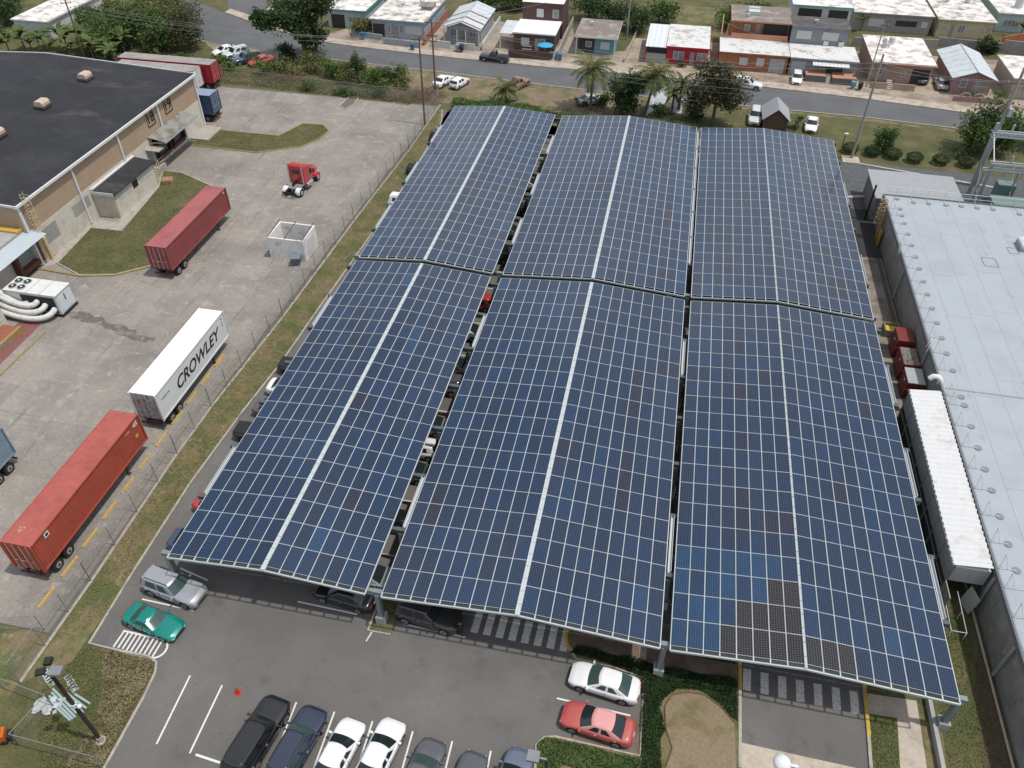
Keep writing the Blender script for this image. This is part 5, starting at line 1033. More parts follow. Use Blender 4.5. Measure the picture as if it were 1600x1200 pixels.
# tall lamp post on the planter, pipes lying behind it
lp = (-29.15, 16.52)
t = thing('lamp_post', 'dark floodlight post with camera on the planted corner', 'lamp post', (*lp, 0))
pole = P('post_brown', (.035, .026, .022), .7, .15, 3)
m = MB(); m.tube((0, 0, .3), (0, 0, 8.7), .13, 10, r2=.1); obj('pole', m, pole, t); m = MB(); m.tube((0, 0, .05), (0, 0, .3), .3, 16); m.tube((0, 0, .3), (0, 0, .75), .17, 12); obj('footing', m, conc, t)
m = MB(); m.obox((.35, .1, 8.75), (.7, .55, .2), .2); obj('floodlight', m, P('flood_grey', (.2, .2, .21), .5, .1, 3), t); m = MB(); m.obox((-.45, -.1, 8.75), (.5, .4, .15), .5); m.obox((-.35, .5, 8.85), (.4, .45, .22), .3); obj('floodlight', m, darkm, t); m = MB(); m.obox((-.45, -.12, 8.66), (.42, .34, .04), .5); obj('lens', m, lampm, t)
m = MB(); m.ball((.35, 0, 4.9), .15, 10, 6); m.tube((0, 0, 5.0), (.35, 0, 5.0), .04, 6); m.box(-.12, .12, -.15, .15, 4.75, 5.05); obj('camera_dome', m, trimw, t)
pipe = P('green_pipe', (.3, .38, .36), .45, .1, 3)
pa = [((-34.25, 18.30), (-31.88, 17.32)), ((-34.19, 18.49), (-31.77, 17.43)), ((-34.16, 18.72), (-31.68, 17.57)), ((-34.25, 18.97), (-31.75, 17.82)), ((-34.08, 19.27), (-31.38, 17.94)), ((-33.54, 19.02), (-31.35, 18.24)), ((-32.64, 18.94), (-31.28, 18.56))]
for i, (a, b) in enumerate(pa):
    lb = '%s loose green steel pipe from the left on the lamp post lawn' % ORD[i]
    m = MB(); m.tube((*a, .12), (*b, .12), .085, 8); tag(wobj('steel_pipe', m, pipe), lb, 'pipe', 'loose pipes on the grass')
m = MB()
for k in range(24): p = (-33.76, 17.87); m.obox((p[0]+random.uniform(-.8, .8), p[1]+random.uniform(-.6, .6), .1+random.random()*.12), (random.uniform(.2, .6), random.uniform(.15, .4), .05), random.random()*3)
tag(wobj('plastic_sheeting', m, P('plastic', (.45, .47, .47), .4, .2, 6)), 'crumpled clear plastic heap beside the loose pipes', 'plastic heap')
for i, (p, lb) in enumerate((((-33.37, 19.60), 'grey slotted metal tray on the grass near the pipes'), ((-35.07, 19.61), 'wire rack lying on the grass behind the lamp head'))):
    m = MB(); m.box(-.75, .75, -.22, .22, .03, .07); 
    for k in range(5): m.box(-.65+.25*k, -.55+.25*k, -.15, .15, .07, .09, 1)
    tag(obj('metal_tray', m, [galv, darkm], None, (*p, 0), -.6), lb, 'tray')
# orange machine at the left edge
t = thing('orange_machine', 'small orange machine at the bottom left corner', 'machine', (*(-35.43, 15.34), 0), .5); m = MB(); m.box(-.5, .5, -.35, .35, .25, .9); obj('housing', m, P('orange', (.5, .12, .02), .5, .1, 4), t); m = MB(); m.box(-.2, .3, -.2, .2, .9, 1.0); m.box(.5, .8, -.3, .3, .3, .55); obj('engine', m, darkm, t)
for a in (-.35, .35): m = MB(); m.tube((a, -.4, .2), (a, .4, .2), .2, 12); obj('wheel', m, tyrem, t)
# lamp heads whose posts stand below the picture
for p, lb in (((-2.26, 18.14), 'grey shoebox lamp cut by the bottom edge near the hedge'), ((11.16, 21.42), 'white round lamp cut by the bottom edge over the drive')):
    t = thing('street_lamp', lb, 'lamp', (p[0], p[1], 0)); m = MB(); m.tube((.7, 0, 0), (.7, 0, 6.9 if p[0] < 2 else 4.9), .09, 8); obj('pole', m, pole, t)
    m = MB()
    if p[0] < 2: m.box(-.35, .3, -.3, .3, 6.9, 7.1); m.box(.25, .7, -.05, .05, 6.9, 7.0)
    else: m.ball((0, 0, 5), (.5, .5, .3), 14, 8); m.box(.2, .9, -.08, .08, 4.8, 4.95)
    obj('lamp_head', m, P('flood_grey', (.2,)*3) if p[0] < 2 else trimw, t)

# ---------------------------------------------------------------- chain-link fences
def wire_mat():
    m = bpy.data.materials.new('chain_link'); m.use_nodes = True; N, Lk = m.node_tree.nodes, m.node_tree.links
    b = N['Principled BSDF']; b.inputs['Base Color'].default_value = (.36, .36, .34, 1); b.inputs['Metallic'].default_value = .3; b.inputs['Roughness'].default_value = .5
    uv = N.new('ShaderNodeUVMap'); sp = N.new('ShaderNodeSeparateXYZ'); Lk.new(uv.outputs[0], sp.inputs[0])
    def ma(op, a, c):
        n = N.new('ShaderNodeMath'); n.operation = op
        for i, q in enumerate((a, c)):
            if isinstance(q, (int, float)): n.inputs[i].default_value = q
            elif q is not None: Lk.new(q, n.inputs[i])
        return n.outputs[0]
    w = []
    for op in ('ADD', 'SUBTRACT'):
        s = ma('MULTIPLY', ma(op, sp.outputs['X'], sp.outputs['Y']), 11); w.append(ma('GREATER_THAN', ma('ABSOLUTE', ma('SUBTRACT', ma('FRACT', s, None), .5), None), .455))
    tr = N.new('ShaderNodeBsdfTransparent'); ms = N.new('ShaderNodeMixShader'); Lk.new(ma('MAXIMUM', *w), ms.inputs[0]); Lk.new(tr.outputs[0], ms.inputs[1]); Lk.new(b.outputs[0], ms.inputs[2]); Lk.new(ms.outputs[0], N['Material Output'].inputs['Surface'])
    return m
linkm = wire_mat()
fpost = P('fence_post', (.24, .24, .22), .6, .15, 4, metal=.2)
def fence(label, pts, h=2.1, step=3.05, barb=True, posts=True):
    t = thing('chain_link_fence', label, 'fence', (*pts[0], 0))
    for a, b in zip(pts[:-1], pts[1:]):
        A, B = Vector((*a, 0)), Vector((*b, 0)); L = (B-A).length; u = (B-A)/L; n = max(1, round(L/step))
        m = MB(); m.quad(tuple(A+Vector((0, 0, .03))), tuple(B+Vector((0, 0, .03))), tuple(B+Vector((0, 0, h))), tuple(A+Vector((0, 0, h)))); o = wobj('wire_mesh', m, linkm, t)
        l = o.data.uv_layers.new(name='UVMap'); l.data.foreach_set('uv', np.array([0, 0, L, 0, L, h, 0, h], dtype=np.float32))
        m = MB(); m.tube(tuple(A+Vector((0, 0, h))), tuple(B+Vector((0, 0, h))), .028, 6)
        if barb:
            for k in range(3): q = Vector((-u.y, u.x, 0))*(.1*(k+1)); m.tube(tuple(A+q+Vector((0, 0, h+.12*(k+1)))), tuple(B+q+Vector((0, 0, h+.12*(k+1)))), .012, 4)
        wobj('top_rail', m, fpost, t)
        for i in range(n+1):
            p = A+u*(L*i/n); m = MB(); m.tube((p.x, p.y, 0), (p.x, p.y, h+.02), .035, 8)
            if barb: m.tube((p.x, p.y, h), (p.x-u.y*.33, p.y+u.x*.33, h+.4), .02, 5)
            wobj('post', m, fpost, t)
fence('tall chain-link fence along the grass verge of the yard', [(-36.75, 19), (-36.75, 27), (-37.05, 40), (-37.0, 46), (-36.2, 60), (-35.7, 80), (-34.85, 100), (-34.75, 116.2)], 2.3)
fence('chain-link fence along the overgrown far side of the yard', [(-34.75, 116.2), (-45, 115.9), (-66, 117.5), (-92, 119.5)], 2.2, 3.05, False)
fence('short chain-link fence panel by the bottom left lawn', [(-40.43, 21.87), (-37.55, 22.72)], 1.9, 3, False)
fence('low chain-link pen at the bottom left corner', [(-37.57, 18.42), (-33.48, 17.93), (-34.09, 15.29), (-28.26, 15.11)], 1.6, 3, False)

# ---------------------------------------------------------------- houses along the street
def wallm(n, c, d=.12): return P('wall_'+n, c, .85, d, 1.5, tuple(x*.72 for x in c), (.55, .75), .7)
def roofst(n, c, st, lo=.46, hi=.62): return P('roof_'+n, c, .85, .1, 2, st, (lo, hi), .55, layers=[(tuple(x*.75 for x in st), 1.7, .6, .68), (c, .9, .62, .7, (1, .35, 1))])
rw1 = roofst('stained_white', (.66, .64, .6), (.3, .25, .22)); rw2 = roofst('white_patchy', (.72, .7, .67), (.4, .34, .3), .46, .62); rgrey = roofst('grey_mottled', (.2, .17, .15), (.34, .3, .26), .5, .65); rdark = roofst('dark_slab', (.075, .07, .068), (.12, .11, .105)); rwh = P('roof_bright', (.76, .76, .74), .7, .04, 2)
rmet = P('roof_metal_pale', (.52, .56, .58), .55, .1, 3, (.42, .44, .45), (.5, .7), .8); rmw = roofst('metal_rusty', (.6, .6, .58), (.36, .32, .3), .52, .66); rust = P('rust_strip', (.2, .09, .07), .8, .2, 3)
winfr = P('window_frame', (.62, .63, .62), .5, .06, 4); winp = P('window_pane', (.1, .115, .12), .15, .15, 6, spec=.6); winw = P('window_louvre', (.52, .54, .53), .5, .08, 5); irn = P('iron_white', (.6, .6, .58), .6, .08, 4)
def opening(t, kind, xa, xb, z0, z1, y):
    if kind == 'door':
        m = MB(); m.box(xa, xb, y-.06, y+.02, z0, z1); d = wobj('door', m, P('door_panel', (.3, .28, .26), .6, .15, 4), t); m = MB(); m.box(xb-.2, xb-.12, y-.09, y-.06, (z0+z1)/2-.04, (z0+z1)/2+.04); wobj('handle', m, galv, d); return
    if kind == 'garage':
        m = MB()
        for k in range(6): z = z0+(z1-z0)*k/6; m.box(xa, xb, y-.08, y+.02, z+.02, z+(z1-z0)/6-.01)
        wobj('garage_door', m, P('garage_grey', (.42, .43, .44), .6, .08, 3), t); return
    if kind == 'void':
        m = MB(); m.box(xa, xb, y-.04, y+.02, z0, z1); wobj('opening_shade_panel', m, P('opening_shade', (.055, .05, .047), .9, .1, 3), t); return  # flat dark panel on the wall, shade of an open front put into its colour
    if kind == 'grille':
        m = MB()
        for x in np.arange(xa, xb, .16): m.box(x-.02, x+.02, y-.1, y-.06, z0, z1)
        for z in (z0, (z0+z1)/2, z1): m.box(xa, xb, y-.11, y-.05, z-.03, z+.03)
        wobj('iron_grille', m, irn, t); return
    m = MB(); f = .07
    m.box(xa, xb, y-.07, y+.01, z0, z0+f); m.box(xa, xb, y-.07, y+.01, z1-f, z1); m.box(xa, xa+f, y-.07, y+.01, z0+f, z1-f); m.box(xb-f, xb, y-.07, y+.01, z0+f, z1-f)
    if xb-xa > 1.1:
        n = max(2, round((xb-xa)/.75))
        for k in range(1, n): x = xa+(xb-xa)*k/n; m.box(x-.035, x+.035, y-.07, y+.01, z0+f, z1-f)
    w = wobj('window', m, winfr, t)
    m = MB(); m.box(xa+f, xb-f, y-.025, y+.005, z0+f, z1-f); wobj('pane', m, winp if kind == 'window' else winw, w)
    if kind == 'louvre' or kind == 'window':
        m = MB()
        for k in range(1, 6): z = z0+(z1-z0)*k/6; m.box(xa+f, xb-f, y-.055, y-.03, z-.025, z+.025)
        wobj('slat', m, winfr, w)
def house(label, x0, x1, y0, y1, h, wall, roof, ops=(), ov=.35, rk='flat', peak=1.1, trim=None, name='house', z0=0, sideop=True, parent=None, ovf=None):
    t = parent or thing(name, label, 'house', ((x0+x1)/2, (y0+y1)/2, 0), 0, 'houses across the street'); ovf = ov if ovf is None else ovf
    m = MB(); q = .15
    m.box(x0, x1, y0, y0+q, z0, h); m.box(x0, x1, y1-q, y1, z0, h); m.box(x0, x0+q, y0+q, y1-q, z0, h); m.box(x1-q, x1, y0+q, y1-q, z0, h); wobj('wall', m, wall, t)
    trim = trim or wall
    if rk == 'flat':
        m = MB(); m.box(x0-ov, x1+ov, y0-ovf, y1+ov, h, h+.2, 0); r = wobj('roof', m, roof, t)
        m = MB(); m.box(x0-ov-.02, x1+ov+.02, y0-ovf-.04, y0-ovf-.003, h-.02, h+.2); m.box(x0-ov-.04, x0-ov-.003, y0-ovf, y1+ov, h-.02, h+.24); m.box(x1+ov+.003, x1+ov+.04, y0-ovf, y1+ov, h-.02, h+.24); wobj('fascia', m, trim, r)
    else:
        xm = (x0+x1)/2; a = y0-ovf; b = y1+ov; m = MB()
        for sg, xe in ((-1, x0-ov), (1, x1+ov)):
            ze = h-.12; m.add([(xe, a, ze), (xm, a, h+peak), (xm, b, h+peak), (xe, b, ze), (xe, a, ze-.08), (xm, a, h+peak-.08), (xm, b, h+peak-.08), (xe, b, ze-.08)], [(0,1,2,3) if sg > 0 else (3,2,1,0), (0,4,5,1), (1,5,6,2), (2,6,7,3), (3,7,4,0), (4,7,6,5)])
        r = wobj('roof', m, roof, t); m = MB()
        for y in (y0, y1-q): m.add([(x0, y, h), (x1, y, h), (xm, y, h+peak-.1), (x0, y+q, h), (x1, y+q, h), (xm, y+q, h+peak-.1)], [(0, 1, 2), (5, 4, 3), (0, 3, 4, 1), (1, 4, 5, 2), (2, 5, 3, 0)])
        wobj('gable', m, wall, t); m = MB(); m.bar((xm, a, h+peak+.02), (xm, b, h+peak+.02), .2, .05)
        for yy in np.arange(y0+1, y1, 2.2):
            for sg, xe in ((-1, x0-ov), (1, x1+ov)): m.bar((xm, yy, h+peak+.012), (xe, yy, h-.11), .05, .03)
        wobj('roof_seams', m, P('seam_metal', (.36, .4, .42), .6, .1, 3), r)
    W = x1-x0
    for k, a, b, za, zb in ops: opening(t, k, x0+W*a, x0+W*b, z0+za, z0+zb, y0)
    return t
def sheetroof(t, x0, x1, y0, y1, za, zb, mt, ribs=.9):
    m = MB(); m.add([(x0, y0, za), (x1, y0, za), (x1, y1, zb), (x0, y1, zb), (x0, y0, za-.08), (x1, y0, za-.08), (x1, y1, zb-.08), (x0, y1, zb-.08)], [(0,1,2,3),(4,7,6,5),(0,4,5,1),(1,5,6,2),(2,6,7,3),(3,7,4,0)]); r = wobj('porch_roof', m, mt, t); m = MB()
    for x in np.arange(x0+ribs/2, x1, ribs): m.bar((x, y0, za+.012), (x, y1, zb+.012), .05, .03)
    wobj('roof_seams', m, P('seam_grey', (.4, .4, .39), .6, .15, 3), r); return r
def posts(t, xs, y, h, mt):
    for x in xs: m = MB(); m.box(x-.09, x+.09, y-.09, y+.09, 0, h); wobj('post', m, mt, t)
WINS = lambda *a: [('window', p, q, 1.0, 2.2) for p, q in a]
# left to right
house('house with bright white roof and teal edge behind the big tree', -65, -57.6, 147, 158, 3.2, wallm('pale_teal', (.4, .5, .48)), rw2, [('void', .1, .45, 0, 2.4), ('window', .55, .9, 1, 2.2)], trim=P('teal_trim', (.1, .3, .27), .6, .1, 3))
bgw = wallm('blue_grey', (.33, .38, .42))
t = house('blue-grey flat-roofed house with carport on its left', -55.1, -45.2, 143.6, 158, 3.1, bgw, rw1, [('void', .02, .24, 0, 2.4), ('window', .3, .36, 1, 2.3), ('door', .39, .44, .2, 2.3), ('door', .46, .5, .2, 2.3), ('window', .53, .6, 1, 2.3), ('louvre', .64, .96, 1, 2.3)])
m = MB(); m.box(-47.5, -45.5, 150, 153, 3.3, 3.9); wobj('roof_box', m, rgrey, t)
t = house('small light grey gable house with rust-striped metal roof', -41.2, -34.9, 144.6, 155, 2.9, wallm('light_grey', (.38, .39, .4)), rmet, [('window', .1, .34, .9, 2.1), ('door', .42, .55, .1, 2.1), ('window', .66, .86, .9, 2.1)], rk='gable', ovf=2.0, ov=.4, trim=winfr)
posts(t, (-41.3, -38.9, -37.3, -34.9), 142.9, 2.6, winfr)
m = MB(); m.box(-41.3, -34.9, 142.82, 142.9, .1, .95); wobj('balustrade', m, P('rail_grey', (.24, .25, .26), .6, .1, 3), t)
for yy in (143.2, 145.9, 149.2):
    for sg in (-1, 1): m = MB(); m.bar((-38.05, yy, 4.03), (-38.05+sg*3.5, yy, 2.83), .45, .03); wobj('rust_strip', m, rust, t)
brw = wallm('brown', (.1, .062, .052))
t = house('dark brown house with bright white roof and an upper storey', -28.4, -21.2, 142.6, 149.6, 2.9, brw, rwh, [('louvre', .18, .38, 1.0, 2.2), ('door', .52, .62, .1, 2.2), ('window', .64, .78, .9, 2.2)], ov=.2, trim=rwh)
house('', -28.2, -20.9, 149.8, 157.5, 5.9, brw, rwh, [('louvre', .35, .52, 3.6, 5.0), ('window', .75, .9, 3.6, 5.0)], ov=.15, parent=t)
sheetroof(t, -31, -28.65, 142.6, 149, 2.7, 2.95, rmet); posts(t, (-30.9,), 142.7, 2.6, winfr)
for z in (1.0, .45): m = MB(); m.box(-26.9, -25.1, 142.45, 142.6, z-.25, z-.1); wobj('window_sill', m, winfr, t)
m = MB(); m.box(-28.6, -21.2, 138.6, 138.8, 0, 1.3); tag(wobj('garden_wall', m, brw), 'dark brown front wall of the brown house', 'wall')
m = MB(); m.tube((0, 0, 1.9), (0, 0, 2.25), 1.35, 20, r2=.15); o = thing('garden_parasol', 'bright blue round parasol in front of the brown house', 'parasol', (-22.4, 140.6, 0)); obj('canopy', m, P('pool_blue', (.03, .35, .6), .5, .08, 3), o); m = MB(); m.tube((0, 0, 0), (0, 0, 2.0), .04, 6); obj('pole', m, galv, o)
m = MB(); m.bar((-20.0, 139, .8), (-20, 158, .8), .18, 1.6); tag(wobj('boundary_wall', m, wallm('wall_grey', (.33, .31, .29))), 'long grey wall right of the brown house drive', 'wall')
t = house('small teal house with mottled grey slab roof', -17.2, -10.6, 143.6, 152.2, 2.9, wallm('teal', (.13, .3, .36)), rgrey, [('void', .02, .46, .2, 2.5), ('louvre', .22, .38, 1.1, 2.1), ('louvre', .62, .86, .9, 2.1)], ov=.4, trim=winfr, ovf=.9)
posts(t, (-17.3, -10.6), 142.9, 2.9, winfr)
t = house('red fronted house with grey-white metal roof and carport', -1.5, 5.4, 141.8, 153, 2.8, wallm('red', (.42, .035, .05)), rmw, [('window', .16, .42, .9, 2.1), ('door', .57, .68, .1, 2.1), ('window', .74, .97, .9, 2.1)], ov=.15, ovf=.4)
sheetroof(t, -5.2, -1.6, 141.3, 152.6, 2.75, 3.0, P('roof_pale', (.62, .66, .68), .6, .07, 2)); m = MB(); m.box(-5.1, -1.6, 141.7, 141.85, 0, 1.5); wobj('gate', m, P('gate_grey', (.34, .35, .35), .6, .1, 3), t); m = MB(); m.box(-5.1, -1.6, 142.2, 142.3, 1.5, 2.7); wobj('opening_shade_panel', m, P('opening_shade', (.055,)*3), t); posts(t, (-5.1,), 141.5, 2.7, wallm('red', (.42,)*3))  # dark sheet behind the gate paints the shade under the carport roof
orw = wallm('orange', (.36, .15, .08)); gyw = wallm('mid_grey', (.24, .255, .275))
t = house('orange two-storey house behind the leafy tree', 7.3, 18.6, 141.2, 149, 2.8, orw, rmw, [('louvre', .3, .42, .9, 2.1), ('louvre', .55, .66, .9, 2.2), ('garage', .74, .96, 0, 2.3)], ov=.1, ovf=.5)
house('', 8.9, 18.6, 149.2, 156.5, 5.8, orw, rgrey, [('window', .22, .32, 4, 5), ('door', .42, .5, 3, 5.2), ('void', .55, .98, 3.1, 5.3)], ov=.25, parent=t, ovf=1.4, trim=P('orange_trim', (.5, .24, .15), .7, .1, 3))
m = MB(); m.bar((7.4, 148.6, 3.0), (7.4, 152, 5.4), .15, .6); m.box(7.2, 7.35, 148, 148.2, 3, 4.2); m.box(8.2, 8.35, 148, 148.2, 3, 5.2); m.box(9, 18.5, 147.85, 147.95, 3.05, 3.9); wobj('balcony_wall', m, P('orange_trim', (.5,)*3), t)
m = MB(); m.box(11.5, 13.4, 151, 152.6, 6.05, 6.6); m.tube((11.5, 152.8, 6.7), (13.4, 152.8, 6.7), .25, 10); wobj('solar_heater', m, winw, t)
t = house('grey two-storey house with rusted white porch roof', 18.9, 29.6, 140.9, 147.5, 2.8, gyw, rmw, [('garage', .03, .24, 0, 2.3), ('door', .33, .38, .2, 2.2), ('door', .44, .49, .2, 2.2), ('void', .56, .8, .8, 2.3)], ov=.1, ovf=.5)
house('', 18.9, 28.1, 147.6, 152.4, 5.8, gyw, rdark, [('louvre', .1, .36, 3.8, 5.1), ('louvre', .56, .84, 3.8, 5.1)], ov=.15, parent=t, ovf=.4)
sheetroof(t, 22.4, 28.2, 139.4, 140.8, 2.35, 2.6, P('awning_white', (.68, .7, .69), .5, .05, 3), .6)
for x in (24.4, 26.9): m = MB(); m.box(x, x+.8, 147.1, 147.5, 3.1, 3.7); wobj('ac_unit', m, winfr, t)
m = MB(); m.box(21.5, 24.8, 138.4, 140.3, 0, 1.0); m.box(25.7, 29.6, 138.0, 140.3, 0, 1.0); wobj('terrace', m, P('dark_grey_wall', (.12, .125, .135), .8, .1, 3), t); m = MB(); m.box(21.55, 24.75, 138.5, 140.8, 1.0, 1.04); m.box(25.75, 29.55, 138.1, 140.8, 1.0, 1.04); wobj('terrace_floor', m, P('terracotta', (.42, .22, .14), .8, .12, 4), t)
m = MB()
for k in range(5): m.box(24.85, 25.65, 138.2+.35*k, 138.55+.35*k, 0, .2*(k+1))
wobj('steps', m, walkm, t)
tnw = wallm('tan', (.38, .265, .2))
t = house('tan bungalow with stained white roof and striped eaves', 31.9, 41.3, 141, 153.6, 3.1, tnw, rw2, [('window', .1, .2, .9, 2.3), ('door', .22, .32, .1, 2.3), ('window', .5, .58, 1, 2), ('void', .68, .97, 0, 2.4)], ov=.3, ovf=.5)
m = MB()
for x in np.arange(31.7, 41.7, .22): m.obox((x, 140.25, 3.2), (.13, .5, .05), 0)
wobj('roof_tile_edge', m, P('tile_tan', (.42, .29, .22), .7, .12, 4), t)
for a, b in ((31.7, 34.3), (35.2, 38.6)): m = MB(); m.box(a, b, 137.6, 137.8, 0, 1.0); tag(wobj('garden_wall', m, tnw), 'tan front wall %s the steps of the tan bungalow' % ('left of' if a < 33 else 'right of'), 'wall')
m = MB()
for k in range(5): m.box(34.35, 35.15, 137.5+.35*k, 137.85+.35*k, 0, .2*(k+1))
tag(wobj('garden_steps', m, walkm), 'steps between the tan front walls', 'steps')
pkw = wallm('pink', (.33, .2, .2))
t = house('pink gable house with pale blue metal roof', 44.0, 49.9, 138.4, 150, 2.8, pkw, rmet, [('window', .2, .38, 1, 2.3), ('grille', .55, .95, .3, 2.4), ('door', .6, .68, .1, 2.2)], rk='gable', ov=.5, ovf=1.0)
m = MB(); m.box(43.9, 51, 134.9, 135.1, 0, .8); tag(wobj('garden_wall', m, pkw), 'low pink front wall with arches', 'wall'); m = MB()
for x in (45.6, 47.6, 49.4): m.path([(x+.8*math.cos(R(a)), 135, .8+.6*math.sin(R(a))) for a in range(0, 181, 20)], .06, 6)
tag(wobj('wall_arch', m, walkm), 'pale arched trim on the pink front wall', 'trim')
house('white roofed house at the right edge beyond the pink house', 52.8, 66, 138, 148, 3.1, wallm('beige', (.4, .34, .28)), rw2, WINS((.1, .25), (.4, .6)))
house('long unpainted grey block house in the back row', 32, 45.8, 167, 186, 3.1, wallm('cement', (.3, .29, .27)), rw2, [('void', .55, .82, 1.2, 2.2), ('louvre', .88, .96, 1.2, 2.2), ('louvre', .2, .4, .9, 2.2)], ov=.25)
house('cream house with stained roof in the back row', 46.9, 56.4, 166.4, 186, 3.0, wallm('cream', (.52, .44, .3)), rw1, [('window', .08, .18, 1.4, 2.1), ('door', .24, .3, .1, 2.3), ('window', .38, .5, 1.0, 2.3), ('window', .68, .72, 1.4, 2.0), ('window', .84, .88, 1.4, 2.0)], ov=.3)
t = house('white and aqua house at the top right corner', 58.5, 78, 172, 190, 3.2, wallm('aqua', (.42, .52, .52)), rw2, WINS((.06, .2), (.3, .36), (.5, .6)), ov=.3); m = MB(); m.tube((62.5, 176, 3.4), (62.5, 176, 5), .75, 14); wobj('water_tank', m, winw, t)
m = MB(); m.bar((57.2, 162, 1), (66, 168, 1), .25, 2.2); tag(wobj('boundary_wall', m, wallm('rust_orange', (.36, .12, .06))), 'orange wall beside the cream back house', 'wall')
house('white two-storey house with aqua trim in the back row', 19.8, 30, 160, 168, 5.6, wallm('white', (.56, .58, .57)), rw2, [('void', .08, .42, .8, 2.4), ('void', .68, .96, .6, 2.2), ('void', .1, .5, 3.6, 5.2), ('void', .62, .95, 3.6, 5.2)], ov=.2, trim=P('aqua_trim', (.12, .42, .42), .6, .1, 3))
house('white low warehouse at the top left behind banana plants', -117.2, -110.4, 128.6, 168, 3.3, wallm('white_warm', (.54, .55, .55)), rw2, [('louvre', .35, .42, 1.2, 2.6), ('louvre', .48, .54, 1.2, 2.6), ('louvre', .88, .95, 1.4, 2.4)], ov=.25, name='warehouse')
house('white house glimpsed beyond the top left warehouse', -124, -119, 150, 165, 3.4, wallm('white_warm', (.54,)*3), rw2)
def dish(t, x, y, z):
    m = MB(); m.tube((x, y, z), (x, y, z+.7), .03, 6); m.tube((x, y-.05, z+.7), (x+.1, y-.25, z+.78), .4, 14, r2=.42); wobj('satellite_dish', m, P('dish_grey', (.3, .3, .3), .5, .1, 3), t)
def tank(t, x, y, z):
    m = MB(); m.tube((x, y, z), (x, y, z+1.0), .5, 14); m.ball((x, y, z+1.0), (.5, .5, .18), 12, 5); wobj('water_tank', m, winw, t)
def vent(t, x, y, z):
    m = MB(); m.tube((x, y, z), (x, y, z+.45), .06, 6); m.box(x-.3, x+.3, y+.5, y+.9, z, z+.4); wobj('roof_vent', m, winw, t)
for o in [q for q in COL.objects if q.name.startswith('house') and q.parent is None]:
    x, y = o.location.x, o.location.y; lb = o['label']
    if 'gable' in lb or 'carport' in lb and 'red' in lb: continue
    z = 6.1 if 'two-storey' in lb else 3.3
    if 'two-storey' in lb or 'upper' in lb: y += 4 if 'white two' not in lb else 0
    if 'upper' in lb: z = 6.1
    vent(o, x-1.5, y+.5, z)
    if 'tan' in lb or 'right edge' in lb: dish(o, x-2.8, y-1, z); dish(o, x-2.2, y+1.6, z); tank(o, x-.8, y+2.5, z)
    if 'cream' in lb or 'unpainted' in lb or 'blue-grey' in lb: tank(o, x+2.2, y+1.5, z)
# block walls and garden walls
for a, b, h, mt, lb in (((-52, 140.4), (-45, 139.6), 1.1, bgw, 'blue-grey front wall of the flat-roofed house'), ((-43.3, 140.9), (-39.6, 140.6), 1.2, winw, 'pale front wall left of the gable house gate'), ((-38.3, 140.6), (-35, 140.3), 1.2, winw, 'pale front wall right of the gable house gate'), ((-59, 143.2), (-52.8, 142.1), 1.0, bgw, 'blue-grey wall with diamonds beside the corner bush'), ((31, 157.5), (46, 159.5), 1.6, wallm('cement', (.3,)*3), 'grey block wall behind the tan bungalow'), ((46, 161), (57, 160), 1.6, wallm('cement', (.3,)*3), 'block wall below the cream back house'), ((57, 160), (70, 158), 2.2, wallm('cement', (.3,)*3), 'tall block wall at the right edge'), ((-44.6, 141), (-44.6, 158), 1.5, wallm('brick_red', (.3, .14, .1)), 'reddish side wall beside the blue-grey house'), ((-33.8, 141), (-33.8, 156), 1.3, winw, 'pale side fence along the gable house drive'), ((-8.6, 140.5), (-7.6, 158), .6, conc, 'low kerb wall beside the red house')):
    m = MB(); m.bar((*a, h/2), (*b, h/2), .2, h); tag(wobj('garden_wall', m, mt), lb, 'wall')
for x, y, n, c, lb in ((-56.4, 141.9, 1, (.03, .16, .4), 'blue bin at the corner bush wall'), (-45.9, 138.3, 1, (.05, .14, .22), 'blue-grey bin below the wooden pole'), (-38, 139.6, 1, (.2, .3, .35), 'pale blue bin before the gable house'), (-37.2, 139.4, 1, (.02, .02, .02), 'black bin with a white bag before the gable house'), (-21.1, 139.3, 1, (.04, .15, .3), 'blue bin at the brown house drive'), (-19.5, 139.0, 1, (.05, .18, .33), 'second blue bin at the brown house drive'), (28.9, 136.7, 1, (.1, .27, .3), 'teal bin by the grey terrace'), (30.0, 136.5, 1, (.02, .02, .02), 'black bin bags beside the teal bin')):
    t = thing('wheelie_bin', lb, 'bin', (x, y, .13)); bm = mat('bin_colour', c, .5, .1, 4); m = MB(); loft(m, [[(a*.25, b*.3, .08) for a, b in ((-1,-1),(-1,1),(1,1),(1,-1))], [(a*.32, b*.38, 1.0) for a, b in ((-1,-1),(-1,1),(1,1),(1,-1))]]); obj('tub', m, bm, t); m = MB(); m.box(-.35, .35, -.42, .4, 1.0, 1.07); obj('lid', m, bm, t)
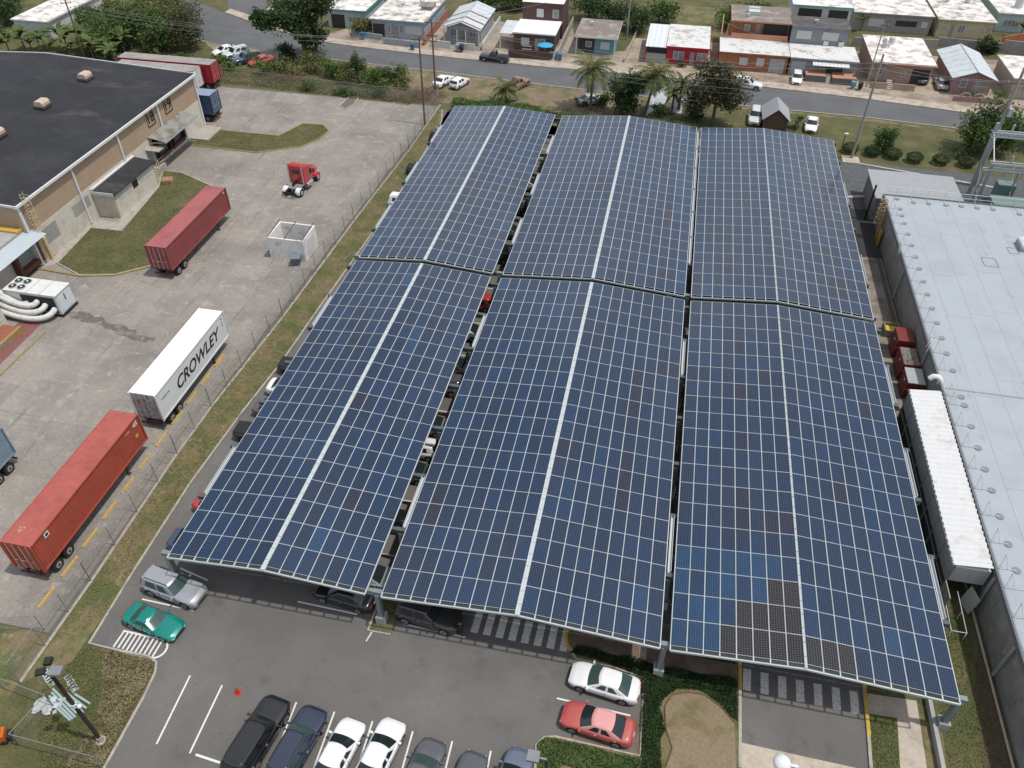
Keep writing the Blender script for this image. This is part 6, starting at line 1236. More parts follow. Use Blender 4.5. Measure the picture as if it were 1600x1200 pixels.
# small shed on the lawn, tarpaulin by the palms, pile of rubble
t = thing('tin_shed', 'small grey gable-roofed tin shed on the lawn', 'shed', (15.6, 119.5, 0)); x0, x1, y0, y1, h = 14.0, 17.4, 117.2, 121.6, 2.0
m = MB(); m.box(x0, x1, y0, y1, 0, h); m.add([(x0, y0, h), (x1, y0, h), (15.7, y0, 3.3), (x0, y1, h), (x1, y1, h), (15.7, y1, 3.3)], [(0, 1, 2), (5, 4, 3)]); wobj('wall', m, P('shed_brown', (.12, .08, .06), .9, .2, 3), t)
m = MB()
for xe in (x0-.3, x1+.3): m.add([(xe, y0-.4, h-.2), (15.7, y0-.4, 3.45), (15.7, y1+.3, 3.45), (xe, y1+.3, h-.2), (xe, y0-.4, h-.26), (15.7, y0-.4, 3.39), (15.7, y1+.3, 3.39), (xe, y1+.3, h-.26)], [(0,1,2,3),(0,4,5,1),(1,5,6,2),(2,6,7,3),(3,7,4,0),(4,7,6,5)])
wobj('roof', m, P('tin_roof', (.3, .31, .33), .6, .12, 2), t)
m = MB(); a, b, c, d = (-3.15, 118.60), (-2.74, 123.68), (-0.78, 127.25), (-0.14, 124.77); m.add([(*a, .1), (*b, 1.3), (*c, 1.6), (*d, .2), ((a[0]+c[0])/2, (a[1]+c[1])/2, 1.2)], [(0, 4, 1), (1, 4, 2), (2, 4, 3), (3, 4, 0)]); tag(wobj('tarpaulin', m, P('tarp_grey', (.42, .45, .48), .6, .12, 2)), 'pale grey tarpaulin sheet behind the palms', 'tarpaulin')
m = MB(); a = (1.22, 121.76); m.add([(a[0]-.8, a[1]-1, .1), (a[0]+1, a[1]-1.2, .1), (a[0]+.8, a[1]+.9, 1.1), (a[0]-1, a[1]+1, 1)], [(0, 1, 2, 3)]); tag(wobj('tarpaulin', m, P('tarp_grey', (.42,)*3)), 'small grey sheet left of the big tree trunk', 'tarpaulin')
# utility poles and wires
wood = mat('pole_wood', (.15, .085, .06), .9, .2, 3, (.2, .17, .14), (.5, .7), 1.5); cpole = mat('pole_concrete', (.3, .285, .265), .9, .12, 3); wirem = P('wire_grey', (.3, .3, .3), .6, .05, 3)
def upole(label, p, h, mt, arms=(), r=.16, tr=False):
    t = thing('utility_pole', label, 'utility pole', (*p, 0)); m = MB(); m.tube((0, 0, 0), (0, 0, h), r, 10, r2=r*.62); obj('pole', m, mt, t)
    for z, L, rz in arms:
        m = MB(); m.obox((0, 0, z), (L, .12, .12), rz); a = obj('cross_arm', m, wood, t)
        for k in range(3):
            u = -.45*L+.45*L*k; m = MB(); m.tube((u*math.cos(rz), u*math.sin(rz), z+.06), (u*math.cos(rz), u*math.sin(rz), z+.28), .06, 8); obj('insulator', m, ins, a)
    if tr:
        for k in range(2): m = MB(); m.tube((.35, -.3+.6*k, h*.62), (.35, -.3+.6*k, h*.62+1.0), .25, 12); obj('transformer', m, galv, t)
    return t
pl = {'a': (-35.02, 108.62), 'b': (-36.36, 119.40), 'c': (25.92, 110.45), 'd': (40.95, 105.71), 'e': (-98.74, 120.81), 'f': (-9.2, 152)}
upole('reddish wooden pole inside the yard fence', pl['a'], 12.6, wood, [(12.2, 2.2, 0)], .17)
upole('wooden pole with many insulators beside the brush heap', pl['b'], 11.5, wood, [(9.2, 1.6, 0), (8.4, 1.2, 0), (11.1, 2.2, 0)], .16)
upole('pale concrete pole beside the far right canopy', pl['c'], 14.2, cpole, [(12.2, 1.8, .2)], .2)
upole('big weathered pole with transformers above the switchyard', pl['d'], 15.4, cpole, [(13.5, 2.6, .1), (10.5, 2.2, .1)], .26, True)
upole('leaning wooden pole by the top left bananas', pl['e'], 12, wood, [(9.5, 1.6, .5)], .16)
upole('grey pole between the teal and red houses', pl['f'], 11, cpole, [(10.5, 1.4, 0)], .14)
upole('slim concrete pole at the tan bungalow', (31.2, 138.0), 10, cpole, [(9.6, 1.2, 0)], .12)
t = thing('area_light', 'short lamp on a brown post at the far right canopy corner', 'lamp', (24.64, 112.2, 0)); m = MB(); m.tube((0, 0, 0), (0, 0, 2.7), .07, 8); obj('post', m, wood, t); m = MB(); m.obox((.1, 0, 2.75), (.5, .3, .14), .4); obj('lamp_head', m, trimw, t)
def wire(a, b, sag, r=.018):
    m = MB(); A, B = Vector(a), Vector(b); pts = []
    for i in range(17): u = i/16; p = A.lerp(B, u); p.z -= sag*4*u*(1-u); pts.append(p)
    m.path(pts, r, 4); return m
WR = [(('a', 12.3, -.9), ('e', 10, 0), 1.5), (('a', 12.3, .9), ('e', 9.6, .6), 1.6), (('b', 11.3, .9), ('c', 13.2, .6), 2.2), (('b', 11.3, -.9), ('c', 12.4, -.6), 2.2), (('b', 9.4, .6), ('c', 10.5, 0), 2.0), (('b', 8.6, .4), ('c', 8.9, 0), 1.8), (('b', 8.0, 0), ('c', 8.2, 0), 1.8), (('b', 8.4, -.4), ('e', 8.2, 0), 1.7), (('b', 9.3, -.6), ('e', 8.8, 0), 1.7), (('c', 13.0, .6), ('d', 13.7, -1), .5), (('c', 12.4, -.6), ('d', 13.7, 1), .5), (('c', 10.5, 0), ('d', 10.6, 0), .5), (('f', 10.6, .5), ('b', 11.2, 0), .9), (('f', 10.6, -.5), ('c', 11.5, 0), 1.0)]
for i, ((p, z, dx), (q, w, ex), s) in enumerate(WR):
    PN = {'a': 'reddish yard pole', 'b': 'brush heap pole', 'c': 'pale concrete pole', 'd': 'switchyard pole', 'e': 'top left pole', 'f': 'teal house pole'}
    rank = sum(1 for (p2, z2, _), (q2, _w, _x), _s in WR if (p2, q2) == (p, q) and (z2 > z or z2 == z and dx < _)); nsame = sum(1 for (p2, *_), (q2, *_2), _s in WR if (p2, q2) == (p, q))
    A = (pl[p][0]+dx, pl[p][1], z); B = (pl[q][0]+ex, pl[q][1], w)
    tag(wobj('power_line', wire(A, B, s), wirem), ('%s wire from the top, %s to %s' % (ORD[rank], PN[p], PN[q]) if nsame > 1 else 'single thin wire from the %s to the %s' % (PN[p], PN[q])), 'wire', 'overhead wires')

# ---------------------------------------------------------------- vegetation
def leafmat(n, c, c2, isl=.45): return mat('leaf_'+n, c, .6, .2, .8, c2, (.4, .68), .5, island=isl, trans=.25, spec=.25)
LG = leafmat('green', (.065, .115, .03), (.12, .155, .05)); LD = leafmat('dark', (.038, .072, .024), (.072, .105, .038)); LY = leafmat('olive', (.12, .14, .045), (.18, .17, .07)); LB_ = leafmat('bright', (.06, .13, .022), (.1, .16, .035))
LP = leafmat('palm', (.085, .12, .035), (.19, .18, .06)); LR = leafmat('mixed_brown', (.062, .08, .034), (.17, .135, .085)); LH = leafmat('hedge', (.018, .042, .012), (.035, .062, .016)); LC = leafmat('cover', (.16, .14, .065), (.26, .215, .125), .35); LDR = leafmat('dry', (.2, .14, .075), (.27, .2, .12))
barkm = mat('bark', (.13, .1, .075), .95, .25, 4); twigm = mat('dry_twig', (.2, .135, .085), .95, .25, 4)
def leaves_mesh(name, pts, size, mt, up=.35, asp=1.7, rng=RNG):
    n = len(pts); pts = np.asarray(pts)
    d = rng.normal(size=(n, 3)); d[:, 2] = d[:, 2]*.6-.15; d /= np.linalg.norm(d, axis=1)[:, None]
    nrm = rng.normal(size=(n, 3)); nrm[:, 2] += up*3; s = np.cross(d, nrm); s /= np.linalg.norm(s, axis=1)[:, None]+1e-9
    L = size*(.6+.8*rng.random(n))[:, None]; W = L/asp/2
    v = np.stack([pts-d*L/2, pts+s*W, pts+d*L/2, pts-s*W], 1).reshape(-1, 3)
    me = bpy.data.meshes.new(name); me.vertices.add(4*n); me.vertices.foreach_set('co', v.astype(np.float32).ravel())
    me.loops.add(4*n); me.loops.foreach_set('vertex_index', np.arange(4*n, dtype=np.int32)); me.polygons.add(n); me.polygons.foreach_set('loop_start', np.arange(0, 4*n, 4, dtype=np.int32))
    me.update(calc_edges=True); me.materials.append(mt); return me
def clump_pts(c, r, n, k, rng=RNG, shell=.55, flat=.0):
    c, r = np.array(c), np.array(r); cc = rng.normal(size=(k, 3)); cc /= np.linalg.norm(cc, axis=1)[:, None]; cc *= (rng.random(k)**.5)[:, None]*.72; cr_ = .28+.22*rng.random(k)
    w = cr_**2; w /= w.sum(); out = []
    for i in range(k):
        m_ = int(n*w[i])+1; q = rng.normal(size=(m_, 3)); q /= np.linalg.norm(q, axis=1)[:, None]; q *= (shell+(1-shell)*rng.random(m_))[:, None]*cr_[i]*(1+.25*rng.normal(size=m_))[:, None]
        out.append((cc[i]+q)*r+c)
    return np.concatenate(out), cc*r+c
def tree(name, label, p, h, crown, n, size, mt, k=22, r=.25, cat='tree', group=None, trunk=True, lean=(0, 0)):
    t = thing(name, label, cat, (p[0], p[1], 0), 0, group); allp = []; ccs = []
    for c, rr in crown:
        q, cc = clump_pts(c, rr, int(n/len(crown)), k); q = q[q[:, 2] > .1]; allp.append(q); ccs += list(cc)
    link('crown', leaves_mesh('crown', np.concatenate(allp), size, mt), t)
    if trunk:
        m = MB(); z0 = min(c[2] for c, _ in crown); pts = [(0, 0, 0), (lean[0]*.3+random.uniform(-.1, .1), lean[1]*.3, z0*.4), (lean[0], lean[1], z0)]; m.path(pts, r, 9, rf=lambda i: (r*1.25, r, r*.8)[i])
        for cc in random.sample(ccs, min(9, len(ccs))): a = Vector(pts[2]); b = Vector(cc); mm = a.lerp(b, .5)+Vector((0, 0, .3)); m.path([Vector(pts[1]).lerp(a, .6), mm, b], .1, 6, rf=lambda i: (r*.5, r*.3, r*.1)[i])
        obj('trunk', m, barkm, t)
    return t
def bush(label, p, rx, ry, h, n, size, mt, name='shrub', group=None, k=9):
    t = thing(name, label, 'shrub', (p[0], p[1], 0), 0, group); q, cc = clump_pts((0, 0, h*.5), (rx*1.15, ry*1.15, h*.72), n, k); q = q[q[:, 2] > .03]
    link('foliage', leaves_mesh('foliage', q, size, mt), t); m = MB()
    for c in cc[:5]: m.path([(0, 0, 0), (c[0]*.5, c[1]*.5, c[2]*.6), tuple(c)], .05, 5, rf=lambda i: (.06, .04, .02)[i])
    obj('stem', m, barkm, t); return t
# the large tree by the bend
tree('broadleaf_tree', 'large dark broadleaf tree by the bend with a bare dead limb', (-62.75, 130.31), 11, [((-1.5, .5, 7.2), (5.6, 4.6, 3.6)), ((2.4, 1.0, 9.2), (4.6, 4.2, 3.4)), ((1.2, 0, 4.4), (3.4, 3.0, 3.0)), ((-6, -.5, 6.4), (2.8, 2.6, 1.9))], 13000, .5, LD, 26, .35)
bush('dark undergrowth at the foot of the large tree by the bend', (-65.65, 129.36), 2.2, 1.6, 3.2, 900, .4, LD)
m = MB(); p = (-62.10, 130.45)
for a, b in (((0, 0, 0), (.3, 0, 8.5)), ((.15, 0, 3), (1.6, .2, 7)), ((.2, 0, 4), (-1, 0, 8)), ((.1, 0, 2.5), (-1.4, .2, 6)), ((.25, 0, 5.5), (1.2, 0, 8.8))): m.path([(p[0]+a[0], p[1]+a[1], a[2]), (p[0]+(a[0]+b[0])/2+.1, p[1], (a[2]+b[2])/2), (p[0]+b[0], p[1]+b[1], b[2])], .1, 6, rf=lambda i: (.15, .1, .03)[i])
tag(wobj('dead_tree', m, mat('grey_bark', (.24, .2, .17), .95, .2, 4)), 'bare grey dead trunk in front of the large tree', 'tree')
# thicket top left
gth = 'thicket trees at the top left'
for i, (px, r, h, mt, lb) in enumerate((((-103.64, 131.21), 3.2, 4.5, LG, 'round green tree right of the leaning pole'), ((-97.51, 127.15), 3.4, 5.0, LG, 'green tree nearest the trailers on the left'), ((-96.36, 131.44), 3.8, 6.5, LG, 'green tree in the middle of the thicket'), ((-103.86, 139.89), 3.4, 5.5, LY, 'olive tree at the back of the thicket'), ((-97.07, 136.94), 3.6, 6.5, LY, 'olive tree behind the middle of the thicket'), ((-89.48, 128.26), 3.4, 6.5, LG, 'green tree just behind the red trailer'), ((-88.17, 131.21), 3.6, 8.0, LY, 'tall olive tree near the right of the thicket'), ((-84.32, 130.06), 3.0, 7.5, LR, 'brownish thin tree at the right end of the thicket'), ((-95.96, 142.80), 3.2, 5.5, LY, 'olive tree at the top of the thicket'), ((-89.79, 137.83), 2.8, 7.0, LR, 'sparse brown tree beside the road bend'), ((-109.74, 138.58), 2.6, 3.2, LG, 'low green tree under the white warehouse wall'))):
    tree('thicket_tree', lb, px, h, [((0, 0, h*.68), (r*1.35, r*1.35, h*.5)), ((.6, -.5, h*.36), (r*1.25, r*1.25, h*.36))], 3600 if mt is not LR else 2200, .42, mt, 18, .14, group=gth)
for i in range(7): bush('%s low green bush from the left behind the yard trailers' % ORD[i], ((-98.75, 123.63)[0]+i*4.2, (-98.75, 123.63)[1]-1+random.uniform(-1, 1)), 2.0, 1.4, 1.8, 350, .35, LG, group='undergrowth bushes behind the trailers')
# banana plants
bl_leaf = leafmat('banana', (.07, .115, .03), (.13, .15, .05), .3)
def banana(label, p, h, n=9, grp='banana plants'):
    t = thing('banana_plant', label, 'plant', (p[0], p[1], 0), 0, grp); m = MB(); m.tube((0, 0, 0), (0, 0, h*.55), .13, 8, r2=.09); obj('stem', m, P('banana_stem', (.13, .13, .06), .8, .2, 3), t)
    for k in range(n):
        a = random.uniform(0, 6.28); L = h*random.uniform(.5, .75); e = random.uniform(.7, 1.25); w = L*.16; pts = []
        for i in range(6): u = i/5; rr = L*math.cos(e)*u*(1+.2*u); z = h*.5+L*math.sin(e)*u-L*.5*u*u; pts.append((rr, z, w*math.sin(math.pi*(.12+.85*u))))
        m = MB(); c, s = math.cos(a), math.sin(a); vs = []
        for rr, z, ww in pts: vs += [(rr*c-ww*s, rr*s+ww*c, z-.05), (rr*c, rr*s, z), (rr*c+ww*s, rr*s-ww*c, z-.05)]
        m.add(vs, [(3*i+j, 3*i+j+1, 3*i+j+4, 3*i+j+3) for i in range(5) for j in range(2)], 0, True); obj('leaf', m, bl_leaf, t)
for i in range(16): banana('%s banana plant from the left behind the black roof' % ORD[i], ((-109.26, 120.04)[0]+i*1.35-4, (-109.26, 120.04)[1]+1.0+(i % 3)*2.2+random.uniform(-.5, .5)), random.uniform(4.2, 5.6), 12)
for p, h, lb in (((33.80, 166.79), 4, 'banana plant against the grey block house'), ((40.61, 168.31), 3.6, 'second banana plant against the grey block house'), ((18.85, 119.18), 2.6, 'young banana plant right of the tin shed'), ((19.09, 118.55), 2.2, 'small banana plant touching the far right canopy'), ((62.22, 168.73), 4, 'banana plant at the right edge wall')): banana(lb, p, h, 10)
# palms
def palm(label, p, h, fl, n=22, lean=(0, 0), mt=LP, cat='palm tree'):
    t = thing('palm_tree', label, cat, (p[0], p[1], 0)); top = Vector((lean[0], lean[1], h)); m = MB()
    m.path([(0, 0, 0), (lean[0]*.35, lean[1]*.35, h*.35), (lean[0]*.75, lean[1]*.75, h*.7), top], .15, 9, rf=lambda k: (.24, .17, .14, .13)[k]); obj('trunk', m, barkm, t)
    m = MB()
    for k in range(9): a = k*.7; m.ball((top.x+.28*math.cos(a), top.y+.28*math.sin(a), top.z-.25-.06*(k % 3)), .13, 7, 5)
    obj('coconuts', m, P('coconut', (.11, .1, .03), .7, .2, 4), t)
    for k in range(n):
        a = 2.4*k+random.uniform(-.2, .2); el = 1.25-1.75*(k/n)+random.uniform(-.1, .1); L = fl*random.uniform(.85, 1.1); c, s = math.cos(a), math.sin(a); sp = []
        x = z = 0; e = el
        for i in range(11): sp.append(Vector((top.x+x*c, top.y+x*s, top.z+z))); x += L/10*math.cos(e); z += L/10*math.sin(e); e -= .13+.05*(i/10)
        m = MB(); m.path(sp, .03, 5, rf=lambda i: .045-.0038*i); sd = Vector((-s, c, 0))
        for i in range(1, 11):
            for f in (0, .25, .5, .75):
                if i == 10 and f: continue
                u = (i+f)/10; P0 = sp[i].lerp(sp[min(i+1, 10)], f); d = (sp[min(i+1, 10)]-sp[i-1]).normalized(); ll = L*.24*math.sin(math.pi*min(1, .18+.8*u))
                for g in (-1, 1):
                    tip = P0+sd*g*ll*.8+d*ll*.5+Vector((0, 0, -ll*random.uniform(.35, .7))); m.add([P0-d*.035, P0+d*.05, tip+d*.015, tip-d*.015], [(0, 1, 2, 3)])
        obj('frond', m, mt, t)
    return t
palm('tall coconut palm behind the middle canopy, left of the mango tree', (-11.71, 119.18), 6.2, 4.2, 30)
palm('leaning coconut palm between the mango tree and the tarpaulin', (-3.36, 119.05), 6.0, 3.9, 26, (.9, .3))
palm('small palm in front of the tarpaulins', (0.63, 120.40), 3.2, 2.0, 14)
palm('short green palm beside the rusty pickup', (-25.02, 119.29), 2.2, 3.0, 18)
palm('small palm behind the right end of the mango tree', (1.6, 121.5), 4.6, 2.4, 14)
# trees along the lawn
tree('mango_tree', 'dense dark green tree between the two tall palms', (-6.75, 118.79), 7, [((0, .3, 4.2), (3.3, 2.8, 3.1)), ((.3, 0, 2.0), (3.0, 2.4, 2.2)), ((1.6, .4, 5.0), (2.2, 2.0, 1.8))], 9500, .3, LD, 18, .2)
tree('broadleaf_tree', 'large mottled leafy tree in front of the orange house', (6.73, 117.70), 9, [((.2, .3, 5.6), (5.0, 4.0, 3.4)), ((-.8, .2, 7.4), (3.2, 3.0, 2.1)), ((2.0, 0, 4.4), (3.2, 2.8, 2.3)), ((-2.2, .4, 3.8), (3.0, 2.7, 2.2))], 11000, .36, LR, 26, .25)
bush('dark green undergrowth left of the large mottled tree', (4.14, 119.24), 2.6, 1.6, 3.0, 1400, .3, LD)
bush('bright green young bush at the foot of the tall palm', (-9.90, 120.57), 1.6, 1.3, 2.0, 700, .3, LB_)
bush('olive shrub at the foot of the tall palm', (-13.29, 120.58), 1.2, .9, 1.2, 350, .28, LG)
bush('dark shrub under the leaning palm', (-1.12, 118.81), 2.2, 1.0, 1.6, 800, .26, LD); bush('olive bush above the tarpaulin', (-1.33, 130.29), 2.0, 1.4, 3.0, 600, .32, LY)
tree('young_tree', 'small round green tree on the lawn right of the concrete pole', (30.37, 113.85), 4.2, [((0, 0, 2.1), (2.0, 1.8, 2.0)), ((0, 0, 1.4), (1.9, 1.7, 1.3))], 4000, .26, LG, 16, .09)
tree('mango_tree', 'big dense tree at the right edge by the street', (43.90, 116.37), 8, [((0, 1, 4.6), (4.5, 4.0, 3.4)), ((-1.5, -.5, 2.8), (3.6, 3.0, 2.6)), ((2.5, .5, 3.2), (3.6, 3.4, 2.9))], 11000, .34, LG, 20, .25)
tree('mango_tree', 'bright tree beyond the big right edge tree', (52, 119.5), 6, [((0, 0, 4), (3.4, 3.0, 2.8)), ((2.5, 1, 3.2), (3, 3, 2.4))], 4000, .34, LG, 16, .22)
bush('low dark bush under the right edge tree', (40.98, 113.70), 2.4, 1.2, 1.6, 700, .26, LD)
for i, (p, lb) in enumerate((((25.88, 112.47), 'clipped round shrub left of the concrete pole base'), ((28.76, 112.07), 'first clipped shrub right of the concrete pole'), ((31.55, 111.86), 'second clipped shrub right of the concrete pole'), ((34.24, 111.25), 'third clipped shrub right of the concrete pole'), ((37.70, 111.40), 'fourth clipped shrub right of the concrete pole'), ((41.00, 111.33), 'clipped shrub nearest the switchyard'))):
    t = thing('clipped_shrub', lb, 'shrub', (p[0], p[1], 0), 0, 'clipped shrubs along the gravel'); q = RNG.normal(size=(1500, 3)); q /= np.linalg.norm(q, axis=1)[:, None]; q *= (.75+.3*RNG.random(1500))[:, None]; q = q*np.array([1.15, 1.0, .68])+np.array([0, 0, .72])
    link('foliage', leaves_mesh('foliage', q, .17, LD), t); m = MB(); m.tube((0, 0, 0), (0, 0, .6), .06, 7); obj('stem', m, barkm, t)
# brush along the far yard fence
gbr = 'brush along the far yard fence'
for bp, rx, h, n, mt, lb in (((-65.98, 121.74),3.0,2.2,700,LB_,'bright green brush left of the dry heap by the fence'), ((-62.15, 122.58),3.2,2.6,800,LY,'olive brush behind the dry heap'), ((-59.18, 124.99),3.0,3.2,900,LY,'yellow-green bush near the road in the brush'), ((-55.00, 123.00),3.0,2.8,900,LB_,'green bush in the middle of the fence brush'), ((-51.54, 122.06),2.6,3.0,800,LY,'olive bush left of the slim cypress-like shrub'), ((-49.82, 121.87),1.6,5.0,900,LG,'tall slim shrub rising over the fence brush'), ((-46.83, 121.14),2.4,2.8,800,LB_,'green bush below the half hidden car'), ((-44.69, 123.56),2.6,3.2,900,LG,'large bush right of the half hidden car'), ((-42.34, 121.30),2.0,2.0,500,LY,'last olive bush before the bare soil'), ((-57.23, 117.50),2.4,1.4,400,LG,'low green brush touching the fence'), ((-50.48, 116.84),2.6,1.4,450,LG,'low green brush along the fence middle'), ((-45.20, 116.94),2.4,1.2,350,LD,'dark low brush at the fence right part'), ((-70.11, 126.20),2.0,1.6,350,LG,'small bush below the red car by the bend'), ((-76.24, 125.46),2.0,1.2,300,LG,'low weeds in front of the silver SUV by the bend')):
    bush(lb, bp, rx, rx*.6, h, int(n*1.6), .3, mt, 'wild_bush', gbr, 10)
def twigs(label, p, rx, ry, h, n):
    m = MB()
    for k in range(n):
        a = random.uniform(0, 6.28); r = random.random()**.5; x, y = p[0]+rx*r*math.cos(a), p[1]+ry*r*math.sin(a); z = random.random()*h*(1-r*.7); L = random.uniform(.8, 2.2); b = random.uniform(0, 6.28); e = random.uniform(-.2, .6)
        m.bar((x, y, max(.03, z)), (x+L*math.cos(b)*math.cos(e), y+L*math.sin(b)*math.cos(e), max(.05, z+L*math.sin(e))), .035, .035)
    return tag(wobj('brush_heap', m, twigm), label, 'brush heap')
twigs('dry brown brush heap by the wooden pole', (-37.50, 118.63), 2.6, 1.6, 1.6, 260); twigs('grey dry twigs along the far fence', (-62.90, 120.41), 3.2, 1.5, 1.4, 220); twigs('fallen dry branches at the fence corner', (-42.01, 116.86), 3.4, 1.0, .7, 120)
# hedges
def hedge(label, x0, x1, y0, y1, h, n, size, mt, name='hedge'):
    q = RNG.random((n, 3)); k = RNG.random(n) < .6; q[k, 2] = 1-.25*RNG.random(k.sum()); pts = np.stack([x0+(x1-x0)*q[:, 0], y0+(y1-y0)*q[:, 1], h*q[:, 2]*(.8+.3*np.sin(q[:, 0]*(x1-x0)*1.3)*.5+.1)], 1)
    c = ((x0+x1)/2, (y0+y1)/2, 0); t = thing(name, label, 'hedge', c); link('foliage', leaves_mesh('foliage', pts-np.array(c), size, mt), t); return t
hedge('bright green hedge behind the far left canopy', -32.6, -19, 114.3, 116.6, 1.4, 6000, .22, LB_)
hedge('rough green hedge behind the far middle canopy', -19, 4.5, 113.2, 115.6, 1.1, 6500, .22, LG)
hedge('low weedy hedge behind the far right canopy', 4.5, 21, 112.2, 113.6, .6, 2500, .2, LG)
def inpoly(pts, x, y):
    c = np.zeros(len(x), bool); j = len(pts)-1
    for i in range(len(pts)):
        xi, yi = pts[i]; xj, yj = pts[j]; c ^= ((yi > y) != (yj > y)) & (x < (xj-xi)*(y-yi)/(yj-yi+1e-12)+xi); j = i
    return c
def cover(name, label, poly, n, size, h, mt, cat='ground cover', up=.35):
    a = np.array(poly); q = a.min(0)+(a.max(0)-a.min(0))*RNG.random((n*3, 2)); q = q[inpoly(poly, q[:, 0], q[:, 1])][:n]
    hh = .55+.45*np.sin(q[:, 0]*2.1+1.3*np.sin(q[:, 1]*1.7))*np.cos(q[:, 1]*2.3)
    z = .08+h*hh*(1-RNG.random(len(q))**2.5*.9)
    o = link(name, leaves_mesh(name, np.column_stack([q, z]), size, mt, up)); return tag(o, label, cat, None, 'stuff')
cover('shrub_bed', 'dark green shrubs along the shaded path', [(-1.47, 28.36), (-1.11, 28.93), (3.29, 28.77), (5.02, 28.56), (9.66, 28.68), (9.72, 25.87), (9.36, 26.05), (8.63, 26.85), (7.38, 27.48), (5.93, 27.27), (5.06, 26.47), (4.78, 25.62), (5.26, 24.44), (4.91, 23.54), (5.27, 20.88), (4.03, 20.62), (3.55, 27.60), (1.18, 28.14)], 26000, .12, .5, LH)
cover('shrub_bed', 'green shrubs along the bottom kerb below the red sedan', [(-2.28, 20.47), (-2.52, 21.81), (-2.11, 22.26), (-1.48, 22.39), (3.98, 22.15), (4.13, 20.27), (1.62, 20.69), (-0.77, 20.97), (-1.33, 19.52)], 10000, .12, .45, LG)
cover('shrub_bed', 'thin dark shrubs under the near right canopy edge', [(5.14, 30.22), (9.67, 30.09), (9.67, 29.81), (5.16, 29.93)], 1500, .12, .3, LH)
cover('ground_cover', 'brownish ground cover on the planted corner by the lamp', [(-32.68, 22.19), (-29.04, 22.18), (-28.55, 21.66), (-28.30, 15.18), (-30.54, 14.64), (-30.21, 16.10), (-30.25, 17.53), (-31.08, 19.53)], 6500, .14, .25, LC, up=1.2)
cover('grass_tufts', 'grass tufts on the verge beside the fence', [(-36.5, 22), (-34.3, 24), (-34.2, 40), (-33.2, 60), (-32.5, 100), (-34, 114), (-34.6, 114), (-35.6, 80), (-36.1, 60), (-36.9, 46)], 14000, .1, .08, LC, 'grass', 1.6)
cover('grass_tufts', 'grass tufts on the green corner by the lamp post', [(-35.17, 18.69), (-33.79, 22.26), (-32.50, 22.13), (-30.25, 17.53), (-30.54, 14.64), (-32.07, 14.33)], 4500, .1, .07, LY, 'grass', 1.6)
cover('grass_tufts', 'weeds along the hedge by the street', [(-33, 116.6), (22, 113), (22, 118), (-12, 119), (-33, 119)], 3500, .22, .16, LY, 'grass', 1.6)
cover('grass_tufts', 'rough grass below the bend', [(-75.63, 121.96), (-66.30, 125.51), (-56.75, 121.76), (-38.44, 118.95), (-39.31, 114.90), (-72.73, 117.40)], 6000, .25, .3, LY, 'grass', 1.6)
cover('grass_tufts', 'grass tufts on the lawn beside the maroon container', [(-65.11, 64.09), (-65.92, 71.73), (-61.93, 71.84), (-63.34, 82.74), (-65.09, 86.92), (-62.31, 86.96), (-55.10, 83.64), (-51.45, 69.32), (-54.99, 65.45), (-57.48, 63.36), (-61.20, 62.44)], 5000, .13, .06, LY, 'grass', 1.6)
cover('grass_tufts', 'grass tufts on the yellow kerbed lawn strip', [(-65.15, 94.84), (-65.86, 100.32), (-54.48, 100.36), (-52.78, 104.99), (-49.65, 105.21), (-48.09, 103.51), (-48.32, 100.61), (-50.02, 97.70), (-55.39, 94.68)], 3000, .14, .06, LY, 'grass', 1.6)
cover('grass_tufts', 'grass tufts on the verge under the right front column', [(18.04, 27.93), (19.71, 28.10), (19.27, 22.65), (17.71, 22.33)], 1500, .09, .06, LG, 'grass', 1.6)
cover('grass_tufts', 'grass tufts along the grey factory wall', [(22.2, 18), (25.3, 18), (26.0, 34), (25.4, 38), (23.2, 38), (22.6, 30)], 4000, .1, .06, LG, 'grass', 1.6)
cover('leaf_litter', 'dead leaves scattered over the near car park', [(-30, 10), (9, 10), (9, 27), (-30, 27)], 260, .09, .004, LDR, 'leaf litter', 3)
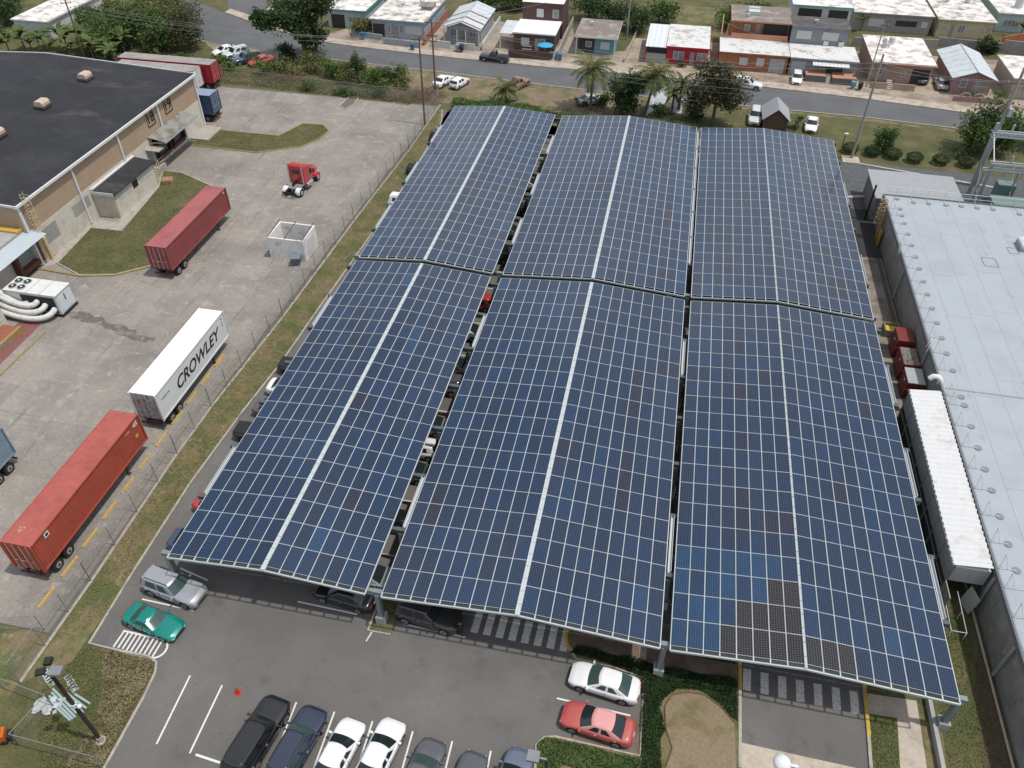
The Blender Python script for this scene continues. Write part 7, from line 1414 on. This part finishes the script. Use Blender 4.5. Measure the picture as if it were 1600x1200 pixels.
cover('leaf_litter', 'dead leaves scattered along the yard fence', [(-42, 24), (-37.5, 24), (-36.5, 110), (-44, 110)], 500, .12, .004, LDR, 'leaf litter', 3)
# background trees and garden plants
for i, (p, r, h, mt, lb) in enumerate((((-13, 158), 3.5, 6, LD, 'dark tree behind the teal house, left one'), ((-8.5, 157), 3.6, 6.5, LD, 'dark tree behind the teal house, right one'), ((-17.5, 162), 3.6, 6, LD, 'dark tree at the top behind the brown house wall'), ((-4, 163), 3.2, 5, LG, 'green tree at the top edge left of the dry yard'), ((9.5, 163), 3.4, 5, LB_, 'bright tree at the top edge behind the orange house'), ((14, 167), 3.4, 5, LG, 'green tree at the top edge behind the two-storey houses'), ((-39, 163), 3.0, 4.5, LG, 'green tree behind the gable house'), ((-33.5, 164), 2.8, 4.5, LG, 'green tree right of the gable house back yard'), ((24.5, 157), 2.6, 4.6, LR, 'brownish tree in front of the white two-storey house'), ((53.8, 158.6), 1.5, 3.0, LD, 'dark small tree at the right block wall'), ((-57.6, 144.2), 2.4, 3.4, LY, 'olive garden bush behind the diamond wall'), ((-125, 135), 4, 6, LD, 'dark tree at the top left corner'), ((-131, 142), 4, 6, LD, 'second dark tree at the top left corner'), ((-121, 126), 2.5, 3.5, LG, 'green bush tree left of the white warehouse'))):
    tree('garden_tree', lb, p, h, [((0, 0, h*.52), (r*1.25, r*1.15, h*.52)), ((1.2, .5, h*.4), (r*.9, r*.9, h*.4))], 3000, .38, mt, 16, .13, group='garden and background trees')
for p, rx, h, mt, lb in (((46.6, 136.3), 1.6, 1.5, LR, 'dark reddish clipped bush in the pink house garden'), ((50.6, 136.2), 1.3, 1.6, LB_, 'green plant at the right of the pink house'), ((1.2, 140.6), 1.0, 1.3, LR, 'reddish shrub before the red house'), ((4.2, 140.5), 1.1, 1.2, LR, 'second reddish shrub before the red house'), ((29.4, 139.5), .7, 1.5, LR, 'flowering shrub at the grey terrace end'), ((32.8, 139.3), .9, .8, LG, 'small plant behind the tan front wall'), ((37.4, 139.3), 1.1, .7, LG, 'low plants behind the right tan wall')):
    bush(lb, p, rx, rx*.7, h, 450, .2, mt)
